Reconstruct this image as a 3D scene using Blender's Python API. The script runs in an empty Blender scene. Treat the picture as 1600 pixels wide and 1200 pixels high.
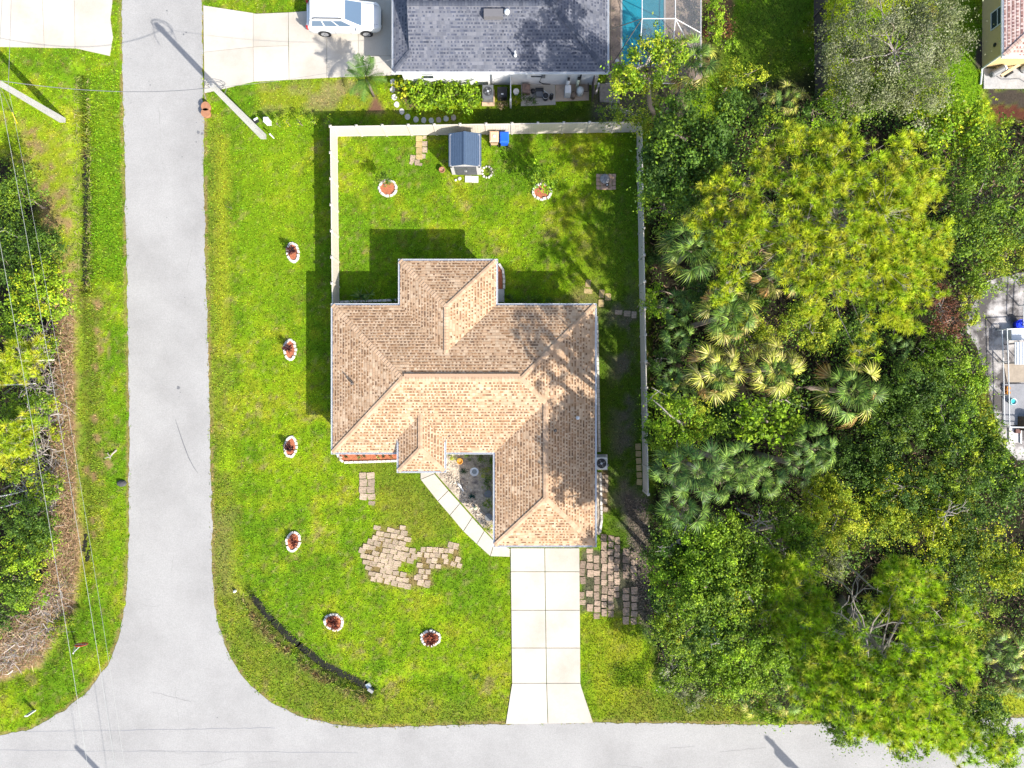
import bpy, math, random
import numpy as np
from mathutils import Vector, Matrix

random.seed(7)
RNG = np.random.default_rng(11)
scene = bpy.context.scene
COL = scene.collection

# ------------------------------------------------------------------ camera, sky, sun, exposure
CAM_H = 48.0
FOC = 1100.0            # focal length in source pixels of the 1600 px wide photograph
GS = FOC / CAM_H        # pixels per metre on the ground
cam_data = bpy.data.cameras.new("camera")
cam_data.sensor_width = 36.0
cam_data.lens = 36.0 * FOC / 1600.0
cam_data.clip_end = 2000.0
cam = bpy.data.objects.new("camera", cam_data)
COL.objects.link(cam)
cam.location = (0, 0, CAM_H)
scene.camera = cam

SUN_EL = math.radians(38.0)
SUN_AZ = math.radians(136.4)          # clockwise from +Y
sun_dir = Vector((math.sin(SUN_AZ) * math.cos(SUN_EL), math.cos(SUN_AZ) * math.cos(SUN_EL), math.sin(SUN_EL)))
world = bpy.data.worlds.new("World")
scene.world = world
world.use_nodes = True
wn = world.node_tree
for n in list(wn.nodes):
    wn.nodes.remove(n)
w_out = wn.nodes.new("ShaderNodeOutputWorld")
w_bg = wn.nodes.new("ShaderNodeBackground")
w_sky = wn.nodes.new("ShaderNodeTexSky")
w_sky.sky_type = 'NISHITA'
w_sky.sun_disc = False
w_sky.sun_elevation = SUN_EL
w_sky.sun_rotation = SUN_AZ
w_sky.air_density = 1.0
w_sky.dust_density = 2.0
w_bg.inputs[1].default_value = 0.15
wn.links.new(w_sky.outputs[0], w_bg.inputs[0])
wn.links.new(w_bg.outputs[0], w_out.inputs[0])
sun_data = bpy.data.lights.new("sun", 'SUN')
sun_data.energy = 4.4
sun_data.angle = math.radians(0.5)
sun_data.color = (1.0, 0.955, 0.88)
sun = bpy.data.objects.new("sun", sun_data)
COL.objects.link(sun)
sun.rotation_euler = (-sun_dir).to_track_quat('-Z', 'Y').to_euler()
sun.location = (30, -30, 40)
vs = scene.view_settings
vs.view_transform = 'Standard'
vs.look = 'None'
vs.exposure = 1.12
vs.gamma = 1.0
vs.use_curve_mapping = False

# ------------------------------------------------------------------ coordinates
def G(px, py, h=0.0):
    """A point of the place at height h, measured from its position in the survey photograph."""
    k = (CAM_H - h) / FOC
    return ((px - 800.0) * k, (600.0 - py) * k)

def Gs(pts, h=0.0):
    return [G(a, b, h) for a, b in pts]

# ------------------------------------------------------------------ things and parts
def thing(name, label, cat, loc=(0, 0, 0), group=None, rz=0.0):
    o = bpy.data.objects.new(name, None)
    COL.objects.link(o)
    o.empty_display_size = 0.2
    o.location = loc
    o.rotation_euler = (0, 0, rz)
    if label:
        o["label"] = label
    if cat:
        o["category"] = cat
    if group:
        o["group"] = group
    return o

def tag(o, label, cat, group=None):
    o["label"] = label
    o["category"] = cat
    if group:
        o["group"] = group
    return o

def part(name, me, parent, loc=None, rot=None, scale=None, label=None, kind=None):
    """A child. With loc=None the mesh is in world coordinates (roots carry a location only)."""
    o = bpy.data.objects.new(name, me)
    COL.objects.link(o)
    o.parent = parent
    if loc is None:
        base = Vector((0, 0, 0))
        p = parent
        while p is not None:
            base += Vector(p.location)
            p = p.parent
        o.location = -base
    else:
        o.location = loc
    if rot is not None:
        o.rotation_euler = rot
    if scale is not None:
        o.scale = scale
    if label:
        o["label"] = label
    if kind:
        o["kind"] = kind
    return o

def single(name, me, label=None, cat=None, group=None, kind=None, loc=(0, 0, 0)):
    o = bpy.data.objects.new(name, me)
    COL.objects.link(o)
    o.location = loc
    if label:
        o["label"] = label
    if cat:
        o["category"] = cat
    if group:
        o["group"] = group
    if kind:
        o["kind"] = kind
    return o

def copy_tree(o, parent=None):
    c = o.copy()
    COL.objects.link(c)
    if parent is not None:
        c.parent = parent
    for ch in list(o.children):
        copy_tree(ch, c)
    return c

# ------------------------------------------------------------------ materials
MATS = {}
def mat(name, color=(0.5, 0.5, 0.5), rough=0.8, noise=None, noise2=None, bump=None, attr=False, metal=0.0, spec=0.3,
        translucent=0.0, objvar=0.0, coat=0.0, alpha=None, tint2=None, wave=None):
    """noise=(scale, amount): brightness mottling; noise2 the same at a second scale; tint2=(colour, scale, lo, hi): blotches of a second colour;
    bump=(scale, strength)."""
    if name in MATS:
        return MATS[name]
    m = bpy.data.materials.new(name)
    m.use_nodes = True
    nt = m.node_tree
    N, L = nt.nodes, nt.links
    bs = N["Principled BSDF"]
    out = N["Material Output"]
    bs.inputs["Roughness"].default_value = rough
    bs.inputs["Metallic"].default_value = metal
    bs.inputs["Specular IOR Level"].default_value = spec
    if coat:
        bs.inputs["Coat Weight"].default_value = coat
        bs.inputs["Coat Roughness"].default_value = 0.06
    tc = N.new("ShaderNodeTexCoord")
    if attr:
        a = N.new("ShaderNodeAttribute")
        a.attribute_name = "Col"
        c = a.outputs["Color"]
    else:
        r = N.new("ShaderNodeRGB")
        r.outputs[0].default_value = (*color, 1)
        c = r.outputs[0]
    def mul(c, fac, lo, hi):
        mr = N.new("ShaderNodeMapRange")
        mr.inputs["To Min"].default_value = lo
        mr.inputs["To Max"].default_value = hi
        mr.inputs["From Min"].default_value = 0.25
        mr.inputs["From Max"].default_value = 0.75
        L.new(fac, mr.inputs["Value"])
        mx = N.new("ShaderNodeVectorMath")
        mx.operation = 'SCALE'
        L.new(c, mx.inputs[0])
        L.new(mr.outputs[0], mx.inputs["Scale"])
        return mx.outputs[0]
    if tint2:
        col2, sc, lo, hi = tint2
        nz = N.new("ShaderNodeTexNoise")
        nz.inputs["Scale"].default_value = sc
        nz.inputs["Detail"].default_value = 5
        nz.inputs["Roughness"].default_value = 0.65
        L.new(tc.outputs["Object"], nz.inputs["Vector"])
        mr = N.new("ShaderNodeMapRange")
        mr.inputs["From Min"].default_value = lo
        mr.inputs["From Max"].default_value = hi
        L.new(nz.outputs[0], mr.inputs["Value"])
        mx = N.new("ShaderNodeMixRGB")
        L.new(mr.outputs[0], mx.inputs[0])
        L.new(c, mx.inputs[1])
        mx.inputs[2].default_value = (*col2, 1)
        c = mx.outputs[0]
    for nn in (noise, noise2):
        if nn:
            nz = N.new("ShaderNodeTexNoise")
            nz.inputs["Scale"].default_value = nn[0]
            nz.inputs["Detail"].default_value = 4
            nz.inputs["Roughness"].default_value = 0.6
            L.new(tc.outputs["Object"], nz.inputs["Vector"])
            c = mul(c, nz.outputs[0], 1 - nn[1], 1 + nn[1])
    if objvar:
        oi = N.new("ShaderNodeObjectInfo")
        mr = N.new("ShaderNodeMapRange")
        mr.inputs["To Min"].default_value = 1 - objvar
        mr.inputs["To Max"].default_value = 1 + objvar
        L.new(oi.outputs["Random"], mr.inputs["Value"])
        mx = N.new("ShaderNodeVectorMath")
        mx.operation = 'SCALE'
        L.new(c, mx.inputs[0])
        L.new(mr.outputs[0], mx.inputs["Scale"])
        c = mx.outputs[0]
    L.new(c, bs.inputs["Base Color"])
    if bump:
        nz = N.new("ShaderNodeTexNoise")
        nz.inputs["Scale"].default_value = bump[0]
        nz.inputs["Detail"].default_value = 4
        L.new(tc.outputs["Object"], nz.inputs["Vector"])
        bp = N.new("ShaderNodeBump")
        bp.inputs["Strength"].default_value = bump[1]
        bp.inputs["Distance"].default_value = 0.03
        L.new(nz.outputs[0], bp.inputs["Height"])
        L.new(bp.outputs[0], bs.inputs["Normal"])
    if translucent:
        tr = N.new("ShaderNodeBsdfTranslucent")
        L.new(c, tr.inputs["Color"])
        mx = N.new("ShaderNodeMixShader")
        mx.inputs[0].default_value = translucent
        L.new(bs.outputs[0], mx.inputs[1])
        L.new(tr.outputs[0], mx.inputs[2])
        L.new(mx.outputs[0], out.inputs[0])
    if alpha is not None:
        tr = N.new("ShaderNodeBsdfTransparent")
        mx = N.new("ShaderNodeMixShader")
        mx.inputs[0].default_value = alpha
        L.new(tr.outputs[0], mx.inputs[1])
        L.new(bs.outputs[0], mx.inputs[2])
        L.new(mx.outputs[0], out.inputs[0])
    MATS[name] = m
    return m

M_leaf = mat("leaf", attr=True, rough=0.55, spec=0.22, translucent=0.30)
M_needle = mat("needle", attr=True, rough=0.5, spec=0.3, translucent=0.28)
M_frond = mat("frond", attr=True, rough=0.5, spec=0.22, translucent=0.22, objvar=0.32)
M_grass = mat("grass_blade", attr=True, rough=0.7, spec=0.15, translucent=0.25)
M_soil = mat("lawn_ground", attr=True, rough=0.95, spec=0.1, noise=(9.0, 0.28), noise2=(2.2, 0.18), bump=(14.0, 0.5))
M_vcol = mat("painted", attr=True, rough=0.8, noise=(12.0, 0.12))
M_shingle = mat("shingle", attr=True, rough=0.9, spec=0.15, noise=(25.0, 0.10), noise2=(0.7, 0.10))
M_bark = mat("bark", (0.20, 0.16, 0.125), 0.9, noise=(6, 0.35), bump=(12, 0.6))
M_bark_grey = mat("grey_bark", (0.22, 0.195, 0.17), 0.9, noise=(5, 0.3), bump=(12, 0.5))
M_deadwood = mat("dead_wood", (0.33, 0.29, 0.255), 0.9, noise=(6, 0.25))
M_conc = mat("concrete", (0.425, 0.392, 0.338), 0.85, noise=(0.9, 0.07), noise2=(18, 0.06), bump=(40, 0.12), tint2=((0.335, 0.295, 0.24), 0.45, 0.45, 0.72), objvar=0.07)
M_conc2 = mat("old_concrete", (0.39, 0.375, 0.35), 0.9, noise=(2.0, 0.15), noise2=(18, 0.08))
M_road = mat("asphalt", (0.286, 0.279, 0.268), 0.92, noise=(0.35, 0.07), noise2=(14, 0.16), bump=(60, 0.25), tint2=((0.236, 0.229, 0.22), 0.20, 0.42, 0.72))
M_stain = mat("oil_stain", (0.13, 0.13, 0.135), 0.7, noise=(6, 0.3))
M_white = mat("white_paint", (0.60, 0.60, 0.59), 0.5, noise=(3, 0.04))
M_vinyl = mat("cream_vinyl", (0.51, 0.46, 0.39), 0.45, noise=(2, 0.04))
M_stucco = mat("stucco", (0.60, 0.575, 0.54), 0.9, noise=(3, 0.06), bump=(40, 0.2))
M_tanstucco = mat("tan_stucco", (0.52, 0.38, 0.18), 0.9, noise=(3, 0.06))
M_alum = mat("aluminium", (0.62, 0.63, 0.64), 0.4, metal=0.2, noise=(4, 0.05))
M_glass = mat("window_glass", (0.035, 0.045, 0.055), 0.08, spec=0.6)
M_dark = mat("black_plastic", (0.02, 0.021, 0.024), 0.5)
M_grey = mat("grey_plastic", (0.14, 0.145, 0.15), 0.5, noise=(5, 0.1))
M_mulch = mat("red_mulch", (0.34, 0.115, 0.055), 0.95, noise=(14, 0.35), noise2=(40, 0.3), bump=(35, 0.9))
M_stone = mat("white_stone", (0.55, 0.51, 0.455), 0.85, noise=(9, 0.12), objvar=0.08)
M_paver = mat("paver", (0.34, 0.255, 0.19), 0.9, noise=(7, 0.3), noise2=(22, 0.3), objvar=0.28, tint2=((0.13, 0.12, 0.07), 3.0, 0.46, 0.70), bump=(30, 0.3))
M_pavery = mat("yellow_paver", (0.38, 0.28, 0.13), 0.9, noise=(7, 0.2), noise2=(30, 0.15), objvar=0.18, tint2=((0.20, 0.16, 0.07), 3.0, 0.5, 0.75))
M_terra = mat("terracotta", (0.30, 0.14, 0.075), 0.8, noise=(6, 0.15))
M_orange = mat("orange_glaze", (0.55, 0.24, 0.03), 0.4, noise=(6, 0.12))
M_blue = mat("blue_plastic", (0.015, 0.10, 0.55), 0.35)
M_beige = mat("beige_plastic", (0.52, 0.36, 0.23), 0.5, noise=(5, 0.1))
M_shedroof = mat("slate_blue_resin", (0.055, 0.085, 0.135), 0.55, noise=(6, 0.1))
M_shedwall = mat("grey_resin", (0.42, 0.40, 0.40), 0.6, noise=(5, 0.06))
M_sheddoor = mat("charcoal_resin", (0.075, 0.078, 0.088), 0.6, noise=(5, 0.15))
M_wood = mat("weathered_wood", (0.20, 0.175, 0.15), 0.9, noise=(5, 0.3), objvar=0.2)
M_fencewood = mat("dark_fence_wood", (0.085, 0.065, 0.055), 0.9, noise=(5, 0.3), objvar=0.3)
M_carpaint = mat("white_car_paint", (0.60, 0.61, 0.62), 0.25, coat=0.6, spec=0.5)
M_carglass = mat("car_glass", (0.085, 0.13, 0.19), 0.05, spec=0.9)  # lighter blue base paints in the sky mirrored by the glass
M_rubber = mat("rubber", (0.018, 0.018, 0.019), 0.8)
M_rim = mat("alloy", (0.5, 0.5, 0.52), 0.3, metal=0.7)
M_red = mat("red_lens", (0.35, 0.02, 0.02), 0.3)
M_lens = mat("clear_lens", (0.6, 0.62, 0.65), 0.15)
M_signred = mat("sign_red", (0.42, 0.03, 0.03), 0.4)
M_yellow = mat("yellow_plastic", (0.72, 0.52, 0.03), 0.5)
M_cable = mat("cable", (0.16, 0.16, 0.165), 0.5)
M_wire = mat("bare_wire", (0.36, 0.37, 0.35), 0.4, metal=0.3)
M_mud_shade = mat("wet_mud_shade", (0.016, 0.016, 0.013), 0.6, noise=(3, 0.4), spec=0.15, bump=(9, 0.8))
M_pool = mat("pool_water", (0.025, 0.235, 0.305), 0.06, spec=0.5, noise=(1.2, 0.12), noise2=(5, 0.06))
M_deck = mat("pool_deck", (0.30, 0.225, 0.175), 0.85, noise=(3, 0.2), noise2=(12, 0.2), tint2=((0.17, 0.13, 0.11), 2.0, 0.5, 0.7))
M_screen = mat("screen_mesh", (0.10, 0.11, 0.12), 0.8, alpha=0.34)
M_sand = mat("pale_sand", (0.40, 0.375, 0.36), 0.95, noise=(2, 0.15), noise2=(14, 0.15), tint2=((0.075, 0.068, 0.065), 0.55, 0.40, 0.56), bump=(20, 0.4))
M_gravel = mat("bed_gravel", (0.40, 0.33, 0.25), 0.95, noise=(9, 0.35), noise2=(30, 0.35), bump=(30, 0.9), tint2=((0.16, 0.13, 0.11), 2.2, 0.48, 0.66))
M_steel = mat("galvanised", (0.5, 0.53, 0.56), 0.35, metal=0.4, noise=(3, 0.08))
M_rock = mat("dark_rock", (0.06, 0.06, 0.062), 0.9, noise=(6, 0.3))

# ------------------------------------------------------------------ mesh helpers
class MB:
    def __init__(self):
        self.v, self.f, self.c = [], [], []
    def add(self, vs, fs, col=None):
        b = len(self.v)
        self.v += [tuple(p) for p in vs]
        self.f += [tuple(b + i for i in f) for f in fs]
        self.c += [col] * len(vs)
        return self
    def box(self, x0, x1, y0, y1, z0, z1, col=None):
        return self.add([(x0, y0, z0), (x1, y0, z0), (x1, y1, z0), (x0, y1, z0), (x0, y0, z1), (x1, y0, z1), (x1, y1, z1), (x0, y1, z1)],
                        [(3, 2, 1, 0), (4, 5, 6, 7), (0, 1, 5, 4), (1, 2, 6, 5), (2, 3, 7, 6), (3, 0, 4, 7)], col)
    def obox(self, c, s, rz=0.0, col=None, taper=1.0):
        cx, cy, cz = c
        a, b, h = s[0] / 2, s[1] / 2, s[2]
        ca, sa = math.cos(rz), math.sin(rz)
        vs = []
        for z, k in ((cz, 1.0), (cz + h, taper)):
            for x, y in ((-a, -b), (a, -b), (a, b), (-a, b)):
                vs.append((cx + (x * ca - y * sa) * k, cy + (x * sa + y * ca) * k, z))
        return self.add(vs, [(3, 2, 1, 0), (4, 5, 6, 7), (0, 1, 5, 4), (1, 2, 6, 5), (2, 3, 7, 6), (3, 0, 4, 7)], col)
    def prism(self, poly, z0, z1, col=None):
        n = len(poly)
        area = sum(poly[i][0] * poly[(i + 1) % n][1] - poly[(i + 1) % n][0] * poly[i][1] for i in range(n))
        if area < 0:
            poly = poly[::-1]
        vs = [(x, y, z0) for x, y in poly] + [(x, y, z1) for x, y in poly]
        fs = [tuple(range(n))[::-1], tuple(range(n, 2 * n))] + [(i, (i + 1) % n, n + (i + 1) % n, n + i) for i in range(n)]
        return self.add(vs, fs, col)
    def tube(self, pts, rad, n=6, col=None):
        pts = [Vector(p) for p in pts]
        if not hasattr(rad, '__len__'):
            rad = [rad] * len(pts)
        vs, fs = [], []
        for i, p in enumerate(pts):
            d = (pts[min(i + 1, len(pts) - 1)] - pts[max(i - 1, 0)])
            if d.length < 1e-9:
                d = Vector((0, 0, 1))
            d.normalize()
            u = d.orthogonal().normalized() if abs(d.z) > 0.999 else d.cross(Vector((0, 0, 1))).normalized()
            w = d.cross(u)
            for k in range(n):
                a = 2 * math.pi * k / n
                vs.append(p + (u * math.cos(a) + w * math.sin(a)) * rad[i])
        for i in range(len(pts) - 1):
            for k in range(n):
                fs.append((i * n + k, i * n + (k + 1) % n, (i + 1) * n + (k + 1) % n, (i + 1) * n + k))
        fs.append(tuple(range(n))[::-1])
        fs.append(tuple((len(pts) - 1) * n + k for k in range(n)))
        return self.add(vs, fs, col)
    def lathe(self, prof, c=(0, 0, 0), n=16, sx=1.0, sy=1.0, col=None):
        vs, fs = [], []
        for r, z in prof:
            for k in range(n):
                a = 2 * math.pi * k / n
                vs.append((c[0] + r * math.cos(a) * sx, c[1] + r * math.sin(a) * sy, c[2] + z))
        m = len(prof)
        for i in range(m - 1):
            for k in range(n):
                fs.append((i * n + k, i * n + (k + 1) % n, (i + 1) * n + (k + 1) % n, (i + 1) * n + k))
        fs.append(tuple(range(n))[::-1])
        fs.append(tuple((m - 1) * n + k for k in range(n)))
        return self.add(vs, fs, col)
    def mesh(self, name, m, smooth=False):
        me = bpy.data.meshes.new(name)
        me.from_pydata(self.v, [], self.f)
        me.materials.append(m)
        if any(c is not None for c in self.c):
            at = me.color_attributes.new("Col", 'FLOAT_COLOR', 'POINT')
            at.data.foreach_set("color", np.array([(*(c or (0.5, 0.5, 0.5)), 1.0) for c in self.c], dtype=np.float32).ravel())
        if smooth:
            me.polygons.foreach_set("use_smooth", [True] * len(me.polygons))
        me.update()
        return me

def np_mesh(name, V, F, C, m):
    """V (n,3), F (k,3|4) of one size, C (n,3) vertex colours."""
    me = bpy.data.meshes.new(name)
    nv, (nf, w) = len(V), F.shape
    me.vertices.add(nv)
    me.vertices.foreach_set("co", np.ascontiguousarray(V, dtype=np.float32).ravel())
    me.loops.add(nf * w)
    me.loops.foreach_set("vertex_index", np.ascontiguousarray(F, dtype=np.int32).ravel())
    me.polygons.add(nf)
    me.polygons.foreach_set("loop_start", np.arange(0, nf * w, w, dtype=np.int32))
    try:
        me.polygons.foreach_set("loop_total", np.full(nf, w, dtype=np.int32))
    except Exception:
        pass
    if C is not None:
        at = me.color_attributes.new("Col", 'FLOAT_COLOR', 'POINT')
        at.data.foreach_set("color", np.concatenate([C, np.ones((nv, 1))], axis=1).astype(np.float32).ravel())
    me.materials.append(m)
    me.update(calc_edges=True)
    me.validate()
    return me

def norm(a):
    return a / np.maximum(np.linalg.norm(a, axis=-1, keepdims=True), 1e-9)

# ------------------------------------------------------------------ noise
_LAT = {}
def vnoise(x, y, s, seed):
    if seed not in _LAT:
        _LAT[seed] = np.random.default_rng(1000 + seed).random((256, 256))
    g = _LAT[seed]
    x, y = np.asarray(x) / s + 1000, np.asarray(y) / s + 1000
    xi, yi = np.floor(x).astype(int), np.floor(y).astype(int)
    fx, fy = x - xi, y - yi
    fx, fy = fx * fx * (3 - 2 * fx), fy * fy * (3 - 2 * fy)
    a, b = g[xi % 256, yi % 256], g[(xi + 1) % 256, yi % 256]
    c, d = g[xi % 256, (yi + 1) % 256], g[(xi + 1) % 256, (yi + 1) % 256]
    return (a * (1 - fx) + b * fx) * (1 - fy) + (c * (1 - fx) + d * fx) * fy

def fbm(x, y, s, seed, o=4):
    t, a, k = 0, 1.0, 0
    for i in range(o):
        t = t + a * vnoise(x, y, s / 2 ** i, seed * 7 + i)
        k += a
        a *= 0.55
    return t / k

def poly_sd(px, py, poly):
    """Signed distance (negative inside) in pixels."""
    P = np.array(poly, dtype=float)
    d = np.full(px.shape, 1e18)
    inside = np.zeros(px.shape, bool)
    n = len(P)
    for i in range(n):
        a, b = P[i], P[(i + 1) % n]
        ex, ey = b - a
        t = np.clip(((px - a[0]) * ex + (py - a[1]) * ey) / max(ex * ex + ey * ey, 1e-9), 0, 1)
        d = np.minimum(d, (px - a[0] - t * ex) ** 2 + (py - a[1] - t * ey) ** 2)
        cond = (a[1] > py) != (b[1] > py)
        with np.errstate(divide='ignore', invalid='ignore'):
            xx = ex * (py - a[1]) / (ey if ey != 0 else 1e-12) + a[0]
        inside ^= cond & (px < xx)
    d = np.sqrt(d)
    return np.where(inside, -d, d)

def pm(px, py, poly, soft):
    return np.clip(0.5 - poly_sd(px, py, poly) / soft, 0, 1)

def line_d(px, py, pts):
    d = np.full(px.shape, 1e18)
    for (ax, ay), (bx, by) in zip(pts[:-1], pts[1:]):
        ex, ey = bx - ax, by - ay
        t = np.clip(((px - ax) * ex + (py - ay) * ey) / (ex * ex + ey * ey), 0, 1)
        d = np.minimum(d, (px - ax - t * ex) ** 2 + (py - ay - t * ey) ** 2)
    return np.sqrt(d)

# ------------------------------------------------------------------ outlines of the site (pixels on the ground plane)
ROAD_W = [(188, -1500), (190, 0), (193, 150), (196, 300), (199, 450), (202, 600), (202, 750), (201, 860), (199, 915), (193, 965), (183, 1005),
          (168, 1040), (140, 1077), (100, 1111), (50, 1138), (0, 1149), (-1500, 1165)]
ROAD_E = [(3200, 1115), (1600, 1120), (1200, 1133), (1100, 1131), (930, 1129), (790, 1131), (700, 1134), (580, 1137), (520, 1132), (470, 1120),
          (420, 1096), (385, 1065), (360, 1028), (342, 980), (333, 930), (331, 850), (329, 700), (325, 560), (321, 400), (319, 300), (318, 150),
          (316, 0), (312, -1500)]
def rough_line(pts, step, amp, seed):
    out = []
    for i, ((ax, ay), (bx, by)) in enumerate(zip(pts[:-1], pts[1:])):
        L = math.hypot(bx - ax, by - ay)
        far = min(ax, bx) < -60 or max(ax, bx) > 1700 or min(ay, by) < -60
        k = 4 if (far and L > 400) else max(1, int(L / step))
        nx, ny = -(by - ay) / L, (bx - ax) / L
        for j in range(k):
            t = j / k
            x, y = ax + (bx - ax) * t, ay + (by - ay) * t
            o = (float(fbm(x, y, 22, seed, 3)) - 0.5) * 2 * amp + (float(vnoise(x, y, 5, seed + 3)) - 0.5) * amp * 0.9
            out.append((x + nx * o, y + ny * o))
    out.append(pts[-1])
    return out
ROAD_PX = rough_line(ROAD_W, 5, 2.2, 21) + [(-1500, 1292), (3200, 1262)] + rough_line(ROAD_E, 5, 2.2, 22)
ROAD_MASK = ROAD_W + [(-1500, 1292), (3200, 1262)] + ROAD_E
DRIVE = [(798, 855), (906, 855), (907, 1072), (927, 1130), (790, 1131), (800, 1072)]
WALK = [(657, 735), (679, 735), (773, 846), (798, 856), (798, 870), (766, 869), (657, 750)]
NDRIVE = [(318, 9), (400, 22), (478, 18), (500, -40), (620, -40), (620, 118), (470, 124), (397, 128), (320, 146)]
WDRIVE = [(-40, 73), (0, 74), (118, 76), (172, 88), (177, 60), (173, 30), (178, 0), (176, -60), (-40, -60)]
HOUSE_F = [(545, 506), (633, 506), (633, 431), (766, 431), (766, 492), (912, 492), (912, 828), (783, 828), (783, 692), (700, 692), (700, 722), (630, 722), (630, 692), (545, 692)]
DITCH_W = [(122, 118), (127, 200), (129, 300), (128, 452), (134, 600), (133, 860), (122, 965), (70, 1050), (-60, 1085)]
DITCH_E = [(362, 190), (361, 400), (363, 640), (368, 860), (385, 925), (412, 962), (450, 1000), (505, 1043), (575, 1078)]
DITCH_S = [(612, 1066), (690, 1060), (745, 1064)]
SANDYARD = [(1512, 492), (1540, 440), (1600, 425), (1900, 420), (1900, 720), (1590, 720), (1562, 690), (1553, 640), (1540, 590), (1528, 545), (1510, 520)]
WOODS_E = [(1012, 185), (1008, 420), (1012, 640), (1018, 780), (1015, 860), (1012, 960), (1022, 1040), (1045, 1085), (1165, 1112), (1420, 1114), (1600, 1085), (1900, 1080), (1900, 150),
           (1560, 195), (1400, 165), (1290, 150), (1180, 165), (1150, 190)]
WOODS_W = [(-400, 245), (20, 245), (52, 300), (66, 360), (84, 430), (98, 520), (95, 620), (86, 760), (80, 880), (52, 980), (10, 1000), (-400, 1020)]
PATCH_A = [(590, 824), (638, 823), (640, 842), (632, 856), (652, 862), (648, 874), (626, 880), (620, 896), (646, 896), (676, 912), (640, 918), (575, 906), (569, 882), (564, 856), (580, 842)]
PATCH_B = [(655, 858), (698, 853), (703, 870), (690, 888), (674, 889), (673, 915), (655, 915), (650, 888)]
PATCH_C = [(703, 850), (717, 852), (722, 888), (696, 888), (696, 876), (708, 872)]

C_G1 = np.array([0.145, 0.280, 0.008]); C_G2 = np.array([0.260, 0.400, 0.008]); C_Y = np.array([0.345, 0.385, 0.020])
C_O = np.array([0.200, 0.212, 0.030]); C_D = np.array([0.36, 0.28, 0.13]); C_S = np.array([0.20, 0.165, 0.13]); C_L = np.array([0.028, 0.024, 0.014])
C_MOSS = np.array([0.085, 0.150, 0.012]); C_TAN = np.array([0.40, 0.24, 0.13])

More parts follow.
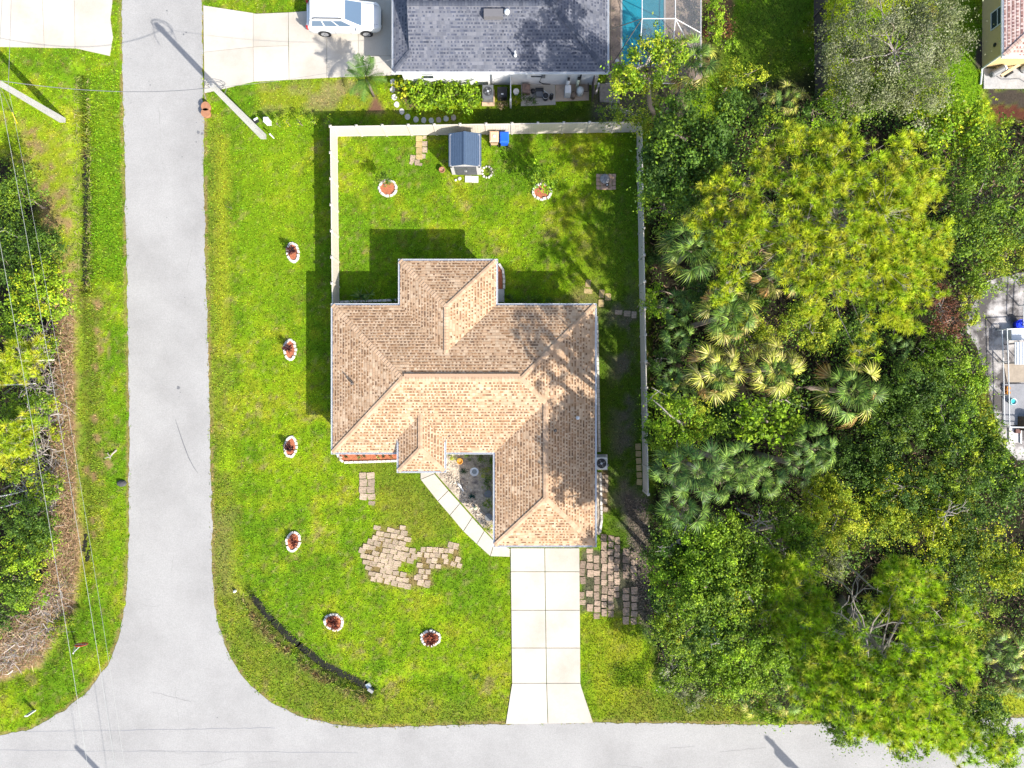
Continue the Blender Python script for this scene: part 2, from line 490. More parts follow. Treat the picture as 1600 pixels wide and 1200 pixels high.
def ground(X, Y):
    """Colour of what grows or lies on the ground, how much grass stands on it, how long it is, and the height of the ground."""
    px, py = 800 + X * GS, 600 - Y * GS
    n1, n2, n3 = fbm(px, py, 90, 1), fbm(px, py, 26, 2), fbm(px, py, 9, 3, 3)
    def lerp(c, d, t):
        t = np.clip(t, 0, 1)[..., None]
        return c * (1 - t) + d * t
    c = lerp(np.broadcast_to(C_G1, X.shape + (3,)), C_G2, (n1 - 0.36) * 3.2 + (n2 - 0.5) * 1.4)
    c = lerp(c, C_Y, (n2 - 0.52) * 3.0 + (n1 - 0.5) * 1.5)
    c = lerp(c, C_O, np.clip((n3 - 0.62) * 4.0, 0, 0.75))
    c = lerp(c, C_D, np.clip((n3 * n2 - 0.42) * 5, 0, 0.5))
    n4 = vnoise(px, py, 3.2, 61) * .6 + vnoise(px, py, 6.5, 62) * .4
    c = lerp(c, C_D * 0.9, np.clip((vnoise(px, py, 4.0, 63) - 0.78) * 5, 0, 0.4))
    c = c * (0.64 + 0.76 * n4)[..., None]
    g = np.ones(X.shape)
    ln = np.full(X.shape, 0.06)
    def zone(poly, soft, col, amt=1.0, gr=None, wob=10, le=None):
        nonlocal c, g, ln
        k = pm(px + (n2 - 0.5) * wob * 2, py + (n3 - 0.5) * wob * 2, poly, soft) * amt
        c = lerp(c, col, k)
        if gr is not None:
            g = g * (1 - k) + gr * k
        if le is not None:
            ln = ln * (1 - k) + le * k
    # verges along the road
    zone([(318, 190), (352, 190), (360, 640), (372, 930), (450, 1030), (570, 1095), (790, 1095), (790, 1140), (500, 1140), (360, 1040), (325, 900)], 24, C_O * 1.1, 0.5, le=0.09)
    zone([(340, 210), (356, 210), (360, 500), (352, 560), (338, 540)], 14, C_Y, 0.75)
    zone([(342, 700), (372, 690), (374, 735), (344, 742)], 18, C_G2 * 1.1, 0.8)
    zone([(330, 800), (360, 800), (366, 930), (340, 930)], 20, C_D * 0.8, 0.35)
    zone([(365, 190), (480, 200), (480, 460), (400, 520), (372, 470)], 40, C_G2, 0.45)
    zone([(140, 120), (190, 110), (195, 440), (142, 440)], 18, C_G1 * 1.05, 0.75, le=0.10)
    zone([(36, 190), (112, 220), (116, 445), (86, 440), (70, 360), (30, 280)], 34, lerp(np.broadcast_to(C_Y, X.shape + (3,)), C_TAN, (n3 - 0.42) * 4), 0.7, 0.55)
    zone([(66, 300), (82, 300), (84, 440), (72, 440)], 18, C_TAN * 0.9, 0.7, 0.2)
    zone([(84, 432), (116, 440), (117, 640), (120, 780), (128, 880), (112, 960), (60, 1040), (-20, 1070), (-20, 1000), (50, 960), (78, 880), (84, 700)], 14, C_TAN, 0.95, 0.05)
    zone([(120, 450), (160, 450), (165, 860), (122, 860)], 18, C_O * 1.2, 0.45, le=0.10)
    for (x, y, r) in ((151, 476, 9), (151, 517, 7), (157, 545, 8), (148, 575, 6), (146, 655, 8), (152, 685, 8), (158, 710, 6), (169, 725, 9), (146, 745, 8), (134, 735, 7), (143, 815, 6),
                      (145, 835, 6), (240, 985, 0.1), (105, 350, 9)):
        zone([(x - r, y - r * 0.6), (x + r * 0.3, y - r), (x + r, y + r * 0.3), (x, y + r)], 5, C_TAN, 0.85, 0.15, 3)
    # neighbours' strip north of the fence
    zone([(400, 130), (560, 130), (600, 175), (540, 178), (400, 172)], 18, lerp(np.broadcast_to(C_Y, X.shape + (3,)), C_D, (n2 - 0.40) * 5), 0.7, 0.6)
    zone([(572, 176), (588, 148), (604, 176)], 6, np.array([0.24, 0.125, 0.075]), 1, 0.0, 3)
    zone([(612, 134), (624, 134), (640, 158), (655, 168), (640, 170)], 6, np.array([0.24, 0.14, 0.10]), 1, 0.0, 3)
    zone([(740, 168), (960, 160), (990, 195), (740, 195)], 14, C_MOSS * 0.75, 0.85, 0.6)
    zone([(925, 140), (1070, 135), (1075, 195), (930, 190)], 14, C_S * 0.7, 0.9, 0.1)
    zone([(1096, -40), (1142, -40), (1142, 40), (1125, 105), (1096, 115)], 10, np.array([0.16, 0.08, 0.06]), 0.9, 0.05)
    zone([(1110, 60), (1150, 20), (1265, -40), (1265, 150), (1120, 160)], 30, C_MOSS * 1.2, 0.75)
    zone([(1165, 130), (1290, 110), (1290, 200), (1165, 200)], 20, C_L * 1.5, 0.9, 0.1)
    # the narrow side yard in the trees' shade, bare in places
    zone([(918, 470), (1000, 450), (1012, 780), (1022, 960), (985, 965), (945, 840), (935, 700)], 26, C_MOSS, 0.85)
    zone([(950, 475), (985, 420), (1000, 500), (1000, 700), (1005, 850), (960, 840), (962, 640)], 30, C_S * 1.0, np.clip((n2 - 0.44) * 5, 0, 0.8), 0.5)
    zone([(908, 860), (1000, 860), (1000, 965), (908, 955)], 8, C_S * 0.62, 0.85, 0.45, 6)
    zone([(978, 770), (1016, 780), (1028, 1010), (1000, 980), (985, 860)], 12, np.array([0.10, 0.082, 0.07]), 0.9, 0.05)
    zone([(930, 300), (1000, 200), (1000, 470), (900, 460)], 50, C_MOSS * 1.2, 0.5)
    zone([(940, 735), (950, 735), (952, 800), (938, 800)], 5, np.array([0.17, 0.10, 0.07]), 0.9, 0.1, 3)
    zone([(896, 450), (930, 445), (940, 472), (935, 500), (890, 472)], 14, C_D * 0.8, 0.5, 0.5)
    for P_ in (PATCH_A, PATCH_B, PATCH_C):
        zone(P_, 8, C_TAN * 0.8, 0.8, 0.45, 4)
    # rough patch in the front lawn
    zone([(600, 770), (700, 740), (720, 800), (680, 850), (590, 830)], 40, C_O, 0.55)
    zone([(545, 712), (620, 712), (650, 745), (640, 790), (560, 740)], 26, C_O * 0.9, 0.5)
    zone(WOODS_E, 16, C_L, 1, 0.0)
    zone([(905, 965), (985, 960), (1015, 1060), (1010, 1126), (930, 1126)], 30, C_Y * 0.85, 0.5, le=0.08)
    zone([(1000, 1080), (1170, 1100), (1160, 1130), (940, 1128)], 16, C_O * 0.95, 0.6, 0.9, le=0.09)
    zone([(955, 1040), (1010, 1030), (1012, 1075), (960, 1072)], 18, C_G1 * 0.7, 0.8, le=0.12)
    zone([(1520, 1085), (1700, 1075), (1700, 1118), (1520, 1122)], 10, C_Y * 1.1, 0.9, 1.0)
    zone([(1480, 80), (1530, 70), (1530, 170), (1490, 170)], 14, C_G1 * 1.2, 1.0, 1.0)
    zone([(1530, 60), (1545, 60), (1545, 110), (1520, 105)], 6, C_S * 0.5, 1.0, 0.0)
    zone([(1540, 138), (1900, 138), (1900, 170), (1545, 165)], 6, C_S * 0.4, 1.0, 0.0)
    zone([(1545, 165), (1900, 170), (1900, 200), (1560, 190)], 6, np.array([0.14, 0.05, 0.03]), 1.0, 0.0)
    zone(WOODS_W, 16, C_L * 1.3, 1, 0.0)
    # sand / gravel surfaces
    zone(SANDYARD, 8, C_S * 0.7, 1, 0.0, 6)
    zone([(1540, 600), (1560, 650), (1562, 690), (1548, 690), (1535, 640)], 8, C_Y * 0.9, 0.8, 0.5)
    for p in (HOUSE_F,):
        k = pm(px, py, p, 2)
        c = lerp(c, C_S, k)
        g = g * (1 - k)
    dw, de, ds = line_d(px, py, DITCH_W), line_d(px, py, DITCH_E), line_d(px, py, DITCH_S)
    depw = np.where(py < 455, 0.42, 0.16)
    depe = 0.07 + 0.50 * np.clip((py - 900) / 40, 0, 1)
    z = -depw * np.exp(-(dw / 13) ** 2) - depe * np.exp(-(de / 10) ** 2) - 0.16 * np.exp(-(ds / 14) ** 2)
    kb = np.clip(1.0 - np.abs(line_d(px + 9, py - 12, DITCH_E)) / 13, 0, 1) * np.clip((py - 905) / 40, 0, 1)
    c = lerp(c, C_TAN * 0.62, kb * np.clip(n3 * 2.2 - 0.5, 0, 0.85))
    ln = np.maximum(ln, 0.16 * kb)
    kw = np.clip(1.2 - dw / 9, 0, 1) * np.where(py < 455, 0.75, 0.30)
    ke = np.clip(1.2 - de / 9, 0, 1) * np.clip((py - 895) / 30, 0.10, 1) * 0.8
    c = lerp(c, np.array([0.045, 0.042, 0.018]), np.maximum(kw, ke) * (0.55 + 0.9 * (n3 - 0.3)))
    ln = np.maximum(ln, 0.24 * np.maximum(kw, ke))
    # everything paved is kept clear
    for p in (ROAD_MASK, DRIVE, WALK, NDRIVE, WDRIVE):
        sd = poly_sd(px, py, p)
        g = g * (sd > -1.0 + (n3 - 0.5) * 9 + (n4 - .5) * 4)
        z = z * np.clip(sd / 6, 0, 1)
    edge = np.clip(1.0 - np.abs(poly_sd(px, py, ROAD_MASK) - 2) / 4.5, 0, 1)
    c = lerp(c, C_TAN * 0.95, edge * (n3 > 0.36) * 0.75)
    g = g * (1 - 0.6 * edge)
    return c, g, ln, z

# ------------------------------------------------------------------ ground
def grid_axis(a, b, d, far):
    return np.concatenate([-np.array(far[::-1]), np.arange(a, b + 1e-6, d), np.array(far)])
gx = grid_axis(-42, 42, 0.22, [44, 50, 60, 80, 150, 300, 700])
gy = grid_axis(-33, 33, 0.22, [35, 42, 55, 80, 150, 300, 700])
GX, GY = np.meshgrid(gx, gy, indexing='ij')
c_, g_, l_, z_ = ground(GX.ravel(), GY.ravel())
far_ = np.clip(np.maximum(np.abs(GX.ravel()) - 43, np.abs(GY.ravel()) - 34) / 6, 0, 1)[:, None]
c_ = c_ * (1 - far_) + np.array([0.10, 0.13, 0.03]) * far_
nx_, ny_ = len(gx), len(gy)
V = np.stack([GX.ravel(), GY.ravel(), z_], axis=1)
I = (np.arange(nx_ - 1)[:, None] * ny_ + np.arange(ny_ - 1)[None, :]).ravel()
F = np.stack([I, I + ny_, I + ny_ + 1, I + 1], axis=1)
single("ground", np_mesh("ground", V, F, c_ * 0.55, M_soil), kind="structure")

# ------------------------------------------------------------------ roads and drives
road = single("road", MB().prism(Gs(ROAD_PX), -0.12, 0.02).mesh("road", M_road), kind="structure")

def ribbon(pts, w, z, m, name, jit=0.0):
    P = Gs(pts)
    vs, fs = [], []
    for i, p in enumerate(P):
        a, b = P[max(i - 1, 0)], P[min(i + 1, len(P) - 1)]
        dx, dy = b[0] - a[0], b[1] - a[1]
        L = math.hypot(dx, dy) or 1
        ww = (w[i] if hasattr(w, '__len__') else w) * (1 + random.uniform(-jit, jit)) / 2
        vs += [(p[0] - dy / L * ww, p[1] + dx / L * ww, z), (p[0] + dy / L * ww, p[1] - dx / L * ww, z)]
        if i:
            fs.append((2 * i - 2, 2 * i - 1, 2 * i + 1, 2 * i))
    mb = MB()
    mb.add(vs, fs)
    return mb.mesh(name, m)

def wiggle(a, b, n, amp, seed=0):
    r = random.Random(seed)
    return [(a[0] + (b[0] - a[0]) * i / n + r.uniform(-amp, amp), a[1] + (b[1] - a[1]) * i / n + r.uniform(-amp, amp)) for i in range(n + 1)]
M_crack = mat("sealed_crack", (0.20, 0.20, 0.21), 0.8)
part("road_seam", ribbon(wiggle((40, 1143), (430, 1137), 40, 0.6, 3), 0.035, 0.025, M_crack, "road_seam", 0.5), road)
part("road_seam", ribbon(wiggle((0, 1172), (560, 1176), 30, 0.9, 4), 0.025, 0.025, M_crack, "road_seam", 0.5), road)
part("tyre_mark", ribbon([(274, 655), (279, 670), (286, 691), (295, 715), (303, 730), (310, 740)], [0.02, 0.05, 0.06, 0.06, 0.05, 0.02], 0.026, M_stain, "tyre_mark"), road)
def blot(x, y, r, seed, name="oil_stain", m=None, el=1.0):
    rr = random.Random(seed)
    p = [(x + r * el * rr.uniform(0.7, 1.15) * math.cos(a * math.pi / 6), y + r * rr.uniform(0.7, 1.15) * math.sin(a * math.pi / 6)) for a in range(12)]
    mb = MB()
    P = Gs(p)
    mb.add([(a, b, 0.027) for a, b in P], [tuple(range(11, -1, -1))])
    return part(name, mb.mesh(name, m or M_stain), road)
for i, (x, y, r) in enumerate(((279, 606, 2.8), (282, 613, 0.9), (280, 620, 0.7), (235, 133, 1.2), (233, 127, 0.9), (261, 17, 1.2), (262, 22, 0.7), (310, 207, 3.0), (316, 209, 2.4), (307, 192, 0.9),
                               (307, 222, 1.2), (285, 245, 1.0), (287, 54, 1.6), (291, 51, 1.3), (205, 92, 0.8), (261, 340, 0.8), (340, 1121, 0.9), (289, 465, 0.8), (205, 161, 0.8))):
    blot(x, y, r, i)
M_hair = mat("hairline_crack", (0.215, 0.208, 0.20), 0.9)
rc = random.Random(99)
for k in range(22):
    if k < 13:
        x, y = rc.uniform(205, 318), rc.uniform(20, 1090)
        a = rc.choice((rc.uniform(1.3, 1.8), rc.uniform(-.3, .3)))
    else:
        x, y = rc.uniform(40, 1250), rc.uniform(1145, 1215)
        a = rc.uniform(-.25, .25)
    L_ = rc.uniform(18, 75)
    b_ = (x + L_ * math.cos(a), y + L_ * math.sin(a))
    if k < 13 and not 203 < b_[0] < 322:
        continue
    part("road_crack", ribbon(wiggle((x, y), b_, 14, 1.1, 200 + k), rc.uniform(.012, .028), 0.0245, M_hair, "road_crack", .6), road)

def slab_set(name, polys, top, m=M_conc, gap=0.02, label=None, partname="slab"):
    """A paved surface: an Empty with one slab object for each bay, joints left open between them."""
    cx, cy = np.mean([q for p in polys for q in Gs(p)], axis=0)
    root = thing(name, None, None, (cx, cy, 0))
    root["kind"] = "structure"
    for p in polys:
        P = Gs(p)
        mx, my = sum(a for a, b in P) / len(P), sum(b for a, b in P) / len(P)
        # pull every edge in by the joint
        n = len(P)
        area = sum(P[i][0] * P[(i + 1) % n][1] - P[(i + 1) % n][0] * P[i][1] for i in range(n))
        if area < 0:
            P = P[::-1]
        Q = offset_poly(P, -gap)
        part(partname, MB().prism(Q, -0.1, top).mesh(partname, m), root)
    return root

def offset_poly(P, d):
    """Offset a counter-clockwise polygon outwards by d (mitred)."""
    n = len(P)
    out = []
    for i in range(n):
        a, b, c = P[i - 1], P[i], P[(i + 1) % n]
        e1, e2 = Vector((b[0] - a[0], b[1] - a[1])), Vector((c[0] - b[0], c[1] - b[1]))
        if e1.length < 1e-9 or e2.length < 1e-9:
            out.append(b)
            continue
        e1.normalize(); e2.normalize()
        n1, n2 = Vector((e1.y, -e1.x)), Vector((e2.y, -e2.x))
        h = (n1 + n2)
        h.normalize()
        t = d / max(0.2, h.dot(n1))
        out.append((b[0] + h.x * t, b[1] + h.y * t))
    return out

# front driveway: two columns of bays
rows = [856, 893, 953, 1012, 1067]
cells = []
for a, b in zip(rows[:-1], rows[1:]):
    l = lambda y: 797.5 + (y - 857) * 2.5 / 215
    mm = lambda y: 851 + (y - 857) * 3 / 215
    r = lambda y: 905.5 + (y - 857) * 1.5 / 215
    cells += [[(l(a), a), (mm(a), a), (mm(b), b), (l(b), b)], [(mm(a), a), (r(a), a), (r(b), b), (mm(b), b)]]
cells += [[(800, 1067), (854, 1067), (856, 1130), (790, 1131)], [(854, 1067), (907, 1067), (909, 1075), (927, 1129), (856, 1130)]]
slab_set("driveway", cells, 0.07)
Lw = [(657, 749), (684, 783), (703, 805), (724, 830), (745, 850), (766, 869)]
Rw = [(679, 740), (701, 766), (719, 786), (738, 808), (757, 829), (773, 846)]
wc = [[(657, 736), (679, 736), (679, 740), (657, 749)]]
for i in range(5):
    wc.append([Lw[i], Rw[i], Rw[i + 1], Lw[i + 1]])
wc[-1] = [Lw[4], Rw[4], (773, 846), (766, 869)]
wc.append([(766, 869), (773, 846), (797, 857), (797, 870)])
slab_set("front_walk", wc, 0.06)
nd = [[(318, 9), (396, 21), (396, 74), (319, 82)], [(319, 82), (396, 74), (397, 128), (320, 146)], [(396, 21), (400, 22), (451, 20), (451, 72), (396, 74)], [(396, 74), (451, 72), (452, 125), (397, 128)],
      [(451, 20), (478, 18), (511, 12), (511, 122), (452, 125)], [(511, -40), (560, -40), (560, 120), (511, 122)], [(560, -40), (618, -40), (618, 88), (560, 88)], [(560, 88), (618, 88), (618, 118), (560, 120)]]
slab_set("driveway", nd, 0.065, gap=0.012)
wd = [[(-40, -60), (67, -60), (67, 0), (70, 75), (-40, 73)], [(67, -60), (117, -60), (117, 0), (118, 76), (70, 75), (67, 0)], [(117, -60), (176, -60), (176, 4), (173, 30), (177, 58), (172, 88), (118, 76), (117, 0)]]
slab_set("driveway", wd, 0.065, gap=0.015)

def sheet(name, pts, z, m, thick=0.1):
    return single(name, MB().prism(Gs(pts), z - thick, z).mesh(name, m), kind="structure")
def rough_poly(pts, step, amp, seed):
    return rough_line(list(pts) + [pts[0]], step, amp, seed)[:-1]
sheet("sand_yard", rough_poly(SANDYARD, 5, 3, 31), 0.02, M_sand)
# ditch water and mud; the widest ribbon also paints in its bank's shade
def ditch(pts, w, z, seed, name="ditch_mud_shade"):
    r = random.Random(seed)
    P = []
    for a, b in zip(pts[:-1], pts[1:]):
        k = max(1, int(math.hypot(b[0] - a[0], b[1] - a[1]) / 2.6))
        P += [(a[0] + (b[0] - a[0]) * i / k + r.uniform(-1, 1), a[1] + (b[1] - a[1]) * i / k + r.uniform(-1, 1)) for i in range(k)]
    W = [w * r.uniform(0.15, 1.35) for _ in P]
    single(name, ribbon(P, W, z, M_mud_shade, name), kind="structure")
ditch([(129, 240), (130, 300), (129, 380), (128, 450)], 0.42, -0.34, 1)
ditch([(384, 922), (412, 962), (450, 1000), (505, 1043), (574, 1076)], 1.25, -0.40, 2)  # made wider than its mud, to paint in the shaded bank
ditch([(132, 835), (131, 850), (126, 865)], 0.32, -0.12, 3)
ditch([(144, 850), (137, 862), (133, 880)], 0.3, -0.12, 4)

# ------------------------------------------------------------------ grass tufts
CLEAR = []          # footprints (pixels) kept free of grass: pavers, beds, pads are added before the grass is sown
def sow():
    n = 680000
    X = RNG.uniform(-37, 37, n)
    Y = RNG.uniform(-28, 28, n)
    c, g, ln, z = ground(X, Y)
    px, py = 800 + X * GS, 600 - Y * GS
    keep = RNG.random(n) < g * 0.70
    for p, s in CLEAR:
        q = np.array(p)
        bb = (px > q[:, 0].min() - 3) & (px < q[:, 0].max() + 3) & (py > q[:, 1].min() - 3) & (py < q[:, 1].max() + 3) & keep
        idx = np.nonzero(bb)[0]
        if len(idx):
            ins = poly_sd(px[idx], py[idx], p) < s
            keep[idx[ins]] = False
    X, Y, c, ln, z = X[keep], Y[keep], c[keep], ln[keep], z[keep]
    m = len(X)
    B = np.stack([X, Y, z], axis=1)
    Vs, Cs = [], []
    for k in range(2):
        a = RNG.uniform(0, 2 * np.pi, m)
        lean = RNG.uniform(0.35, 1.25, m)
        h = ln * RNG.uniform(0.7, 1.5, m)
        w = RNG.uniform(0.02, 0.045, m) * (0.7 + ln * 4)
        d = np.stack([np.cos(a) * np.sin(lean), np.sin(a) * np.sin(lean), np.cos(lean)], axis=1)
        s = np.stack([-np.sin(a), np.cos(a), np.zeros(m)], axis=1)
        V = np.stack([B - s * w[:, None], B + s * w[:, None], B + d * (h * 1.25)[:, None]], axis=1)
        V[:, :2, 2] -= 0.005
        cc = c * RNG.choice([.40, .6, .85, 1.05, 1.25, 1.42], (m, 1)) * RNG.normal(1, 0.12, (m, 3)).clip(0.65, 1.35)
        Vs.append(V.reshape(-1, 3))
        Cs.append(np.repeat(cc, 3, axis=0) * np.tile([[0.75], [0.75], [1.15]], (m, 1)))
    V = np.concatenate(Vs)
    C = np.concatenate(Cs)
    F = np.arange(len(V)).reshape(-1, 3)
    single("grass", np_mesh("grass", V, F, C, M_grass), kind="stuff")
    return m

# ------------------------------------------------------------------ houses
def clip_poly(P, a, b, c):
    """Keep the part of convex polygon P where a*x + b*y <= c."""
    out = []
    for i in range(len(P)):
        p, q = P[i - 1], P[i]
        dp, dq = a * p[0] + b * p[1] - c, a * q[0] + b * q[1] - c
        if (dp <= 0) != (dq <= 0):
            t = dp / (dp - dq)
            out.append((p[0] + (q[0] - p[0]) * t, p[1] + (q[1] - p[1]) * t))
        if dq <= 0:
            out.append(q)
    return out

class Roof:
    def __init__(self, pitch, palette, expo=0.185, seed=1, pdark=0.42):
        self.pitch, self.pal, self.expo, self.pd = pitch, palette, expo, pdark
        self.deck, self.tabs, self.caps = MB(), MB(), MB()
        self.r = random.Random(seed)
    def facet(self, poly, p0, n, z0):
        """poly: convex plan polygon; p0 on the eave, n: plan unit vector uphill, z0: eave height."""
        zf = lambda x, y: z0 + self.pitch * ((x - p0[0]) * n[0] + (y - p0[1]) * n[1])
        area = sum(poly[i][0] * poly[(i + 1) % len(poly)][1] - poly[(i + 1) % len(poly)][0] * poly[i][1] for i in range(len(poly)))
        if area < 0:
            poly = poly[::-1]
        self.deck.add([(x, y, zf(x, y)) for x, y in poly], [tuple(range(len(poly)))])
        t = (n[1], -n[0])
        U = [(x - p0[0]) * t[0] + (y - p0[1]) * t[1] for x, y in poly]
        S = [(x - p0[0]) * n[0] + (y - p0[1]) * n[1] for x, y in poly]
        LP = list(zip(U, S))
        a2 = sum(LP[i][0] * LP[(i + 1) % len(LP)][1] - LP[(i + 1) % len(LP)][0] * LP[i][1] for i in range(len(LP)))
        if a2 < 0:
            LP = LP[::-1]
        smax = max(S)
        s = -0.03
        r = self.r
        while s < smax:
            e = self.expo
            row = LP
            row = clip_poly(row, 0, -1, -s)
            row = clip_poly(row, 0, 1, s + e) if row else row
            if len(row) < 3:
                s += e
                continue
            u0, u1 = min(p[0] for p in row), max(p[0] for p in row)
            bandv = r.uniform(0.95, 1.05)
            def put(q, col, lift):
                vs = []
                for (uu, ss) in q:
                    x, y = p0[0] + t[0] * uu + n[0] * ss, p0[1] + t[1] * uu + n[1] * ss
                    vs.append((x, y, z0 + self.pitch * ss + 0.006 + lift + 0.012 * (1.25 - (ss - s) / e)))
                ar = sum(vs[i][0] * vs[(i + 1) % len(vs)][1] - vs[(i + 1) % len(vs)][0] * vs[i][1] for i in range(len(vs)))
                if ar < 0:
                    vs = vs[::-1]
                self.tabs.add(vs, [tuple(range(len(vs)))], col)
            u = u0 - r.uniform(0, 0.3)
            while u < u1:
                w = r.uniform(0.18, 0.32)
                q = clip_poly(clip_poly(row, -1, 0, -u), 1, 0, u + w - 0.004)
                q = clip_poly(q, 0, 1, s + e - 0.012) if len(q) >= 3 else []
                if len(q) >= 3:
                    k = r.uniform(0.90, 1.10) * bandv
                    put(q, tuple(v * k for v in r.choice(self.pal[0])), 0)
                u += w
            # the darker tooth printed and laminated on the lower part of every tab
            u = u0 + (0.11 if int(round(s / e)) % 2 else 0.0) - 0.2
            while u < u1:
                w = r.uniform(0.085, 0.15)
                xx, yy = p0[0] + t[0] * u + n[0] * s, p0[1] + t[1] * u + n[1] * s
                pdk = 0.80 + 1.3 * (float(vnoise(xx, yy, 1.1, 77)) - .5)
                if r.random() < pdk * self.pd / .42:
                    ww = w * (1.9 if r.random() < .22 else 1)
                    q = clip_poly(clip_poly(row, -1, 0, -u), 1, 0, u + ww)
                    q = clip_poly(q, 0, 1, s + e * 0.52) if len(q) >= 3 else []
                    if len(q) >= 3:
                        k = r.uniform(0.8, 1.25)
                        put(q, tuple(v * k for v in r.choice(self.pal[1])), 0.004)
                u += r.uniform(0.20, 0.25)
            s += e
    def cap(self, a, b, w=0.15, col=None):
        """Overlapping cap shingles up a hip or along a ridge from a to b (3-D points)."""
        a, b = Vector(a), Vector(b)
        d = b - a
        L = d.length
        d.normalize()
        side = d.cross(Vector((0, 0, 1))).normalized()
        k = max(1, int(L / 0.2))
        drop = 0.36 * self.pitch * 1.0
        for i in range(k):
            p, q = a + d * (L * i / k), a + d * (L * (i + 1.25) / k)
            c = col or self.r.choice(self.pal[2])
            m = self.r.uniform(0.9, 1.1)
            z1, z2 = 0.055, 0.035
            up = Vector((0, 0, 1))
            vs = [p - side * w + up * (z1 - w * drop), p + up * (z1 + 0.012), p + side * w + up * (z1 - w * drop),
                  q - side * w + up * (z2 - w * drop), q + up * z2, q + side * w + up * (z2 - w * drop)]
            self.caps.add(vs, [(0, 1, 4, 3), (1, 2, 5, 4), (0, 3, 4, 1)][:2], tuple(v * m for v in c))
    def parts(self, root, m_deck):
        part("roof", self.deck.mesh("roof", m_deck), root)
        part("shingles", self.tabs.mesh("shingles", M_shingle), root, kind="stuff")
        part("ridge_caps", self.caps.mesh("ridge_caps", M_shingle), root, kind="stuff")

def sweep(path, prof, m, name, closed=True):
    """Sweep a closed profile [(outwards, z)] along a counter-clockwise plan polygon (mitred), or along an open path."""
    mb = MB()
    n, k = len(path), len(prof)
    rings = []
    for o, z in prof:
        if closed:
            P = offset_poly(path, o)
        else:
            P = []
            for i in range(n):
                a, b, c = path[max(i - 1, 0)], path[i], path[min(i + 1, n - 1)]
                ns = []
                for p, q in ((a, b), (b, c)):
                    e = Vector((q[0] - p[0], q[1] - p[1]))
                    if e.length > 1e-6:
                        e.normalize()
                        ns.append(Vector((e.y, -e.x)))
                h = sum(ns, Vector((0, 0))).normalized()
                tt = o / h.dot(ns[0])
                P.append((b[0] + h.x * tt, b[1] + h.y * tt))
        rings.append([(x, y, z) for x, y in P])
    vs = [rings[j][i] for i in range(n) for j in range(k)]
    fs = []
    for i in range(n if closed else n - 1):
        a, b = i * k, ((i + 1) % n) * k
        for j in range(k):
            fs.append((a + j, b + j, b + (j + 1) % k, a + (j + 1) % k))
    if not closed:
        fs += [tuple(range(k)), tuple((n - 1) * k + j for j in range(k))[::-1]]
    mb.add(vs, fs)
    return mb.mesh(name, m)

def gutter_prof(z):
    return [(0.0, z - 0.02), (0.0, z - 0.13), (-0.13, z - 0.13), (-0.13, z + 0.015), (-0.115, z + 0.015), (-0.115, z - 0.105), (-0.022, z - 0.105), (-0.022, z - 0.02)]

def walls(root, poly, z0, z1, m, th=0.18):
    """One wall object for each straight run of a counter-clockwise footprint."""
    Q = offset_poly(poly, -th)
    n = len(poly)
    for i in range(n):
        j = (i + 1) % n
        part("wall", MB().prism([poly[i], poly[j], Q[j], Q[i]], z0, z1).mesh("wall", m), root)

def window(root, c, w, h, ang, m_frame=None):
    """Window standing 3 cm proud of a wall: c = centre of its sill on the wall face, ang = heading of the outward normal."""
    ca, sa = math.cos(ang), math.sin(ang)
    def loc(u, o, z):
        return (c[0] + ca * o - sa * u, c[1] + sa * o + ca * u, c[2] + z)
    def bx(mb, u0, u1, o0, o1, z0, z1):
        mb.add([loc(u0, o0, z0), loc(u1, o0, z0), loc(u1, o1, z0), loc(u0, o1, z0), loc(u0, o0, z1), loc(u1, o0, z1), loc(u1, o1, z1), loc(u0, o1, z1)],
               [(3, 2, 1, 0), (4, 5, 6, 7), (0, 1, 5, 4), (1, 2, 6, 5), (2, 3, 7, 6), (3, 0, 4, 7)])
    fr = MB()
    t = 0.07
    bx(fr, -w / 2, w / 2, -0.02, 0.04, 0, t)
    bx(fr, -w / 2, w / 2, -0.02, 0.04, h - t, h)
    bx(fr, -w / 2, -w / 2 + t, -0.02, 0.038, t, h - t)
    bx(fr, w / 2 - t, w / 2, -0.02, 0.038, t, h - t)
    bx(fr, -w / 2 + t, w / 2 - t, -0.02, 0.036, h / 2 - 0.025, h / 2 + 0.025)
    f = part("window", fr.mesh("window", m_frame or M_white), root)
    pn = MB()
    bx(pn, -w / 2 + t, w / 2 - t, -0.02, 0.012, t, h / 2 - 0.025)
    bx(pn, -w / 2 + t, w / 2 - t, -0.02, 0.012, h / 2 + 0.025, h - t)
    g = part("pane", pn.mesh("pane", M_glass), f, loc=(0, 0, 0))
    return f

# ------------------------------------------------------------------ the tan-roofed house
E_ = (CAM_H - 2.75) / FOC
PAL_TAN = ([(0.440, 0.306, 0.197), (0.415, 0.280, 0.174), (0.465, 0.335, 0.222), (0.385, 0.25, 0.152)],
           [(0.225, 0.128, 0.068), (0.20, 0.114, 0.062), (0.26, 0.150, 0.078), (0.165, 0.098, 0.060)],
           [(0.42, 0.285, 0.182), (0.39, 0.262, 0.165), (0.445, 0.305, 0.20)])
house = thing("house", "large one-storey house with tan shingled hip roof and white gutters at the street corner", "house", (-3, 0, 0))
ZE, PT = 2.75, 0.35
OUT = [(-11.64, -4.52), (-1.22, -4.52), (-1.22, -10.49), (5.45, -10.49), (5.45, 5.18), (-0.905, 5.18), (-0.905, 8.04), (-7.32, 8.04), (-7.32, 5.18), (-11.64, 5.18)]
ov = 0.12
mx0, mx1, my0, my1 = -11.64 + ov, 5.45 - ov, -4.52 + ov, 5.18 - ov
R1 = Roof(PT, PAL_TAN, seed=5)
hd = (my1 - my0) / 2
ry = (my0 + my1) / 2
rw, re = mx0 + hd, mx1 - hd
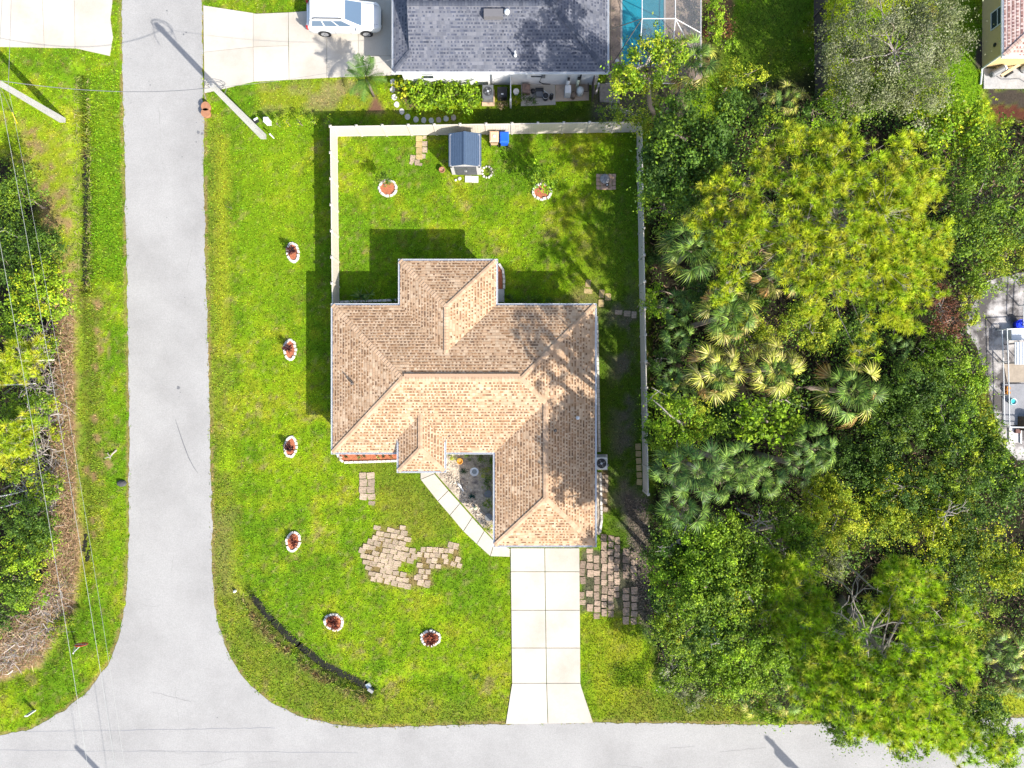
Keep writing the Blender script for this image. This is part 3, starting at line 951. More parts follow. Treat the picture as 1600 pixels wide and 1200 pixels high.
gx0, gx1, gy0 = -1.22 + ov, 5.45 - ov, -10.49 + ov
gh = (gx1 - gx0) / 2
grx = (gx0 + gx1) / 2
nx0, nx1, ny1 = -7.32 + ov, -0.905 - ov, 8.04 - ov
nh = (nx1 - nx0) / 2
nrx = (nx0 + nx1) / 2
R1.facet([(mx0, my0), (mx0, my1), (rw, ry)], (mx0, 0), (1, 0), ZE)
R1.facet([(mx0, my1), (rw, ry), (re, ry), (mx1, my1)], (0, my1), (0, -1), ZE)
R1.facet([(mx0, my0), (gx0, my0), (grx, my0 + gh), (re, ry), (rw, ry)], (0, my0), (0, 1), ZE)
R1.facet([(mx1, my1), (re, ry), (mx1, my0)], (mx1, 0), (-1, 0), ZE)
R1.facet([(mx1, my0), (mx1, gy0), (grx, gy0 + gh), (grx, my0 + gh)], (mx1, 0), (-1, 0), ZE)
R1.facet([(gx0, gy0), (gx0, my0), (grx, my0 + gh), (grx, gy0 + gh)], (gx0, 0), (1, 0), ZE)
R1.facet([(gx0, gy0), (gx1, gy0), (grx, gy0 + gh)], (0, gy0), (0, 1), ZE)
R1.facet([(nx0, my1), (nx0, ny1), (nrx, ny1 - nh), (nrx, my1 - nh)], (nx0, 0), (1, 0), ZE)
R1.facet([(nx1, my1), (nx1, ny1), (nrx, ny1 - nh), (nrx, my1 - nh)], (nx1, 0), (-1, 0), ZE)
R1.facet([(nx0, ny1), (nx1, ny1), (nrx, ny1 - nh)], (0, ny1), (0, -1), ZE)
Z = lambda run: ZE + PT * run
for a, b in (((mx0, my0, ZE), (rw, ry, Z(hd))), ((mx0, my1, ZE), (rw, ry, Z(hd))), ((mx1, my1, ZE), (re, ry, Z(hd))), ((grx, my0 + gh, Z(gh)), (re, ry, Z(hd))),
             ((gx0, gy0, ZE), (grx, gy0 + gh, Z(gh))), ((gx1, gy0, ZE), (grx, gy0 + gh, Z(gh))), ((grx, gy0 + gh, Z(gh)), (grx, my0 + gh, Z(gh))),
             ((nx0, ny1, ZE), (nrx, ny1 - nh, Z(nh))), ((nx1, ny1, ZE), (nrx, ny1 - nh, Z(nh))), ((nrx, ny1 - nh, Z(nh)), (nrx, my1 - nh, Z(nh))), ((rw, ry, Z(hd)), (re, ry, Z(hd)))):
    R1.cap(a, b)
# entry porch roof, a step higher than the main eave
ZP = 3.10
ex0, ex1, ey0 = -7.35 + ov, -4.2 - ov, -5.67 + ov
eh = (ex1 - ex0) / 2
erx = (ex0 + ex1) / 2
back = my0 + (ZP + PT * eh - ZE) / PT
side_y = my0 + (ZP - ZE) / PT
R1.facet([(ex0, ey0), (ex0, side_y), (erx, back), (erx, ey0 + eh)], (ex0, 0), (1, 0), ZP)
R1.facet([(ex1, ey0), (ex1, side_y), (erx, back), (erx, ey0 + eh)], (ex1, 0), (-1, 0), ZP)
R1.facet([(ex0, ey0), (ex1, ey0), (erx, ey0 + eh)], (0, ey0), (0, 1), ZP)
for a, b in (((ex0, ey0, ZP), (erx, ey0 + eh, ZP + PT * eh)), ((ex1, ey0, ZP), (erx, ey0 + eh, ZP + PT * eh)), ((erx, ey0 + eh, ZP + PT * eh), (erx, back, ZP + PT * eh))):
    R1.cap(a, b)
R1.parts(house, mat("roof_deck", (0.30, 0.20, 0.13), 0.9))
part("gutter", sweep(OUT, gutter_prof(ZE), M_alum, "gutter"), house)
part("gutter", sweep([(-7.35, side_y), (-7.35, -5.67), (-4.2, -5.67), (-4.2, side_y)], gutter_prof(ZP), M_alum, "gutter", closed=False), house)
part("fascia", sweep(OUT, [(-0.135, 2.60), (-0.135, 2.76), (-0.155, 2.76), (-0.155, 2.60)], M_white, "fascia"), house)
part("fascia", sweep([(-7.35, side_y), (-7.35, -5.67), (-4.2, -5.67), (-4.2, side_y)], [(-0.135, 2.92), (-0.135, 3.11), (-0.155, 3.11), (-0.155, 2.92)], M_white, "fascia", closed=False), house)
part("soffit", MB().prism(offset_poly(OUT, -0.156), 2.58, 2.60).mesh("soffit", M_white), house)
part("porch_ceiling", MB().box(-7.19, -4.36, -5.51, -4.0, 2.88, 2.90).mesh("porch_ceiling", M_white), house)
for sx in (-7.15, -4.40):      # gusset walls carrying the porch sides where they rise above the main roof
    part("porch_beam", MB().box(sx - 0.1, sx + 0.1, -5.45, side_y, 2.62, 2.88).mesh("porch_beam", M_stucco), house)
for sx in (-6.98, -4.57):
    part("porch_column", MB().box(sx - 0.15, sx + 0.15, -5.35, -5.05, 0.0, 2.62).mesh("porch_column", M_stucco), house)
FOOT = [(-11.14, -4.02), (-0.72, -4.02), (-0.72, -9.99), (4.95, -9.99), (4.95, 4.66), (-1.40, 4.66), (-1.40, 7.54), (-6.82, 7.54), (-6.82, 4.66), (-11.14, 4.66)]
walls(house, FOOT, -0.1, 2.58, M_stucco)
gd = part("garage_door", MB().box(-0.35, 4.55, -10.02, -9.985, 0.06, 2.2).mesh("garage_door", M_white), house)
for k in range(4):
    part("door_panel", MB().box(-0.33, 4.53, -10.05, -10.02, 0.09 + 0.53 * k, 0.58 + 0.53 * k).mesh("door_panel", M_white), gd, loc=(0, 0, 0))
fd = part("front_door", MB().box(-6.25, -5.25, -4.06, -4.015, 0.08, 2.15).mesh("front_door", mat("door_paint", (0.25, 0.10, 0.06), 0.5)), house)
for x in (-9.6, -2.6):
    window(house, (x, -4.02, 0.85), 1.5, 1.35, -math.pi / 2)
for x in (-9.4, 0.6, 3.2):
    window(house, (x, 4.66, 0.85), 1.3, 1.3, math.pi / 2)
window(house, (-4.1, 7.54, 0.1), 2.2, 2.1, math.pi / 2)
for y in (-1.5, 2.2):
    window(house, (-11.14, y, 0.85), 1.3, 1.3, math.pi)
for y in (1.8, -3.8):
    window(house, (4.95, y, 0.9), 1.1, 1.2, 0)
def roof_pipe(root, px, py, h, r, m, L=0.35, name="vent_pipe"):
    x, y = G(px, py, h)
    mb = MB()
    mb.lathe([(r * 2.2, -0.12), (r * 2.0, 0.03), (r * 1.15, 0.10)], (x, y, h), 10)
    mb.lathe([(r, -0.1), (r, L), (r * 0.8, L)], (x, y, h), 10)
    part(name, mb.mesh(name, m, True), root)
M_lead = mat("lead_grey", (0.10, 0.085, 0.075), 0.7)
roof_pipe(house, 903, 653, 3.5, 0.06, M_white, 0.4)
roof_pipe(house, 868, 673, 4.05, 0.05, M_lead, 0.3)
roof_pipe(house, 550, 599, 3.5, 0.05, M_lead, 0.3)
roof_pipe(house, 702, 682, 3.0, 0.04, M_lead, 0.2)
# raised slot vent under the north side of the main ridge
part("ridge_vent", MB().box(rw + 0.1, re - 0.1, ry + 0.05, ry + 0.30, Z(hd) - 0.12, Z(hd) + 0.035).mesh("ridge_vent", mat("vent_tan", (0.36, 0.235, 0.15), 0.8)), house)
part("porch_slab", MB().prism(Gs([(634, 690), (697, 690), (697, 733), (634, 733)]), -0.05, 0.09).mesh("porch_slab", M_conc2), house)
part("side_step", MB().prism(Gs([(776, 452), (788, 452), (788, 472), (776, 472)]), -0.05, 0.12).mesh("side_step", M_conc2), house)
CLEAR += [([(776, 452), (788, 452), (788, 472), (776, 472)], 1)]

# ------------------------------------------------------------------ the grey-roofed neighbour
PAL_BLUE = ([(0.122, 0.126, 0.146), (0.106, 0.111, 0.133), (0.140, 0.143, 0.162)], [(0.064, 0.070, 0.094), (0.053, 0.060, 0.084), (0.076, 0.081, 0.104)],
            [(0.075, 0.082, 0.102), (0.088, 0.094, 0.114), (0.062, 0.069, 0.090)])
nb = thing("house", "white-walled house with blue-grey shingle roof beside the screened pool", "house", (-0.8, 23.7, 0))
R2 = Roof(0.36, PAL_BLUE, expo=0.2, seed=9)
bx0, bx1, by0, by1 = -7.73 + ov, 6.25 - ov, 19.95 + ov, 27.5 - ov
bh = (by1 - by0) / 2
bry = (by0 + by1) / 2
sk = 1.05
Zb = lambda run: ZE + 0.36 * run
R2.facet([(bx0, by0), (bx1, by0), (bx1 - bh, bry), (bx0 + sk, bry), (bx0 + sk, by0 + sk)], (0, by0), (0, 1), ZE)
R2.facet([(bx0, by1), (bx1, by1), (bx1 - bh, bry), (bx0 + sk, bry), (bx0 + sk, by1 - sk)], (0, by1), (0, -1), ZE)
R2.facet([(bx1, by0), (bx1, by1), (bx1 - bh, bry)], (bx1, 0), (-1, 0), ZE)
R2.facet([(bx0, by0), (bx0, by1), (bx0 + sk, by1 - sk), (bx0 + sk, by0 + sk)], (bx0, 0), (1, 0), ZE)
for a, b in (((bx1, by0, ZE), (bx1 - bh, bry, Zb(bh))), ((bx1, by1, ZE), (bx1 - bh, bry, Zb(bh))), ((bx0, by0, ZE), (bx0 + sk, by0 + sk, Zb(sk))), ((bx0, by1, ZE), (bx0 + sk, by1 - sk, Zb(sk))),
             ((bx0 + sk, bry, Zb(bh)), (bx1 - bh, bry, Zb(bh)))):
    R2.cap(a, b)
R2.parts(nb, mat("roof_deck_grey", (0.12, 0.13, 0.16), 0.9))
part("gable_wall", MB().add([(bx0 + sk + 0.02, by0 + sk, Zb(sk)), (bx0 + sk + 0.02, by1 - sk, Zb(sk)), (bx0 + sk + 0.02, bry, Zb(bh) - 0.02)], [(0, 1, 2)]).mesh("gable_wall", M_stucco), nb)
NOUT = [(-7.73, 19.95), (6.25, 19.95), (6.25, 27.5), (-7.73, 27.5)]
part("gutter", sweep(NOUT, gutter_prof(ZE), M_alum, "gutter"), nb)
part("fascia", sweep(NOUT, [(-0.135, 2.60), (-0.135, 2.76), (-0.155, 2.76), (-0.155, 2.60)], M_white, "fascia"), nb)
part("soffit", MB().prism(offset_poly(NOUT, -0.156), 2.58, 2.60).mesh("soffit", M_white), nb)
NFOOT = [(-7.25, 20.4), (5.75, 20.4), (5.75, 27.05), (-7.25, 27.05)]
walls(nb, NFOOT, -0.1, 2.58, M_white)
window(nb, (-5.6, 20.4, 0.95), 0.9, 1.1, -math.pi / 2)
window(nb, (5.75, 23.5, 0.1), 2.4, 2.1, 0)
for x, z in ((-0.45, 1.9), (3.0, 1.9)):
    part("outlet_box", MB().box(x - 0.14, x + 0.14, 20.30, 20.40, z - 0.18, z + 0.18).mesh("outlet_box", M_white), nb)
part("meter_box", MB().box(0.95, 1.25, 20.26, 20.40, 1.2, 1.75).mesh("meter_box", M_white), nb)
part("meter_box", MB().box(1.95, 2.2, 20.28, 20.40, 1.3, 1.75).mesh("meter_box", M_grey), nb)
part("conduit", MB().tube([(1.25, 20.34, 1.4), (1.95, 20.34, 1.4)], 0.03, 6).tube([(1.95, 20.33, 1.3), (1.85, 20.33, 0.6), (2.1, 20.33, 0.3), (2.6, 20.3, 0.3)], 0.03, 6).mesh("conduit", M_dark), nb)
for x in (-1.35, 4.55):
    part("downspout", MB().box(x - 0.04, x + 0.04, 20.31, 20.395, 0.05, 2.55).mesh("downspout", M_grey if x < 0 else M_dark), nb)
for k, (x, z) in enumerate(((-0.15, 1.7), (-0.15, 1.9), (5.0, 1.9), (5.25, 1.9))):
    part("wall_vent", MB().lathe([(0.06, 0), (0.06, 0.05)], (0, 0, 0), 8).mesh("wall_vent", M_dark), nb, loc=(x + 0.8, 20.4 - 23.7 - 0.0, z), rot=(math.pi / 2, 0, 0))
x, y = G(771, 21, 4.1)
bxm = MB()
bxm.box(x - 0.60, x + 0.60, y - 0.24, y + 0.24, 3.75, 4.22)
part("roof_vent", bxm.mesh("roof_vent", mat("vent_grey", (0.13, 0.125, 0.13), 0.6)), nb)
x, y = G(792, 21, 4.0)
part("roof_turbine", MB().lathe([(0.10, -0.2), (0.10, 0.1), (0.17, 0.15), (0.19, 0.28), (0.12, 0.4), (0.02, 0.43)], (x, y, 3.95), 12).mesh("roof_turbine", M_alum, True), nb)
roof_pipe(nb, 805, 86, 3.3, 0.05, M_white, 0.5)

# ------------------------------------------------------------------ the pink-roofed house at the far corner
PAL_PINK = ([(0.50, 0.37, 0.33), (0.46, 0.33, 0.29), (0.53, 0.41, 0.36)], [(0.24, 0.13, 0.11), (0.21, 0.11, 0.10), (0.28, 0.16, 0.13)], [(0.42, 0.30, 0.25), (0.38, 0.26, 0.22)])
pk = thing("house", "tan-walled house with a pinkish shingle roof at the top edge behind the trees", "house", (37, 26, 0))
R3 = Roof(0.36, PAL_PINK, expo=0.22, seed=12)
px0, px1, py0, py1 = 31.5 + ov, 44.0, 20.98 + ov, 36.0
ph = (px1 - px0) / 2
prx = (px0 + px1) / 2
R3.facet([(px0, py0), (px0, py1), (prx, py1 - ph), (prx, py0 + ph)], (px0, 0), (1, 0), ZE)
R3.facet([(px1, py0), (px1, py1), (prx, py1 - ph), (prx, py0 + ph)], (px1, 0), (-1, 0), ZE)
R3.facet([(px0, py0), (px1, py0), (prx, py0 + ph)], (0, py0), (0, 1), ZE)
R3.facet([(px0, py1), (px1, py1), (prx, py1 - ph)], (0, py1), (0, -1), ZE)
for a, b in (((px0, py0, ZE), (prx, py0 + ph, Zb(ph))), ((px1, py0, ZE), (prx, py0 + ph, Zb(ph))), ((px0, py1, ZE), (prx, py1 - ph, Zb(ph))), ((px1, py1, ZE), (prx, py1 - ph, Zb(ph))),
             ((prx, py0 + ph, Zb(ph)), (prx, py1 - ph, Zb(ph)))):
    R3.cap(a, b)
R3.parts(pk, mat("roof_deck_pink", (0.2, 0.13, 0.11), 0.9))
POUT = [(31.5, 20.98), (44.12, 20.98), (44.12, 36.12), (31.5, 36.12)]
part("gutter", sweep(POUT, gutter_prof(ZE), M_alum, "gutter"), pk)
part("fascia", sweep(POUT, [(-0.135, 2.60), (-0.135, 2.76), (-0.155, 2.76), (-0.155, 2.60)], M_white, "fascia"), pk)
part("soffit", MB().prism(offset_poly(POUT, -0.156), 2.58, 2.60).mesh("soffit", M_white), pk)
walls(pk, [(32.05, 21.55), (43.5, 21.55), (43.5, 35.5), (32.05, 35.5)], -0.1, 2.58, M_tanstucco)
window(pk, (32.05, 24.2, 0.9), 1.2, 1.3, math.pi)
part("wall_vent", MB().lathe([(0.13, 0), (0.13, 0.06), (0.02, 0.08)], (0, 0, 0), 10).mesh("wall_vent", M_dark), pk, loc=(32.05 - 37, 22.5 - 26, 1.3), rot=(0, -math.pi / 2, 0))
part("downspout", MB().tube([(31.9, 21.45, 2.5), (31.9, 21.40, 0.25), (31.95, 21.1, 0.12), (31.9, 20.4, 0.08)], 0.06, 8).mesh("downspout", M_alum), pk)

# ------------------------------------------------------------------ pool and screen cage
root = thing("swimming_pool", "turquoise swimming pool under a screen cage behind the grey-roofed house", "pool", (9, 24, 0))
part("pool_deck", MB().prism(Gs([(951, 131), (1060, 131), (1097, 131), (1097, -300), (951, -300)]), -0.1, 0.05).mesh("pool_deck", M_deck), root)
part("water", MB().prism(Gs([(972, 102), (1037, 102), (1037, -280), (972, -280)]), -0.1, 0.058).mesh("water", M_pool), root)
X0, X1 = G(972, 102)[0], G(1037, 102)[0]
Y0 = G(972, 102)[1]
cp = MB()
cp.box(X0 - 0.12, X0, Y0 - 0.12, 38.4, 0.0, 0.085)
cp.box(X1, X1 + 0.12, Y0 - 0.12, 38.4, 0.0, 0.085)
cp.box(X0 + 0.002, X1 - 0.002, Y0 - 0.12, Y0, 0.0, 0.083)
part("coping", cp.mesh("coping", M_conc2), root)
cage = thing("screen_cage", "white-framed screen enclosure with sloped sides over the pool", "pool cage", (9, 24, 0))
cx0, cx1, cy = 6.34, 12.2, 20.46
he, ht = 2.5, 3.6
tx0, tx1, ty = 8.2, 10.3, 23.05
def beam(a, b, t=0.048, name="beam", m=M_white):
    part(name, MB().tube([a, b], t * 0.62, 4).mesh(name, m), cage)
M_bronze = mat("dark_frame", (0.05, 0.048, 0.045), 0.5)
beam((cx0, cy, he), (cx1, cy, he), m=M_bronze)
beam((cx1, cy, he), (cx1, 38, he))
beam((cx0, cy, he), (cx0, 38, he), m=M_bronze)
beam((cx0, cy, 0.08), (cx1, cy, 0.08))
for a, b, mm in (((cx0, cy, he), (tx0, ty, ht), M_bronze), ((cx1, cy, he), (tx1, ty, ht), M_white), ((tx0, ty, ht), (tx1, ty, ht), M_white), ((tx0, ty, ht), (tx0, 38, ht), M_white), ((tx1, ty, ht), (tx1, 38, ht), M_white),
             ((cx0, 22.9, he), (tx0, ty, ht), M_bronze), ((cx1, 22.7, he), (tx1, ty, ht), M_white), ((tx0, cy, he), (tx0, ty, ht), M_white), ((tx1, cy, he), (tx1, ty, ht), M_white), ((cx0, 26.5, he), (tx0, 26.6, ht), M_bronze), ((tx0, 26.6, ht), (tx1, 26.6, ht), M_white),
             ((tx1, 26.6, ht), (cx1, 26.5, he), M_white)):
    beam(a, b, m=mm)
for p in ((cx0, cy), (tx0, cy), (tx1, cy), (cx1, cy), (cx1, 22.7), (cx1, 26.5)):
    beam((p[0], p[1], 0.05), (p[0], p[1], he), name="post", m=M_white if p[0] > 7 else M_bronze)
def scr(*pts):
    part("screen", MB().add(pts, [tuple(range(len(pts)))]).mesh("screen", M_screen), cage)
scr((tx0, ty, ht), (tx1, ty, ht), (tx1, 38, ht), (tx0, 38, ht))
scr((tx0, cy, he), (tx1, cy, he), (tx1, ty, ht), (tx0, ty, ht))
scr((tx1, cy, he), (cx1, cy, he), (tx1, ty, ht))
scr((cx1, cy, he), (cx1, 38, he), (tx1, 38, ht), (tx1, ty, ht))
scr((cx0, cy, 0.1), (cx1, cy, 0.1), (cx1, cy, he), (cx0, cy, he))
scr((cx1, cy, 0.1), (cx1, 38, 0.1), (cx1, 38, he), (cx1, cy, he))
single("wooden_step", MB().prism(Gs([(936, 132), (967, 132), (968, 162), (937, 160)]), -0.02, 0.14).mesh("wooden_step", M_wood), "grey weathered timber landing outside the pool cage", "deck")
tag(single("pool_light", MB().lathe([(0.14, 0.05), (0.14, 0.10), (0.02, 0.12)], (*G(964, 96), 0), 12).mesh("pool_light", M_white)), "small round white disc on the brown pool deck", "lid")

# ------------------------------------------------------------------ vinyl fences
def fence(name, label, pts, hgt, board, m, group=None, post_m=None, pname="panel", gap=0.0, skip=False):
    """pts: the posts in order (metres). A panel (boards between two rails) and a capped post for every bay."""
    cx, cy = np.mean(pts, axis=0)
    root = thing(name, label, "fence", (cx, cy, 0), group)
    for i, (x, y) in enumerate(pts):
        if skip and i == 0:
            continue
        mb = MB()
        mb.box(x - 0.065, x + 0.065, y - 0.065, y + 0.065, -0.1, hgt + 0.03)
        mb.obox((x, y, hgt + 0.03), (0.17, 0.17, 0.03))
        mb.obox((x, y, hgt + 0.06), (0.16, 0.16, 0.05), taper=0.2)
        p = part("post", mb.mesh("post", post_m or m), root)
    for (a, b) in zip(pts[:-1], pts[1:]):
        L = math.hypot(b[0] - a[0], b[1] - a[1])
        an = math.atan2(b[1] - a[1], b[0] - a[0])
        mb = MB()
        L2 = L - 0.135
        k = max(1, round(L2 / board))
        w = L2 / k
        for j in range(k):
            u = -L2 / 2 + w * (j + 0.5)
            mb.obox((u, 0, 0.10), (w - 0.008 - gap, 0.028, hgt - 0.14))
        mb.obox((0, 0, 0.03), (L2, 0.055, 0.14))
        mb.obox((0, 0, hgt - 0.13), (L2, 0.055, 0.12))
        o = part(pname, mb.mesh(pname, m), root, loc=((a[0] + b[0]) / 2 - cx, (a[1] + b[1]) / 2 - cy, 0), rot=(0, 0, an))
    return root
def lerp2(a, b, n):
    return [(a[0] + (b[0] - a[0]) * i / n, a[1] + (b[1] - a[1]) * i / n) for i in range(n + 1)]
NW, NE = G(527, 213), G(995, 206)
SW = G(530, 488)
SE_ = G(1005, 766)
fence("vinyl_fence", "cream vinyl privacy fence along the top of the back lawn behind the shed", lerp2(NW, NE, 12), 1.83, 0.18, M_vinyl, "cream vinyl fences round the back yard")
fence("vinyl_fence", "cream vinyl privacy fence running from the house to the yard corner by the street", lerp2(NW, SW, 7), 1.83, 0.18, M_vinyl, "cream vinyl fences round the back yard", skip=True)
fence("vinyl_fence", "long shaded vinyl fence between the side yard and the palm thicket", lerp2(NE, SE_, 14), 1.83, 0.18, M_vinyl, "cream vinyl fences round the back yard", skip=True)
fence("wooden_fence", "dark weathered board fence in shade between two back yards", lerp2(G(1271, -60), G(1274, 156), 5), 1.85, 0.14, M_fencewood)

# ------------------------------------------------------------------ utility poles and wires
def utility_pole(base, h, label, dark_cable=False, transformer=False, seed=1):
    x, y = base
    root = thing("utility_pole", label, "utility pole", (x, y, 0), "concrete utility poles")
    sh = MB()
    sh.add([(x - .19, y - .16, -.3), (x + .19, y - .16, -.3), (x + .19, y + .16, -.3), (x - .19, y + .16, -.3),
            (x - .11, y - .10, h), (x + .11, y - .10, h), (x + .11, y + .10, h), (x - .11, y + .10, h)],
           [(3, 2, 1, 0), (4, 5, 6, 7), (0, 1, 5, 4), (1, 2, 6, 5), (2, 3, 7, 6), (3, 0, 4, 7)])
    part("pole_shaft", sh.mesh("pole_shaft", mat("pole_concrete", (0.33, 0.325, 0.315), 0.8, noise=(1.5, 0.12), noise2=(10, 0.1))), root)
    if dark_cable:
        part("riser_cable", MB().tube([(x + .02, y + .20, 0.2), (x, y + .15, h * .6), (x, y + .14, h - .3)], 0.035, 6).mesh("riser_cable", M_dark), root)
    r = random.Random(seed)
    for i in range(2):
        z = h - 0.15 - 0.5 * i
        ins = MB().lathe([(0.05, 0), (0.08, 0.06), (0.05, 0.1), (0.08, 0.15), (0.03, 0.22)], (x, y + (0.2 if i else 0), z), 8)
        part("insulator", ins.mesh("insulator", M_grey), root)
    if transformer:
        t = MB().lathe([(0.26, 0), (0.28, 0.1), (0.28, 0.85), (0.2, 0.95), (0.05, 1.0)], (x - .35, y + .2, h - 2.2), 14)
        part("transformer", t.mesh("transformer", M_steel, True), root)
    return root
P1 = G(412, 214)
utility_pole(P1, 8.35, "pale concrete utility pole leaning over the grey-roofed house's driveway apron", seed=2)
p1 = thing("cable_coil", "loop of black slack cable hung near the top of the driveway utility pole", "cable", (P1[0], P1[1], 7.6))
cl = MB()
for k in range(2):
    cl.tube([(P1[0] + math.cos(a) * (0.5 + .1 * k) - .1, P1[1] + .28 + .12 * k, 7.75 + math.sin(a) * (0.55 - .06 * k)) for a in np.linspace(0, 2 * math.pi, 18)], 0.022, 5)
cl.tube([(P1[0] - .2, P1[1] + .2, 8.1), (P1[0] - .5, P1[1] + .3, 8.0), (P1[0] - 0.8, P1[1] - .1, 7.5), (P1[0] - 0.85, P1[1] - .3, 7.1)], 0.02, 5)
cl.tube([(P1[0] + .1, P1[1] + .2, 8.2), (P1[0] + .5, P1[1] + .3, 8.15), (P1[0] + .55, P1[1] + .1, 7.6), (P1[0] + .2, P1[1] + .1, 7.0)], 0.02, 5)
part("cable_loop", cl.mesh("cable_loop", M_cable), p1)
P2 = G(98, 188)
utility_pole(P2, 8.6, "concrete utility pole with a dark riser cable on the verge across the road", True, seed=3)
P3 = G(288, 1344)
utility_pole(P3, 8.4, "concrete utility pole whose shadow falls on the lower road from below the frame", seed=4, transformer=False)
P4 = (G(1366, 1329)[0], G(1366, 1329)[1])  # unseen pole, added to throw a shadow onto the lower road
utility_pole(P4, 8.4, "unseen transformer pole added to throw the shadow on the lower road beside the overhanging pine", seed=5, transformer=True)
P5 = (P2[0] + 0.6, P2[1] + 42)
utility_pole(P5, 8.6, "far utility pole beyond the top edge, carrying the roadside wires", seed=6)
def sag(a, b, s, n=22):
    return [(a[0] + (b[0] - a[0]) * t, a[1] + (b[1] - a[1]) * t, a[2] + (b[2] - a[2]) * t - 4 * s * t * (1 - t)) for t in np.linspace(0, 1, n)]
def wire(a, b, s, r, m, label):
    tag(single("overhead_wire", MB().tube(sag(a, b, s), r, 5).mesh("overhead_wire", m)), label, "wire", "overhead wires")
wire((*P2, 8.5), (*P3, 8.3), 0.5, 0.011, M_wire, "highest overhead wire crossing the woods beside the road")
wire((P2[0] + .1, P2[1], 6.2), (P3[0] + .1, P3[1], 6.0), 0.45, 0.011, M_wire, "lower overhead wire running over the brown brush strip")
wire((P2[0] + .15, P2[1], 5.4), (P3[0] + .15, P3[1], 5.3), 0.6, 0.007, M_wire, "thin lowest overhead line closest to the road edge")
for k, (z, o) in enumerate(((8.5, 0), (6.2, 0.1), (5.4, 0.15))):
    wire((P2[0] + o, P2[1], z), (P5[0] + o + (0, .3, -.4)[k], P5[1], z), 0.5, 0.013, M_cable,
         ("uppermost", "middle", "lowest")[k] + " of the wires over the white driveway at the corner of the picture")
wire((P2[0], P2[1], 6.4), (P1[0] - .1, P1[1] + .1, 7.8), 1.1, 0.019, M_cable, "sagging black cable crossing the road between two poles")
wire((P1[0], P1[1], 8.0), (-7.3, 21.0, 2.7), 0.5, 0.010, M_cable, "thin service line from the driveway pole to the grey-roofed house")
gy = thing("guy_wire", "guy wire with a yellow guard anchored beside the roadside pole", "guy wire", (*G(27, 193), 0))
A = (*G(27, 193), 0.0)
B = (P2[0] + .02, P2[1] + .1, 6.2)
pt = lambda t: tuple(A[i] + (B[i] - A[i]) * t for i in range(3))
part("guy_cable", MB().tube([A, B], 0.014, 5).mesh("guy_cable", M_cable), gy)
part("guy_guard", MB().tube([pt(0.01), pt(0.27)], 0.035, 6).mesh("guy_guard", M_yellow), gy)

# ------------------------------------------------------------------ small roadside things
for i, (px, py, lab) in enumerate(((324, 169, "round ribbed terracotta pot at the road edge, touching the driveway apron grass"), (324, 179, "round terracotta pot at the road edge, the lower of the pair"))):
    x, y = G(px + 1.5, py + 1)
    t = thing("clay_pot", lab, "pot", (x, y, 0), "terracotta pots at the road edge")
    part("pot_body", MB().lathe([(0.22, 0), (0.30, 0.25), (0.29, 0.42), (0.25, 0.42), (0.25, 0.36), (0.0, 0.36)], (x, y, 0), 16).mesh("pot_body", M_terra, True), t)
    part("pot_rim", MB().lathe([(0.24, 0.40), (0.31, 0.40), (0.31, 0.46), (0.24, 0.46)], (x, y, 0), 16).mesh("pot_rim", M_terra), t)
    part("pot_soil", MB().lathe([(0.16, 0.37), (0.16, 0.41), (0.02, 0.43)], (x, y, 0), 12).mesh("pot_soil", mat("peach_clay", (0.42, 0.24, 0.14), 0.8)), t)
x, y = G(421, 193)
t = thing("utility_pedestal", "white plastic utility pedestal standing beside the row of small flowering shrubs", "utility box", (x, y, 0))
part("pedestal_body", MB().obox((x, y, 0), (0.30, 0.30, 0.75)).mesh("pedestal_body", M_white), t)
part("pedestal_cap", MB().obox((x, y, 0.75), (0.34, 0.34, 0.08), taper=0.7).mesh("pedestal_cap", M_white), t)
x, y = G(428, 216)
t = thing("marker_stake", "short pale stake in the lawn beside the foot of the driveway pole", "stake", (x, y, 0))
part("stake_post", MB().tube([(x, y, 0), (x, y, 0.75)], 0.04, 6).mesh("stake_post", M_white), t)
part("stake_cap", MB().lathe([(0.06, 0.72), (0.06, 0.80), (0.02, 0.84)], (x, y, 0), 8).mesh("stake_cap", M_white), t)
x, y = G(401, 190)
t = thing("meter_box", "low dark box with a pale lid in the grass by the driveway pole", "box", (x, y, 0))
part("box_body", MB().obox((x, y, 0), (0.34, 0.22, 0.30), 0.5).mesh("box_body", M_dark), t)
part("box_lid", MB().obox((x + .06, y + .06, 0.30), (0.30, 0.12, 0.05), 0.5).mesh("box_lid", M_white), t)
x, y = G(191, 755)
tag(single("rock", MB().lathe([(0.26, -0.05), (0.30, 0.08), (0.2, 0.22), (0.05, 0.26)], (0, 0, 0), 7, 1.2, 0.8).mesh("rock", M_rock), loc=(x, y, 0)), "dark rock in the grass at the road edge opposite the house", "rock")
# stop sign seen almost edge on, its post leaning
x, y = G(117, 1008)
sx, sy, sz = *G(127, 1007, 2.05), 2.05
tx_, ty_, tz_ = *G(114.5, 1021, 2.3), 2.3
t = thing("stop_sign", "red stop sign on a leaning white post at the road corner by the brown brush", "road sign", (x, y, 0))
part("sign_post", MB().tube([(x, y, -.1), (tx_, ty_, tz_)], 0.05, 4).mesh("sign_post", M_white), t)
oct_ = [(sx + 0.40 * math.cos(math.pi / 8 + k * math.pi / 4), sz + 0.40 * math.sin(math.pi / 8 + k * math.pi / 4)) for k in range(8)]
vs = [(a, sy - 0.012, b) for a, b in oct_] + [(a, sy + 0.012, b) for a, b in oct_]
pl = part("sign_plate", MB().add(vs, [tuple(range(8)), tuple(range(15, 7, -1))] + [(i, 8 + i, 8 + (i + 1) % 8, (i + 1) % 8) for i in range(8)]).mesh("sign_plate", M_signred), t)
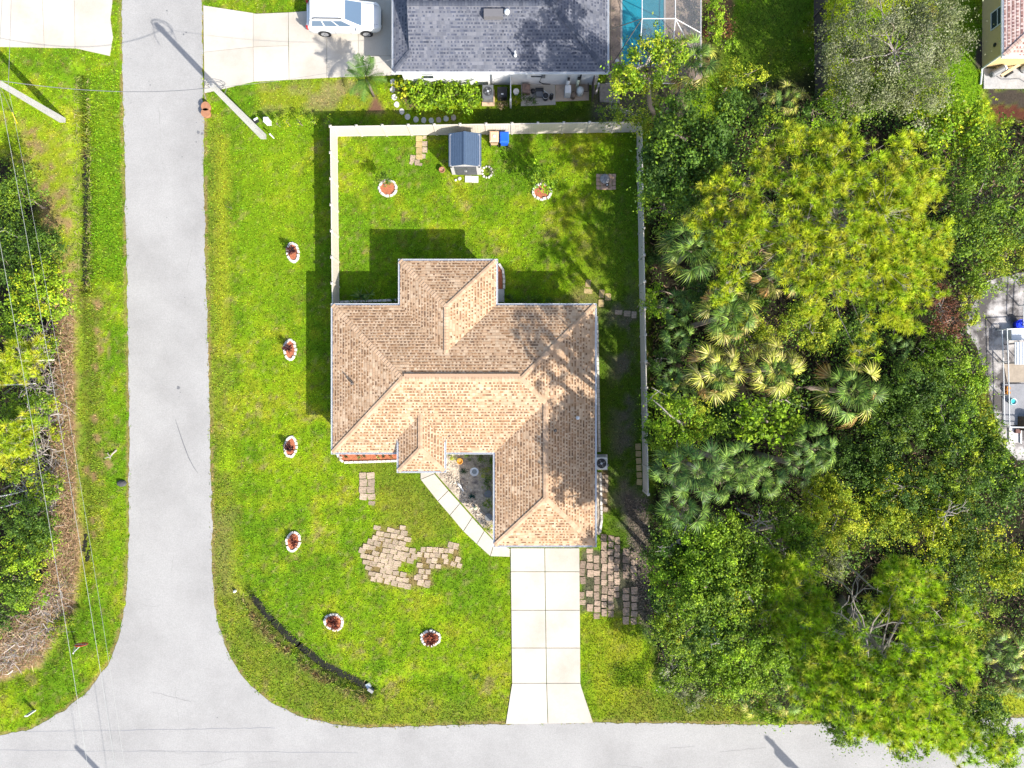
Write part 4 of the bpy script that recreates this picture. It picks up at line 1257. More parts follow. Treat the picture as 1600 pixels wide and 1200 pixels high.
part("sign_bracket", MB().tube([(tx_ + (x - tx_) * .1, ty_ + (y - ty_) * .1, tz_ * .9), (sx, sy - .02, sz)], .025, 5).mesh("sign_bracket", M_steel), t)
def letters(word, size, origin, m, name="lettering", rot=(math.pi / 2, 0, 0)):
    cu = bpy.data.curves.new(name, 'FONT')
    cu.body = word
    cu.size = size
    cu.align_x = 'CENTER'
    cu.align_y = 'CENTER'
    cu.extrude = 0.003
    ob = bpy.data.objects.new(name, cu)
    COL.objects.link(ob)
    dg = bpy.context.evaluated_depsgraph_get()
    me = bpy.data.meshes.new_from_object(ob.evaluated_get(dg))
    bpy.data.objects.remove(ob)
    me.materials.clear()
    me.materials.append(m)
    R = Matrix.Translation(origin) @ (Matrix.Rotation(rot[2], 4, 'Z') @ Matrix.Rotation(rot[0], 4, 'X'))
    me.transform(R)
    return me
part("lettering", letters("STOP", 0.30, (sx, sy + 0.016, sz), M_white, rot=(math.pi / 2, 0, math.pi)), t)
x, y = G(54, 1110)
t = thing("marker_post", "small white marker post with dark lettering near the curve of the road corner", "marker post", (x, y, 0))
mp = part("post_plate", MB().obox((x, y, 0), (0.20, 0.07, 0.85)).mesh("post_plate", M_white), t)
for k in range(3):
    part("post_mark", MB().box(x - 0.05, x + 0.05, y + 0.036, y + 0.040, 0.24 + 0.19 * k, 0.36 + 0.19 * k).mesh("post_mark", M_grey), t)
x, y = G(579, 1079)
t = thing("culvert_end", "pale concrete culvert end where the dark ditch water meets the grass", "culvert", (x, y, 0))
part("culvert_wall", MB().obox((x, y, -0.3), (0.40, 0.20, 0.36), -0.6).mesh("culvert_wall", mat("grey_culvert", (.25, .245, .235), .9)), t)
part("culvert_pipe", MB().tube([(x - .12, y + .1, -.25), (x - .3, y + .38, -.28)], 0.18, 10).mesh("culvert_pipe", M_steel), t)
x, y = G(368, 923)
tag(single("marker_peg", MB().lathe([(0.09, 0), (0.09, 0.22), (0.03, 0.27)], (x, y, 0), 8).mesh("marker_peg", M_white)), "tiny white marker peg in the verge by the bend of the ditch", "marker")

# ------------------------------------------------------------------ the white car
def car():
    gxm, gym = -11.25, 24.62
    t = thing("parked_car", "white family car parked nose to the grey-roofed house on its driveway", "car", (gxm, gym, 0.065))
    ST = [(-2.44, .78, .42, .98), (-2.38, .90, .36, 1.04), (-2.1, .965, .30, 1.08), (-1.4, .985, .26, 1.10), (0.0, .985, .26, 1.09), (0.9, .98, .26, 1.08), (1.25, .97, .27, 1.06), (1.7, .955, .28, 1.01),
          (2.1, .92, .30, .95), (2.32, .84, .34, .86), (2.44, .70, .40, .74), (2.47, .55, .44, .66)]
    ring = lambda w, zb, zt: [(-w * .9, zb), (-w, zb + .12), (-w, zb + (zt - zb) * .62), (-w * .975, zt - .07), (-w * .90, zt), (0, zt + .025), (w * .90, zt), (w * .975, zt - .07), (w, zb + (zt - zb) * .62), (w, zb + .12), (w * .9, zb)]
    mb = MB()
    vs, fs = [], []
    for (x, w, zb, zt) in ST:
        vs += [(x, y, z) for y, z in ring(w, zb, zt)]
    k = 11
    for i in range(len(ST) - 1):
        for j in range(k):
            fs.append((i * k + j, (i + 1) * k + j, (i + 1) * k + (j + 1) % k, i * k + (j + 1) % k))
    fs += [tuple(range(k))[::-1], tuple((len(ST) - 1) * k + j for j in range(k))]
    fs = [f[::-1] for f in fs]
    part("body", mb.add(vs, fs).mesh("body", M_carpaint, True), t, loc=(0, 0, 0))
    # cabin
    def frus(b, r, zb, zr):
        (x0, x1, w0, w1), (X0, X1, W0, W1) = b, r
        return [(x0, -w0, zb), (x1, -w1, zb), (x1, w1, zb), (x0, w0, zb), (X0, -W0, zr), (X1, -W1, zr), (X1, W1, zr), (X0, W0, zr)]
    base, roof, zb, zr = (-2.30, 1.22, .86, .87), (-2.02, 0.22, .68, .70), 1.07, 1.68
    c8 = frus(base, roof, zb, zr)
    part("cabin", MB().add(c8, [(4, 5, 6, 7), (0, 1, 5, 4), (1, 2, 6, 5), (2, 3, 7, 6), (3, 0, 4, 7)]).mesh("cabin", M_carpaint), t, loc=(0, 0, 0))
    rp = MB()
    rp.add([(-2.06, -.66, zr), (0.24, -.68, zr), (0.24, .68, zr), (-2.06, .66, zr), (-1.95, -.52, zr + .06), (0.10, -.54, zr + .06), (0.10, .54, zr + .06), (-1.95, .52, zr + .06)],
           [(4, 5, 6, 7), (0, 1, 5, 4), (1, 2, 6, 5), (2, 3, 7, 6), (3, 0, 4, 7)])
    part("roof_panel", rp.mesh("roof_panel", M_carpaint), t, loc=(0, 0, 0))
    def onface(i0, i1, i2, i3, u0, u1, v0, v1, off=0.012):
        a, b, c, d = (Vector(c8[i]) for i in (i0, i1, i2, i3))
        P = lambda u, v: (a * (1 - u) + b * u) * (1 - v) + (d * (1 - u) + c * u) * v
        n = (b - a).cross(d - a).normalized() * off
        return [P(u0, v0) + n, P(u1, v0) + n, P(u1, v1) + n, P(u0, v1) + n]
    def glass(nm, q):
        part(nm, MB().add(q, [(0, 1, 2, 3)]).mesh(nm, M_carglass), t, loc=(0, 0, 0))
    glass("windshield", onface(1, 2, 6, 5, .05, .95, .01, .96))
    glass("rear_window", onface(3, 0, 4, 7, .1, .9, .25, .92))
    for a, b, c, d in ((0, 1, 5, 4), (2, 3, 7, 6)):
        rev = a == 2
        for u0, u1 in ((.06, .30), (.33, .58), (.61, .86)):
            uu = (1 - u1, 1 - u0) if rev else (u0, u1)
            glass("side_window", onface(a, b, c, d, uu[0], uu[1], .14, .86))
    for s in (-1, 1):
        part("roof_rail", MB().tube([(-1.9, s * .63, zr + .06), (-1.7, s * .63, zr + .10), (-.1, s * .65, zr + .10), (.05, s * .65, zr + .06)], .035, 6).mesh("roof_rail", M_dark), t, loc=(0, 0, 0))
        m = MB().obox((0.98, s * 1.06, 1.02), (0.14, 0.22, 0.15))
        part("mirror", m.mesh("mirror", M_carpaint), t, loc=(0, 0, 0))
        part("headlight", MB().add([(2.12, s * .90, .93), (2.36, s * .74, .83), (2.30, s * .50, .90), (2.06, s * .70, .985), (2.2, s * .92, .78), (2.44, s * .72, .70)],
                                   [(0, 1, 2, 3) if s < 0 else (3, 2, 1, 0), (0, 4, 5, 1) if s < 0 else (1, 5, 4, 0)]).mesh("headlight", M_lens), t, loc=(0, 0, 0.03))
        part("tail_light", MB().obox((-2.40, s * .84, .82), (.10, .14, .34)).mesh("tail_light", M_red), t, loc=(0, 0, 0))
        for x in (-1.40, 1.43):
            w = part("wheel", MB().tube([(x, s * .80, .35), (x, s * 1.0, .35)], .36, 20).mesh("wheel", M_rubber), t, loc=(0, 0, 0))
            rm = MB().tube([(x, s * .99, .35), (x, s * 1.008, .35)], .25, 16)
            part("rim", rm.mesh("rim", M_rim), w, loc=(0, 0, 0))
            sp = MB()
            for q in range(5):
                aa = q * 2 * math.pi / 5
                sp.tube([(x, s * 1.012, .35), (x + .22 * math.cos(aa), s * 1.012, .35 + .22 * math.sin(aa))], .03, 4)
            part("spokes", sp.mesh("spokes", M_grey), w, loc=(0, 0, 0))
    part("grille", MB().box(2.36, 2.49, -.42, .42, .50, .66).mesh("grille", M_dark), t, loc=(0, 0, 0))
    for s in (-1, 1):
        part("door_seam", MB().tube([(-.62, s * .992, .36), (-.62, s * .99, 1.03)], .012, 4).tube([(.40, s * .99, .36), (.40, s * .985, 1.02)], .012, 4).tube([(-1.55, s * .99, .72), (.95, s * .985, .74)], .010, 4).mesh("door_seam", M_grey), t, loc=(0, 0, 0))
        part("hood_seam", MB().tube([(1.34, s * .74, 1.085), (2.0, s * .70, 1.02), (2.28, s * .60, .93)], .012, 4).mesh("hood_seam", M_grey), t, loc=(0, 0, 0))
        for x in (-1.40, 1.43):
            part("wheel_arch", MB().tube([(x, s * .90, .37), (x, s * .985, .37)], .43, 20).mesh("wheel_arch", M_dark), t, loc=(0, 0, 0))
    part("bumper_trim", MB().box(2.30, 2.475, -.62, .62, .36, .48).mesh("bumper_trim", M_dark), t, loc=(0, 0, 0))
    part("number_plate", MB().box(-2.47, -2.44, -.16, .16, .70, .80).mesh("number_plate", M_white), t, loc=(0, 0, 0))
car()

# ------------------------------------------------------------------ shed, bins and what stands beside them
def shed():
    x0, x1 = G(703, 0, 1.9)[0], G(750, 0, 1.9)[0]
    yf, yb = G(0, 273)[1], G(0, 273)[1] + 2.05
    xm = (x0 + x1) / 2
    t = thing("garden_shed", "small resin garden shed with a slate-blue gable roof and charcoal double doors", "shed", (xm, (yf + yb) / 2, 0))
    part("shed_floor", MB().box(x0, x1, yf, yb, 0, 0.08).mesh("shed_floor", M_shedwall), t)
    h, hr = 1.95, 2.32
    part("wall", MB().box(x0, x0 + .05, yf + .05, yb - .05, .08, h).mesh("wall", M_shedwall), t)
    part("wall", MB().box(x1 - .05, x1, yf + .05, yb - .05, .08, h).mesh("wall", M_shedwall), t)
    for y, nm in ((yf, "front"), (yb - .05, "back")):
        part("wall", MB().add([(x0, y, .08), (x1, y, .08), (x1, y, h), (xm, y, hr - .06), (x0, y, h), (x0, y + .05, .08), (x1, y + .05, .08), (x1, y + .05, h), (xm, y + .05, hr - .06), (x0, y + .05, h)],
                              [(0, 1, 2, 3, 4), (9, 8, 7, 6, 5), (0, 5, 6, 1), (1, 6, 7, 2), (4, 3, 8, 9), (3, 2, 7, 8), (0, 4, 9, 5)]).mesh("wall", M_shedwall), t)
    for s in (-1, 1):
        xe = xm + s * (x1 - x0 + .16) / 2
        ya, yb2 = yf - .02, yb + .08
        r = part("roof_panel", MB().add([(xe, ya, h - .04), (xe, yb2, h - .04), (xm + s * .002, yb2, hr), (xm + s * .002, ya, hr), (xe, ya, h - .09), (xe, yb2, h - .09), (xm + s * .002, yb2, hr - .05), (xm + s * .002, ya, hr - .05)],
                          [(0, 1, 2, 3), (7, 6, 5, 4), (0, 3, 7, 4), (1, 5, 6, 2), (0, 4, 5, 1)]).mesh("roof_panel", M_shedroof), t)
        rb = MB()
        for k in range(9):
            u = 0.06 + 0.11 * k
            xx = xe + (xm - xe) * u
            zz = h - .04 + (hr - h + .04) * u
            rb.add([(xx - .012, ya, zz), (xx + .012, ya, zz), (xx + .012, yb2, zz), (xx - .012, yb2, zz), (xx - .006, ya, zz + .016), (xx + .006, ya, zz + .016), (xx + .006, yb2, zz + .016), (xx - .006, yb2, zz + .016)],
                   [(4, 5, 6, 7), (0, 1, 5, 4), (1, 2, 6, 5), (2, 3, 7, 6), (3, 0, 4, 7)])
        part("roof_ribs", rb.mesh("roof_ribs", M_shedroof), r, loc=(0, 0, 0))
    part("ridge_cap", MB().box(xm - .07, xm + .07, yf - .03, yb + .085, hr - .02, hr + .025).mesh("ridge_cap", M_shedroof), t)
    for s in (-1, 1):
        d = part("door", MB().box(min(xm + s * .01, xm + s * .72), max(xm + s * .01, xm + s * .72), yf - .04, yf - .003, .10, 1.82).mesh("door", M_sheddoor), t)
        for z in (.22, 1.02):
            part("door_panel", MB().box(min(xm + s * .10, xm + s * .62), max(xm + s * .10, xm + s * .62), yf - .055, yf - .04, z, z + .66).mesh("door_panel", M_sheddoor), d, loc=(0, 0, 0))
        part("handle", MB().box(xm + s * .05 - .015, xm + s * .05 + .015, yf - .09, yf - .04, .85, 1.1).mesh("handle", M_alum), d, loc=(0, 0, 0))
        part("vent", MB().lathe([(0.07, 0), (0.07, .03), (0.02, .035)], (0, 0, 0), 10).mesh("vent", M_dark), t, loc=(s * .92, yf - .003 - (yf + yb) / 2, 1.72), rot=(math.pi / 2, 0, 0))
shed()
def wheelie_bin(px, py, m, label):
    x, y = G(px, py, 1.05)
    t = thing("wheelie_bin", label, "bin", (x, y, 0), "wheelie bins against the fence")
    b = MB()
    b.add([(-.22, -.26, .06), (.22, -.26, .06), (.22, .26, .06), (-.22, .26, .06), (-.28, -.34, .98), (.28, -.34, .98), (.28, .34, .98), (-.28, .34, .98)],
          [(3, 2, 1, 0), (4, 5, 6, 7), (0, 1, 5, 4), (1, 2, 6, 5), (2, 3, 7, 6), (3, 0, 4, 7)])
    part("bin_body", b.mesh("bin_body", m), t, loc=(0, 0, 0))
    l = MB()
    l.add([(-.30, -.37, .985), (.30, -.37, .985), (.30, .36, .985), (-.30, .36, .985), (-.30, -.37, 1.03), (.30, -.37, 1.03), (.30, .36, 1.03), (-.30, .36, 1.03), (-.23, -.28, 1.075), (.23, -.28, 1.075), (.23, .28, 1.075), (-.23, .28, 1.075)],
          [(3, 2, 1, 0), (0, 1, 5, 4), (1, 2, 6, 5), (2, 3, 7, 6), (3, 0, 4, 7), (4, 5, 9, 8), (5, 6, 10, 9), (6, 7, 11, 10), (7, 4, 8, 11), (8, 9, 10, 11)])
    part("lid", l.mesh("lid", m), t, loc=(0, 0, 0))
    part("handle", MB().tube([(-.24, -.40, .96), (.24, -.40, .96)], .022, 6).mesh("handle", M_dark if m is M_beige else m), t, loc=(0, 0, 0))
    for s in (-1, 1):
        part("wheel", MB().tube([(s * .24, -.28, .12), (s * .29, -.28, .12)], .12, 12).mesh("wheel", M_rubber), t, loc=(0, 0, 0))
    return t
t = wheelie_bin(772, 213, M_beige, "beige wheelie bin with a round dent in its lid by the fence")
part("lid_boss", MB().lathe([(0.11, 1.07), (0.11, 1.10), (0.07, 1.11), (0.02, 1.09)], (0.02, 0.0, 0), 12).mesh("lid_boss", mat("faded_beige", (0.62, 0.47, 0.38), 0.6)), t, loc=(0, 0, 0))
wheelie_bin(788, 214, M_blue, "bright blue wheelie bin against the fence, beside the beige one")
for i, (px, py) in enumerate(((732, 280), (742.5, 280.5))):
    P = [(px - 5.2, py - 5), (px + 5, py - 5), (px + 5, py + 5.2), (px - 5.2, py + 5)]
    tag(single("step_slab", MB().prism(Gs(P), -0.02, 0.07).mesh("step_slab", M_stone)), ("square white slab before the shed doors, on the side of the plant pot" if i == 0 else "square white slab before the shed doors, on the side of the stone ring"), "slab", "white slabs before the shed doors")
    CLEAR.append((P, 1))
for px, py, r, lab in ((718, 279, .12, "larger white cobble beside the slabs at the shed doors"), (712, 281.5, .08, "smaller white cobble farther out from the shed slabs")):
    tag(single("cobble", MB().lathe([(r, -.02), (r * 1.1, .04), (r * .6, .09), (.01, .1)], (*G(px, py), 0), 9).mesh("cobble", M_stone, True)), lab, "stone")
x, y = G(691, 267)
t = thing("plant_pot", "round brown pot with a withered plant near the corner of the shed", "plant pot", (x, y, 0))
part("pot_body", MB().lathe([(.14, 0), (.21, .24), (.21, .30), (.17, .30), (.17, .26), (.01, .26)], (x, y, 0), 14).mesh("pot_body", M_terra, True), t)
part("plant", MB().tube([(x, y, .25), (x + .05, y, .45), (x + .15, y + .05, .5)], .015, 4).tube([(x, y, .25), (x - .1, y + .03, .42)], .012, 4).mesh("plant", M_deadwood), t)

# ------------------------------------------------------------------ planting beds ringed with stones
def leafblade(mb, o, az, L, w, rise, droop, col, segs=3):
    pts = []
    for i in range(segs + 1):
        u = i / segs
        r = L * u * math.cos(rise)
        z = L * u * math.sin(rise) - droop * L * u * u
        pts.append((o[0] + math.cos(az) * r, o[1] + math.sin(az) * r, o[2] + z, w * (1 - u) ** 0.6 * (0.6 + 0.8 * u if u < .5 else 1)))
    sx, sy = -math.sin(az), math.cos(az)
    vs = []
    for x, y, z, ww in pts:
        vs += [(x - sx * ww / 2, y - sy * ww / 2, z), (x + sx * ww / 2, y + sy * ww / 2, z)]
    mb.add(vs, [(2 * i, 2 * i + 1, 2 * i + 3, 2 * i + 2) for i in range(segs)], col)
def spiky(px, py, h, L, n, cols, label, cat="plant", name="spiky_plant", group=None, stems=1, w=0.06, seed=0, rise=(0.2, 1.3), z0=0.05, spread=.12):
    r = random.Random(seed)
    x, y = G(px, py)
    t = thing(name, label, cat, (x, y, 0), group)
    st, lf = MB(), MB()
    for s in range(stems):
        ox, oy = (0, 0) if stems == 1 else (r.uniform(-spread, spread), r.uniform(-spread, spread))
        hh = h * r.uniform(.6, 1.1)
        st.tube([(x + ox * .3, y + oy * .3, z0 - .05), (x + ox, y + oy, z0 + hh)], .02, 5)
        for k in range(n):
            c = r.choice(cols)
            q = r.uniform(.7, 1.3)
            leafblade(lf, (x + ox, y + oy, z0 + hh * r.uniform(.55, 1.0)), r.uniform(0, 6.28), L * r.uniform(.7, 1.1), w * r.uniform(.7, 1.2), r.uniform(*rise), r.uniform(.1, .5), tuple(v * q for v in c))
    part("stem", st.mesh("stem", M_bark), t)
    part("leaves", lf.mesh("leaves", M_leaf), t)
    return t
def stone_ring(px, py, rx, ry, rot, label, n, seed, top=.13):
    r = random.Random(seed)
    x, y = G(px, py)
    t = thing("planting_bed", label, "flower bed", (x, y, 0), "oval stone-ringed planting beds")
    a, b = rx / GS, ry / GS
    ca, sa = math.cos(rot), math.sin(rot)
    poly = [(x + (a - .07) * math.cos(q) * ca - (b - .07) * math.sin(q) * sa, y + (a - .07) * math.cos(q) * sa + (b - .07) * math.sin(q) * ca) for q in np.linspace(0, 2 * math.pi, 20, endpoint=False)]
    part("mulch", MB().prism(poly, -.02, .05).mesh("mulch", M_mulch), t)
    sm = MB().obox((0, 0, -.03), (.26, .165, top + .03), taper=.86).mesh("edging_stone", M_stone)
    for k in range(n):
        q = 2 * math.pi * k / n + r.uniform(-.05, .05)
        ux, uy = (a - .085) * math.cos(q), (b - .085) * math.sin(q)
        tang = math.atan2((b - .085) * math.cos(q), -(a - .085) * math.sin(q)) + rot
        part("edging_stone", sm, t, loc=(ux * ca - uy * sa + r.uniform(-.03, .03), ux * sa + uy * ca + r.uniform(-.03, .03), r.uniform(-.04, .015)), rot=(r.uniform(-.1, .1), r.uniform(-.1, .1), tang + r.uniform(-.2, .2)), scale=(2 * math.pi * math.sqrt((a * a + b * b) / 2) / n / .29, r.uniform(.9, 1.1), 1))
    CLEAR.append(([(px + (rx + 1) * math.cos(q), py + (ry + 1) * math.sin(q)) for q in np.linspace(0, 6.28, 14, endpoint=False)], 0))
    return t
TI = [(.055, .018, .022), (.08, .022, .02), (.04, .015, .022), (.12, .04, .03), (.05, .03, .035)]
TI2 = [(.16, .04, .022), (.24, .065, .03), (.10, .025, .018), (.07, .02, .018)]
for i, (px, py, rx, ry, rot, lab, pl, cols, hgt) in enumerate((
        (458, 395, 10.5, 16.5, .15, "oval white stone ring highest up the street-side lawn, beside the fence's shadow", "dark maroon spiky plant in the uppermost street-side stone ring", TI, .75),
        (453.5, 546.5, 10.5, 17.5, 0, "oval white stone ring level with the roof's grey shadow edge, second down the street side", "near-black spiky plant in the second stone ring down the street side", TI, .65),
        (454.5, 698, 10.5, 17, -.1, "oval white stone ring level with the front eave of the tan house", "dark purple spiky plant in the stone ring level with the front eave", TI, .75),
        (458.5, 846, 12, 16.5, -.2, "oval white stone ring beside the large patch of loose pavers", "reddish spiky plant in the stone ring beside the large paver patch", TI2, .55),
        (522, 971.5, 16, 13.5, -.35, "round white stone ring inside the bend of the dark ditch", "red-brown spiky plant in the stone ring inside the ditch bend", TI2, .4),
        (673, 996.5, 16, 13.5, 0, "round white stone ring on the lower lawn toward the driveway", "red-leaved spiky plant in the stone ring toward the driveway", TI2, .3))):
    stone_ring(px, py, rx, ry, rot, lab, 16, i)
    off = (1.5, -.5) if hgt > .5 else (0, 1)
    spiky(px + off[0], py + off[1], hgt, .46, 16, cols, pl, group="spiky plants in the front lawn's stone rings", stems=4 if hgt > .5 else 7, w=.10, seed=20 + i, spread=.14 if hgt > .5 else .24)
stone_ring(606, 294, 15, 14, 0, "round stone ring of red mulch under the small tree by the side fence", 16, 11)
stone_ring(847, 300, 16, 13.5, 0, "round stone ring of rough stones under the bushy little tree in the back lawn", 15, 12)

# edged beds along the tan house
def edge_bed(name, label, mulch, line, step, seed, mm=None, bw=.16, bl=.30):
    r = random.Random(seed)
    P = Gs(mulch)
    cx, cy = np.mean(P, axis=0)
    t = thing(name, label, "flower bed", (cx, cy, 0))
    part("mulch", MB().prism(P, -.02, .04).mesh("mulch", mm or M_mulch), t)
    L = Gs(line)
    sm = MB().obox((0, 0, -.02), (bl, bw, .15), taper=.92).mesh("edging_block", M_stone)
    for (a, b) in zip(L[:-1], L[1:]):
        d = math.hypot(b[0] - a[0], b[1] - a[1])
        k = max(1, round(d / step))
        an = math.atan2(b[1] - a[1], b[0] - a[0])
        for j in range(k):
            u = (j + .5) / k
            part("edging_block", sm, t, loc=(a[0] + (b[0] - a[0]) * u - cx, a[1] + (b[1] - a[1]) * u - cy, r.uniform(-.01, .01)), rot=(0, 0, an + r.uniform(-.05, .05)))
    CLEAR.append((mulch, 1))
    CLEAR.append(([(x + 3, y) for x, y in line] + [(x - 3, y) for x, y in line[::-1]], 0))
    return t
edge_bed("flower_bed", "narrow red-mulch bed with white edging blocks under the front eave", [(528, 690), (634, 690), (634, 718.5), (575, 720), (537, 721.5), (529, 714)], [(527, 706), (530, 716), (538, 722.5), (575, 721.5), (632, 719.5)], .31, 1)
edge_bed("flower_bed", "small red-mulch bed with curved white edging on the sunny side of the back wing", [(764, 415), (778, 415), (785, 424), (785, 452), (764, 452)], [(770, 410.5), (780, 413), (786, 422), (787.5, 436), (787.5, 452)], .31, 2)
edge_bed("flower_bed", "shaded bed with pale edging blocks in the inner corner behind the house", [(530, 476), (625, 473), (634, 462), (634, 500), (530, 500)], [(531, 472), (560, 471), (620, 469), (628, 462)], .31, 3)
edge_bed("flower_bed", "long strip of white edging blocks along the side wall by the air conditioner", [(914, 494), (931, 494), (933, 600), (936, 706), (914, 706)], [(932.5, 494), (934.5, 600), (936.5, 706)], .31, 4, M_gravel)
edge_bed("flower_bed", "short strip of white edging blocks along the side wall below the air conditioner", [(914, 738), (936, 738), (938, 835), (914, 835)], [(938, 738), (940, 812), (937, 832)], .31, 5, M_gravel)
spiky(566, 470, .40, .80, 18, [(.10, .2, .03), (.16, .26, .05), (.05, .12, .025), (.2, .28, .08)], "tall strap-leaved lily clump in the shaded corner bed behind the house", "plant", "lily_clump", stems=4, w=.10, seed=40, rise=(.4, 1.4), spread=.55)
spiky(616, 470, .2, .40, 14, [(.04, .09, .03), (.07, .12, .03)], "small dark plant at the inner end of the shaded corner bed", "plant", "bedding_plant", w=.06, seed=41)
for i, (px, py, c, lab) in enumerate(((533, 716, (.6, .55, .45), "pale rosette at the street end of the front mulch bed"), (541, 713, (.05, .09, .03), "small dark plant in the street half of the front mulch bed"), (562, 714, (.15, .2, .05), "green bedding plant before the middle of the front mulch bed"),
                                      (569, 712, (.05, .09, .03), "dark plant at the middle of the front mulch bed"), (591, 714, (.35, .36, .10), "yellow-leaved bedding plant in the front mulch bed"), (600, 712, (.04, .08, .03), "dark plant toward the porch in the front mulch bed"),
                                      (612, 713, (.4, .22, .08), "orange-leaved plant beside the porch in the front mulch bed"))):
    spiky(px, py, .1, .22, 12, [c, tuple(v * .7 for v in c)], lab, "plant", "bedding_plant", w=.08, seed=50 + i)

# corner garden between the walk and the garage
gp = [(698, 690), (786, 690), (786, 850), (774, 846), (681, 740), (681, 722), (698, 722)]
single("garden_gravel", MB().prism(Gs(gp), -.05, .045).mesh("garden_gravel", M_gravel), kind="structure")
CLEAR.append((gp, 1))
rr = random.Random(77)
pb = MB()
for k in range(420):
    u, v = rr.random(), rr.random()
    px = 686 + u * 78 + rr.uniform(-3, 3)
    py = 733 + u * 98 - v * (22 if rr.random() < .8 else 55)
    if py < 712:
        continue
    s = rr.uniform(.03, .075)
    k2 = rr.uniform(.5, 1.2)
    c = rr.choice([(.50, .42, .32), (.42, .35, .27), (.55, .49, .40), (.33, .27, .21)])
    x, y = G(px, py)
    pb.obox((x, y, .03), (s * 2, s * 1.5, s), rr.uniform(0, 3.1), tuple(a * k2 for a in c), taper=.6)
single("pebbles", pb.mesh("pebbles", M_vcol), kind="stuff")
x, y = G(719, 720)
t = thing("glazed_pot", "round orange glazed pot under the eave in the corner garden", "pot", (x, y, 0))
part("pot_body", MB().lathe([(.12, .04), (.20, .22), (.21, .34), (.16, .34), (.16, .28), (.01, .27)], (x, y, 0), 16).mesh("pot_body", M_orange, True), t)
part("pot_stem", MB().tube([(x, y, .3), (x + .02, y + .1, .62)], .02, 5).mesh("pot_stem", M_deadwood), t)
x, y = G(742, 735)
t = thing("birdbath", "pale grey birdbath with a wide shallow bowl in the corner garden", "birdbath", (x, y, 0))
part("pedestal", MB().lathe([(.17, .04), (.15, .1), (.07, .16), (.06, .55), (.10, .62)], (x, y, 0), 14).mesh("pedestal", M_conc2, True), t)
bw = part("bowl", MB().lathe([(.08, .62), (.22, .66), (.30, .74), (.27, .74), (.2, .69), (.01, .67)], (x, y, 0), 20).mesh("bowl", mat("pale_stone", (.52, .53, .53), .5), True), t)
part("water", MB().lathe([(.17, .690), (.165, .694), (.01, .694)], (x, y, 0), 18).mesh("water", mat("basin_water", (.20, .22, .22), .3)), bw, loc=(0, 0, 0))
AG = [(.025, .075, .035), (.02, .055, .03), (.05, .10, .03)]
spiky(725, 737, .05, .42, 34, AG, "dark green grassy clump beside the orange pot in the corner garden", "plant", "grass_clump", w=.04, seed=60, rise=(.3, 1.2))
spiky(738, 775, .05, .38, 44, [(.012, .07, .06), (.015, .05, .045), (.02, .09, .06)], "blue-green spiky clump in the middle of the corner garden", "plant", "grass_clump", w=.04, seed=61, rise=(.2, 1.2))
for i, (px, py, lab) in enumerate(((763, 770, "dark round pot between the hedge bushes, the upper of two"), (764, 806, "dark round pot low against the garage wall, the lower of two"))):
    x, y = G(px, py)
    t = thing("plant_pot", lab, "plant pot", (x, y, 0), "dark pots by the garage wall")
    part("pot_body", MB().lathe([(.16, 0), (.24, .36), (.25, .42), (.21, .42), (.2, .36), (.01, .35)], (x, y, 0.03), 14).mesh("pot_body", M_dark, True), t)
    part("pot_rim", MB().lathe([(.21, .44), (.26, .44), (.26, .47), (.21, .47)], (x, y, 0.03), 14).mesh("pot_rim", M_grey), t)
x, y = G(717, 756)
t = thing("heron_statue", "small white bird ornament lying along the gravel of the corner garden", "ornament", (x, y, 0))
part("figure", MB().tube([(x - .1, y + .1, .06), (x, y, .16), (x + .12, y - .14, .18), (x + .28, y - .40, .14), (x + .34, y - .52, .08)], [.04, .09, .07, .05, .02], 8).mesh("figure", M_white, True), t)
part("base", MB().obox((x, y, .03), (.2, .2, .05), .6).mesh("base", M_stone), t)
x, y = G(743, 793)
t = thing("lantern", "little pale green-rimmed lantern in the gravel near the middle spiky clump", "lantern", (x, y, 0))
part("lantern_frame", MB().lathe([(.12, .04), (.12, .08), (.09, .09), (.09, .22), (.13, .24), (.02, .34)], (x, y, 0), 8).mesh("lantern_frame", mat("pale_green", (.42, .47, .30), .6)), t)
part("lantern_glass", MB().lathe([(.092, .10), (.092, .21)], (x, y, 0), 8).mesh("lantern_glass", M_glass), t)

# ------------------------------------------------------------------ loose pavers
def paver_patch(name, label, cells, m=M_paver, group="patches of loose pavers in the lawn", seed=0, partname="paver", clear=-2.6):
    """cells: (px, py, width, depth, turn) in pixels, each its own paver."""
    r = random.Random(seed)
    cx, cy = G(np.mean([c[0] for c in cells]), np.mean([c[1] for c in cells]))
    t = thing(name, label, "pavers", (cx, cy, 0), group)
    meshes = []
    for k in range(5):
        w = [r.uniform(.9, 1) / 2 for _ in range(8)]
        poly = [(-w[0], -.5 * r.uniform(.8, .95)), (w[1] * .9, -w[2]), (w[3], w[4] * .95), (-w[5] * .93, w[6])]
        poly = [(-.5, -.42), (-.42, -.5), (w[1] - .02, -.5), (.5, -w[2] + .02), (.5, w[4] - .06), (.43, .5), (-w[5] + .03, .5), (-.5, .44)]
        meshes.append(MB().prism(poly, -.03, .035 + .012 * k / 2).mesh(partname, m))
    for (px, py, w, d, a) in cells:
        x, y = G(px, py)
        part(partname, r.choice(meshes), t, loc=(x - cx, y - cy, r.uniform(-.02, .015)), rot=(r.uniform(-.02, .02), r.uniform(-.02, .02), -a + r.uniform(-.13, .13)), scale=(w / GS * r.uniform(.84, 1.02), d / GS * r.uniform(.84, 1.02), 1))
        q = [(px - w / 2, py - d / 2), (px + w / 2, py - d / 2), (px + w / 2, py + d / 2), (px - w / 2, py + d / 2)]
        if clear is not None:
            CLEAR.append((q, clear))
    return t
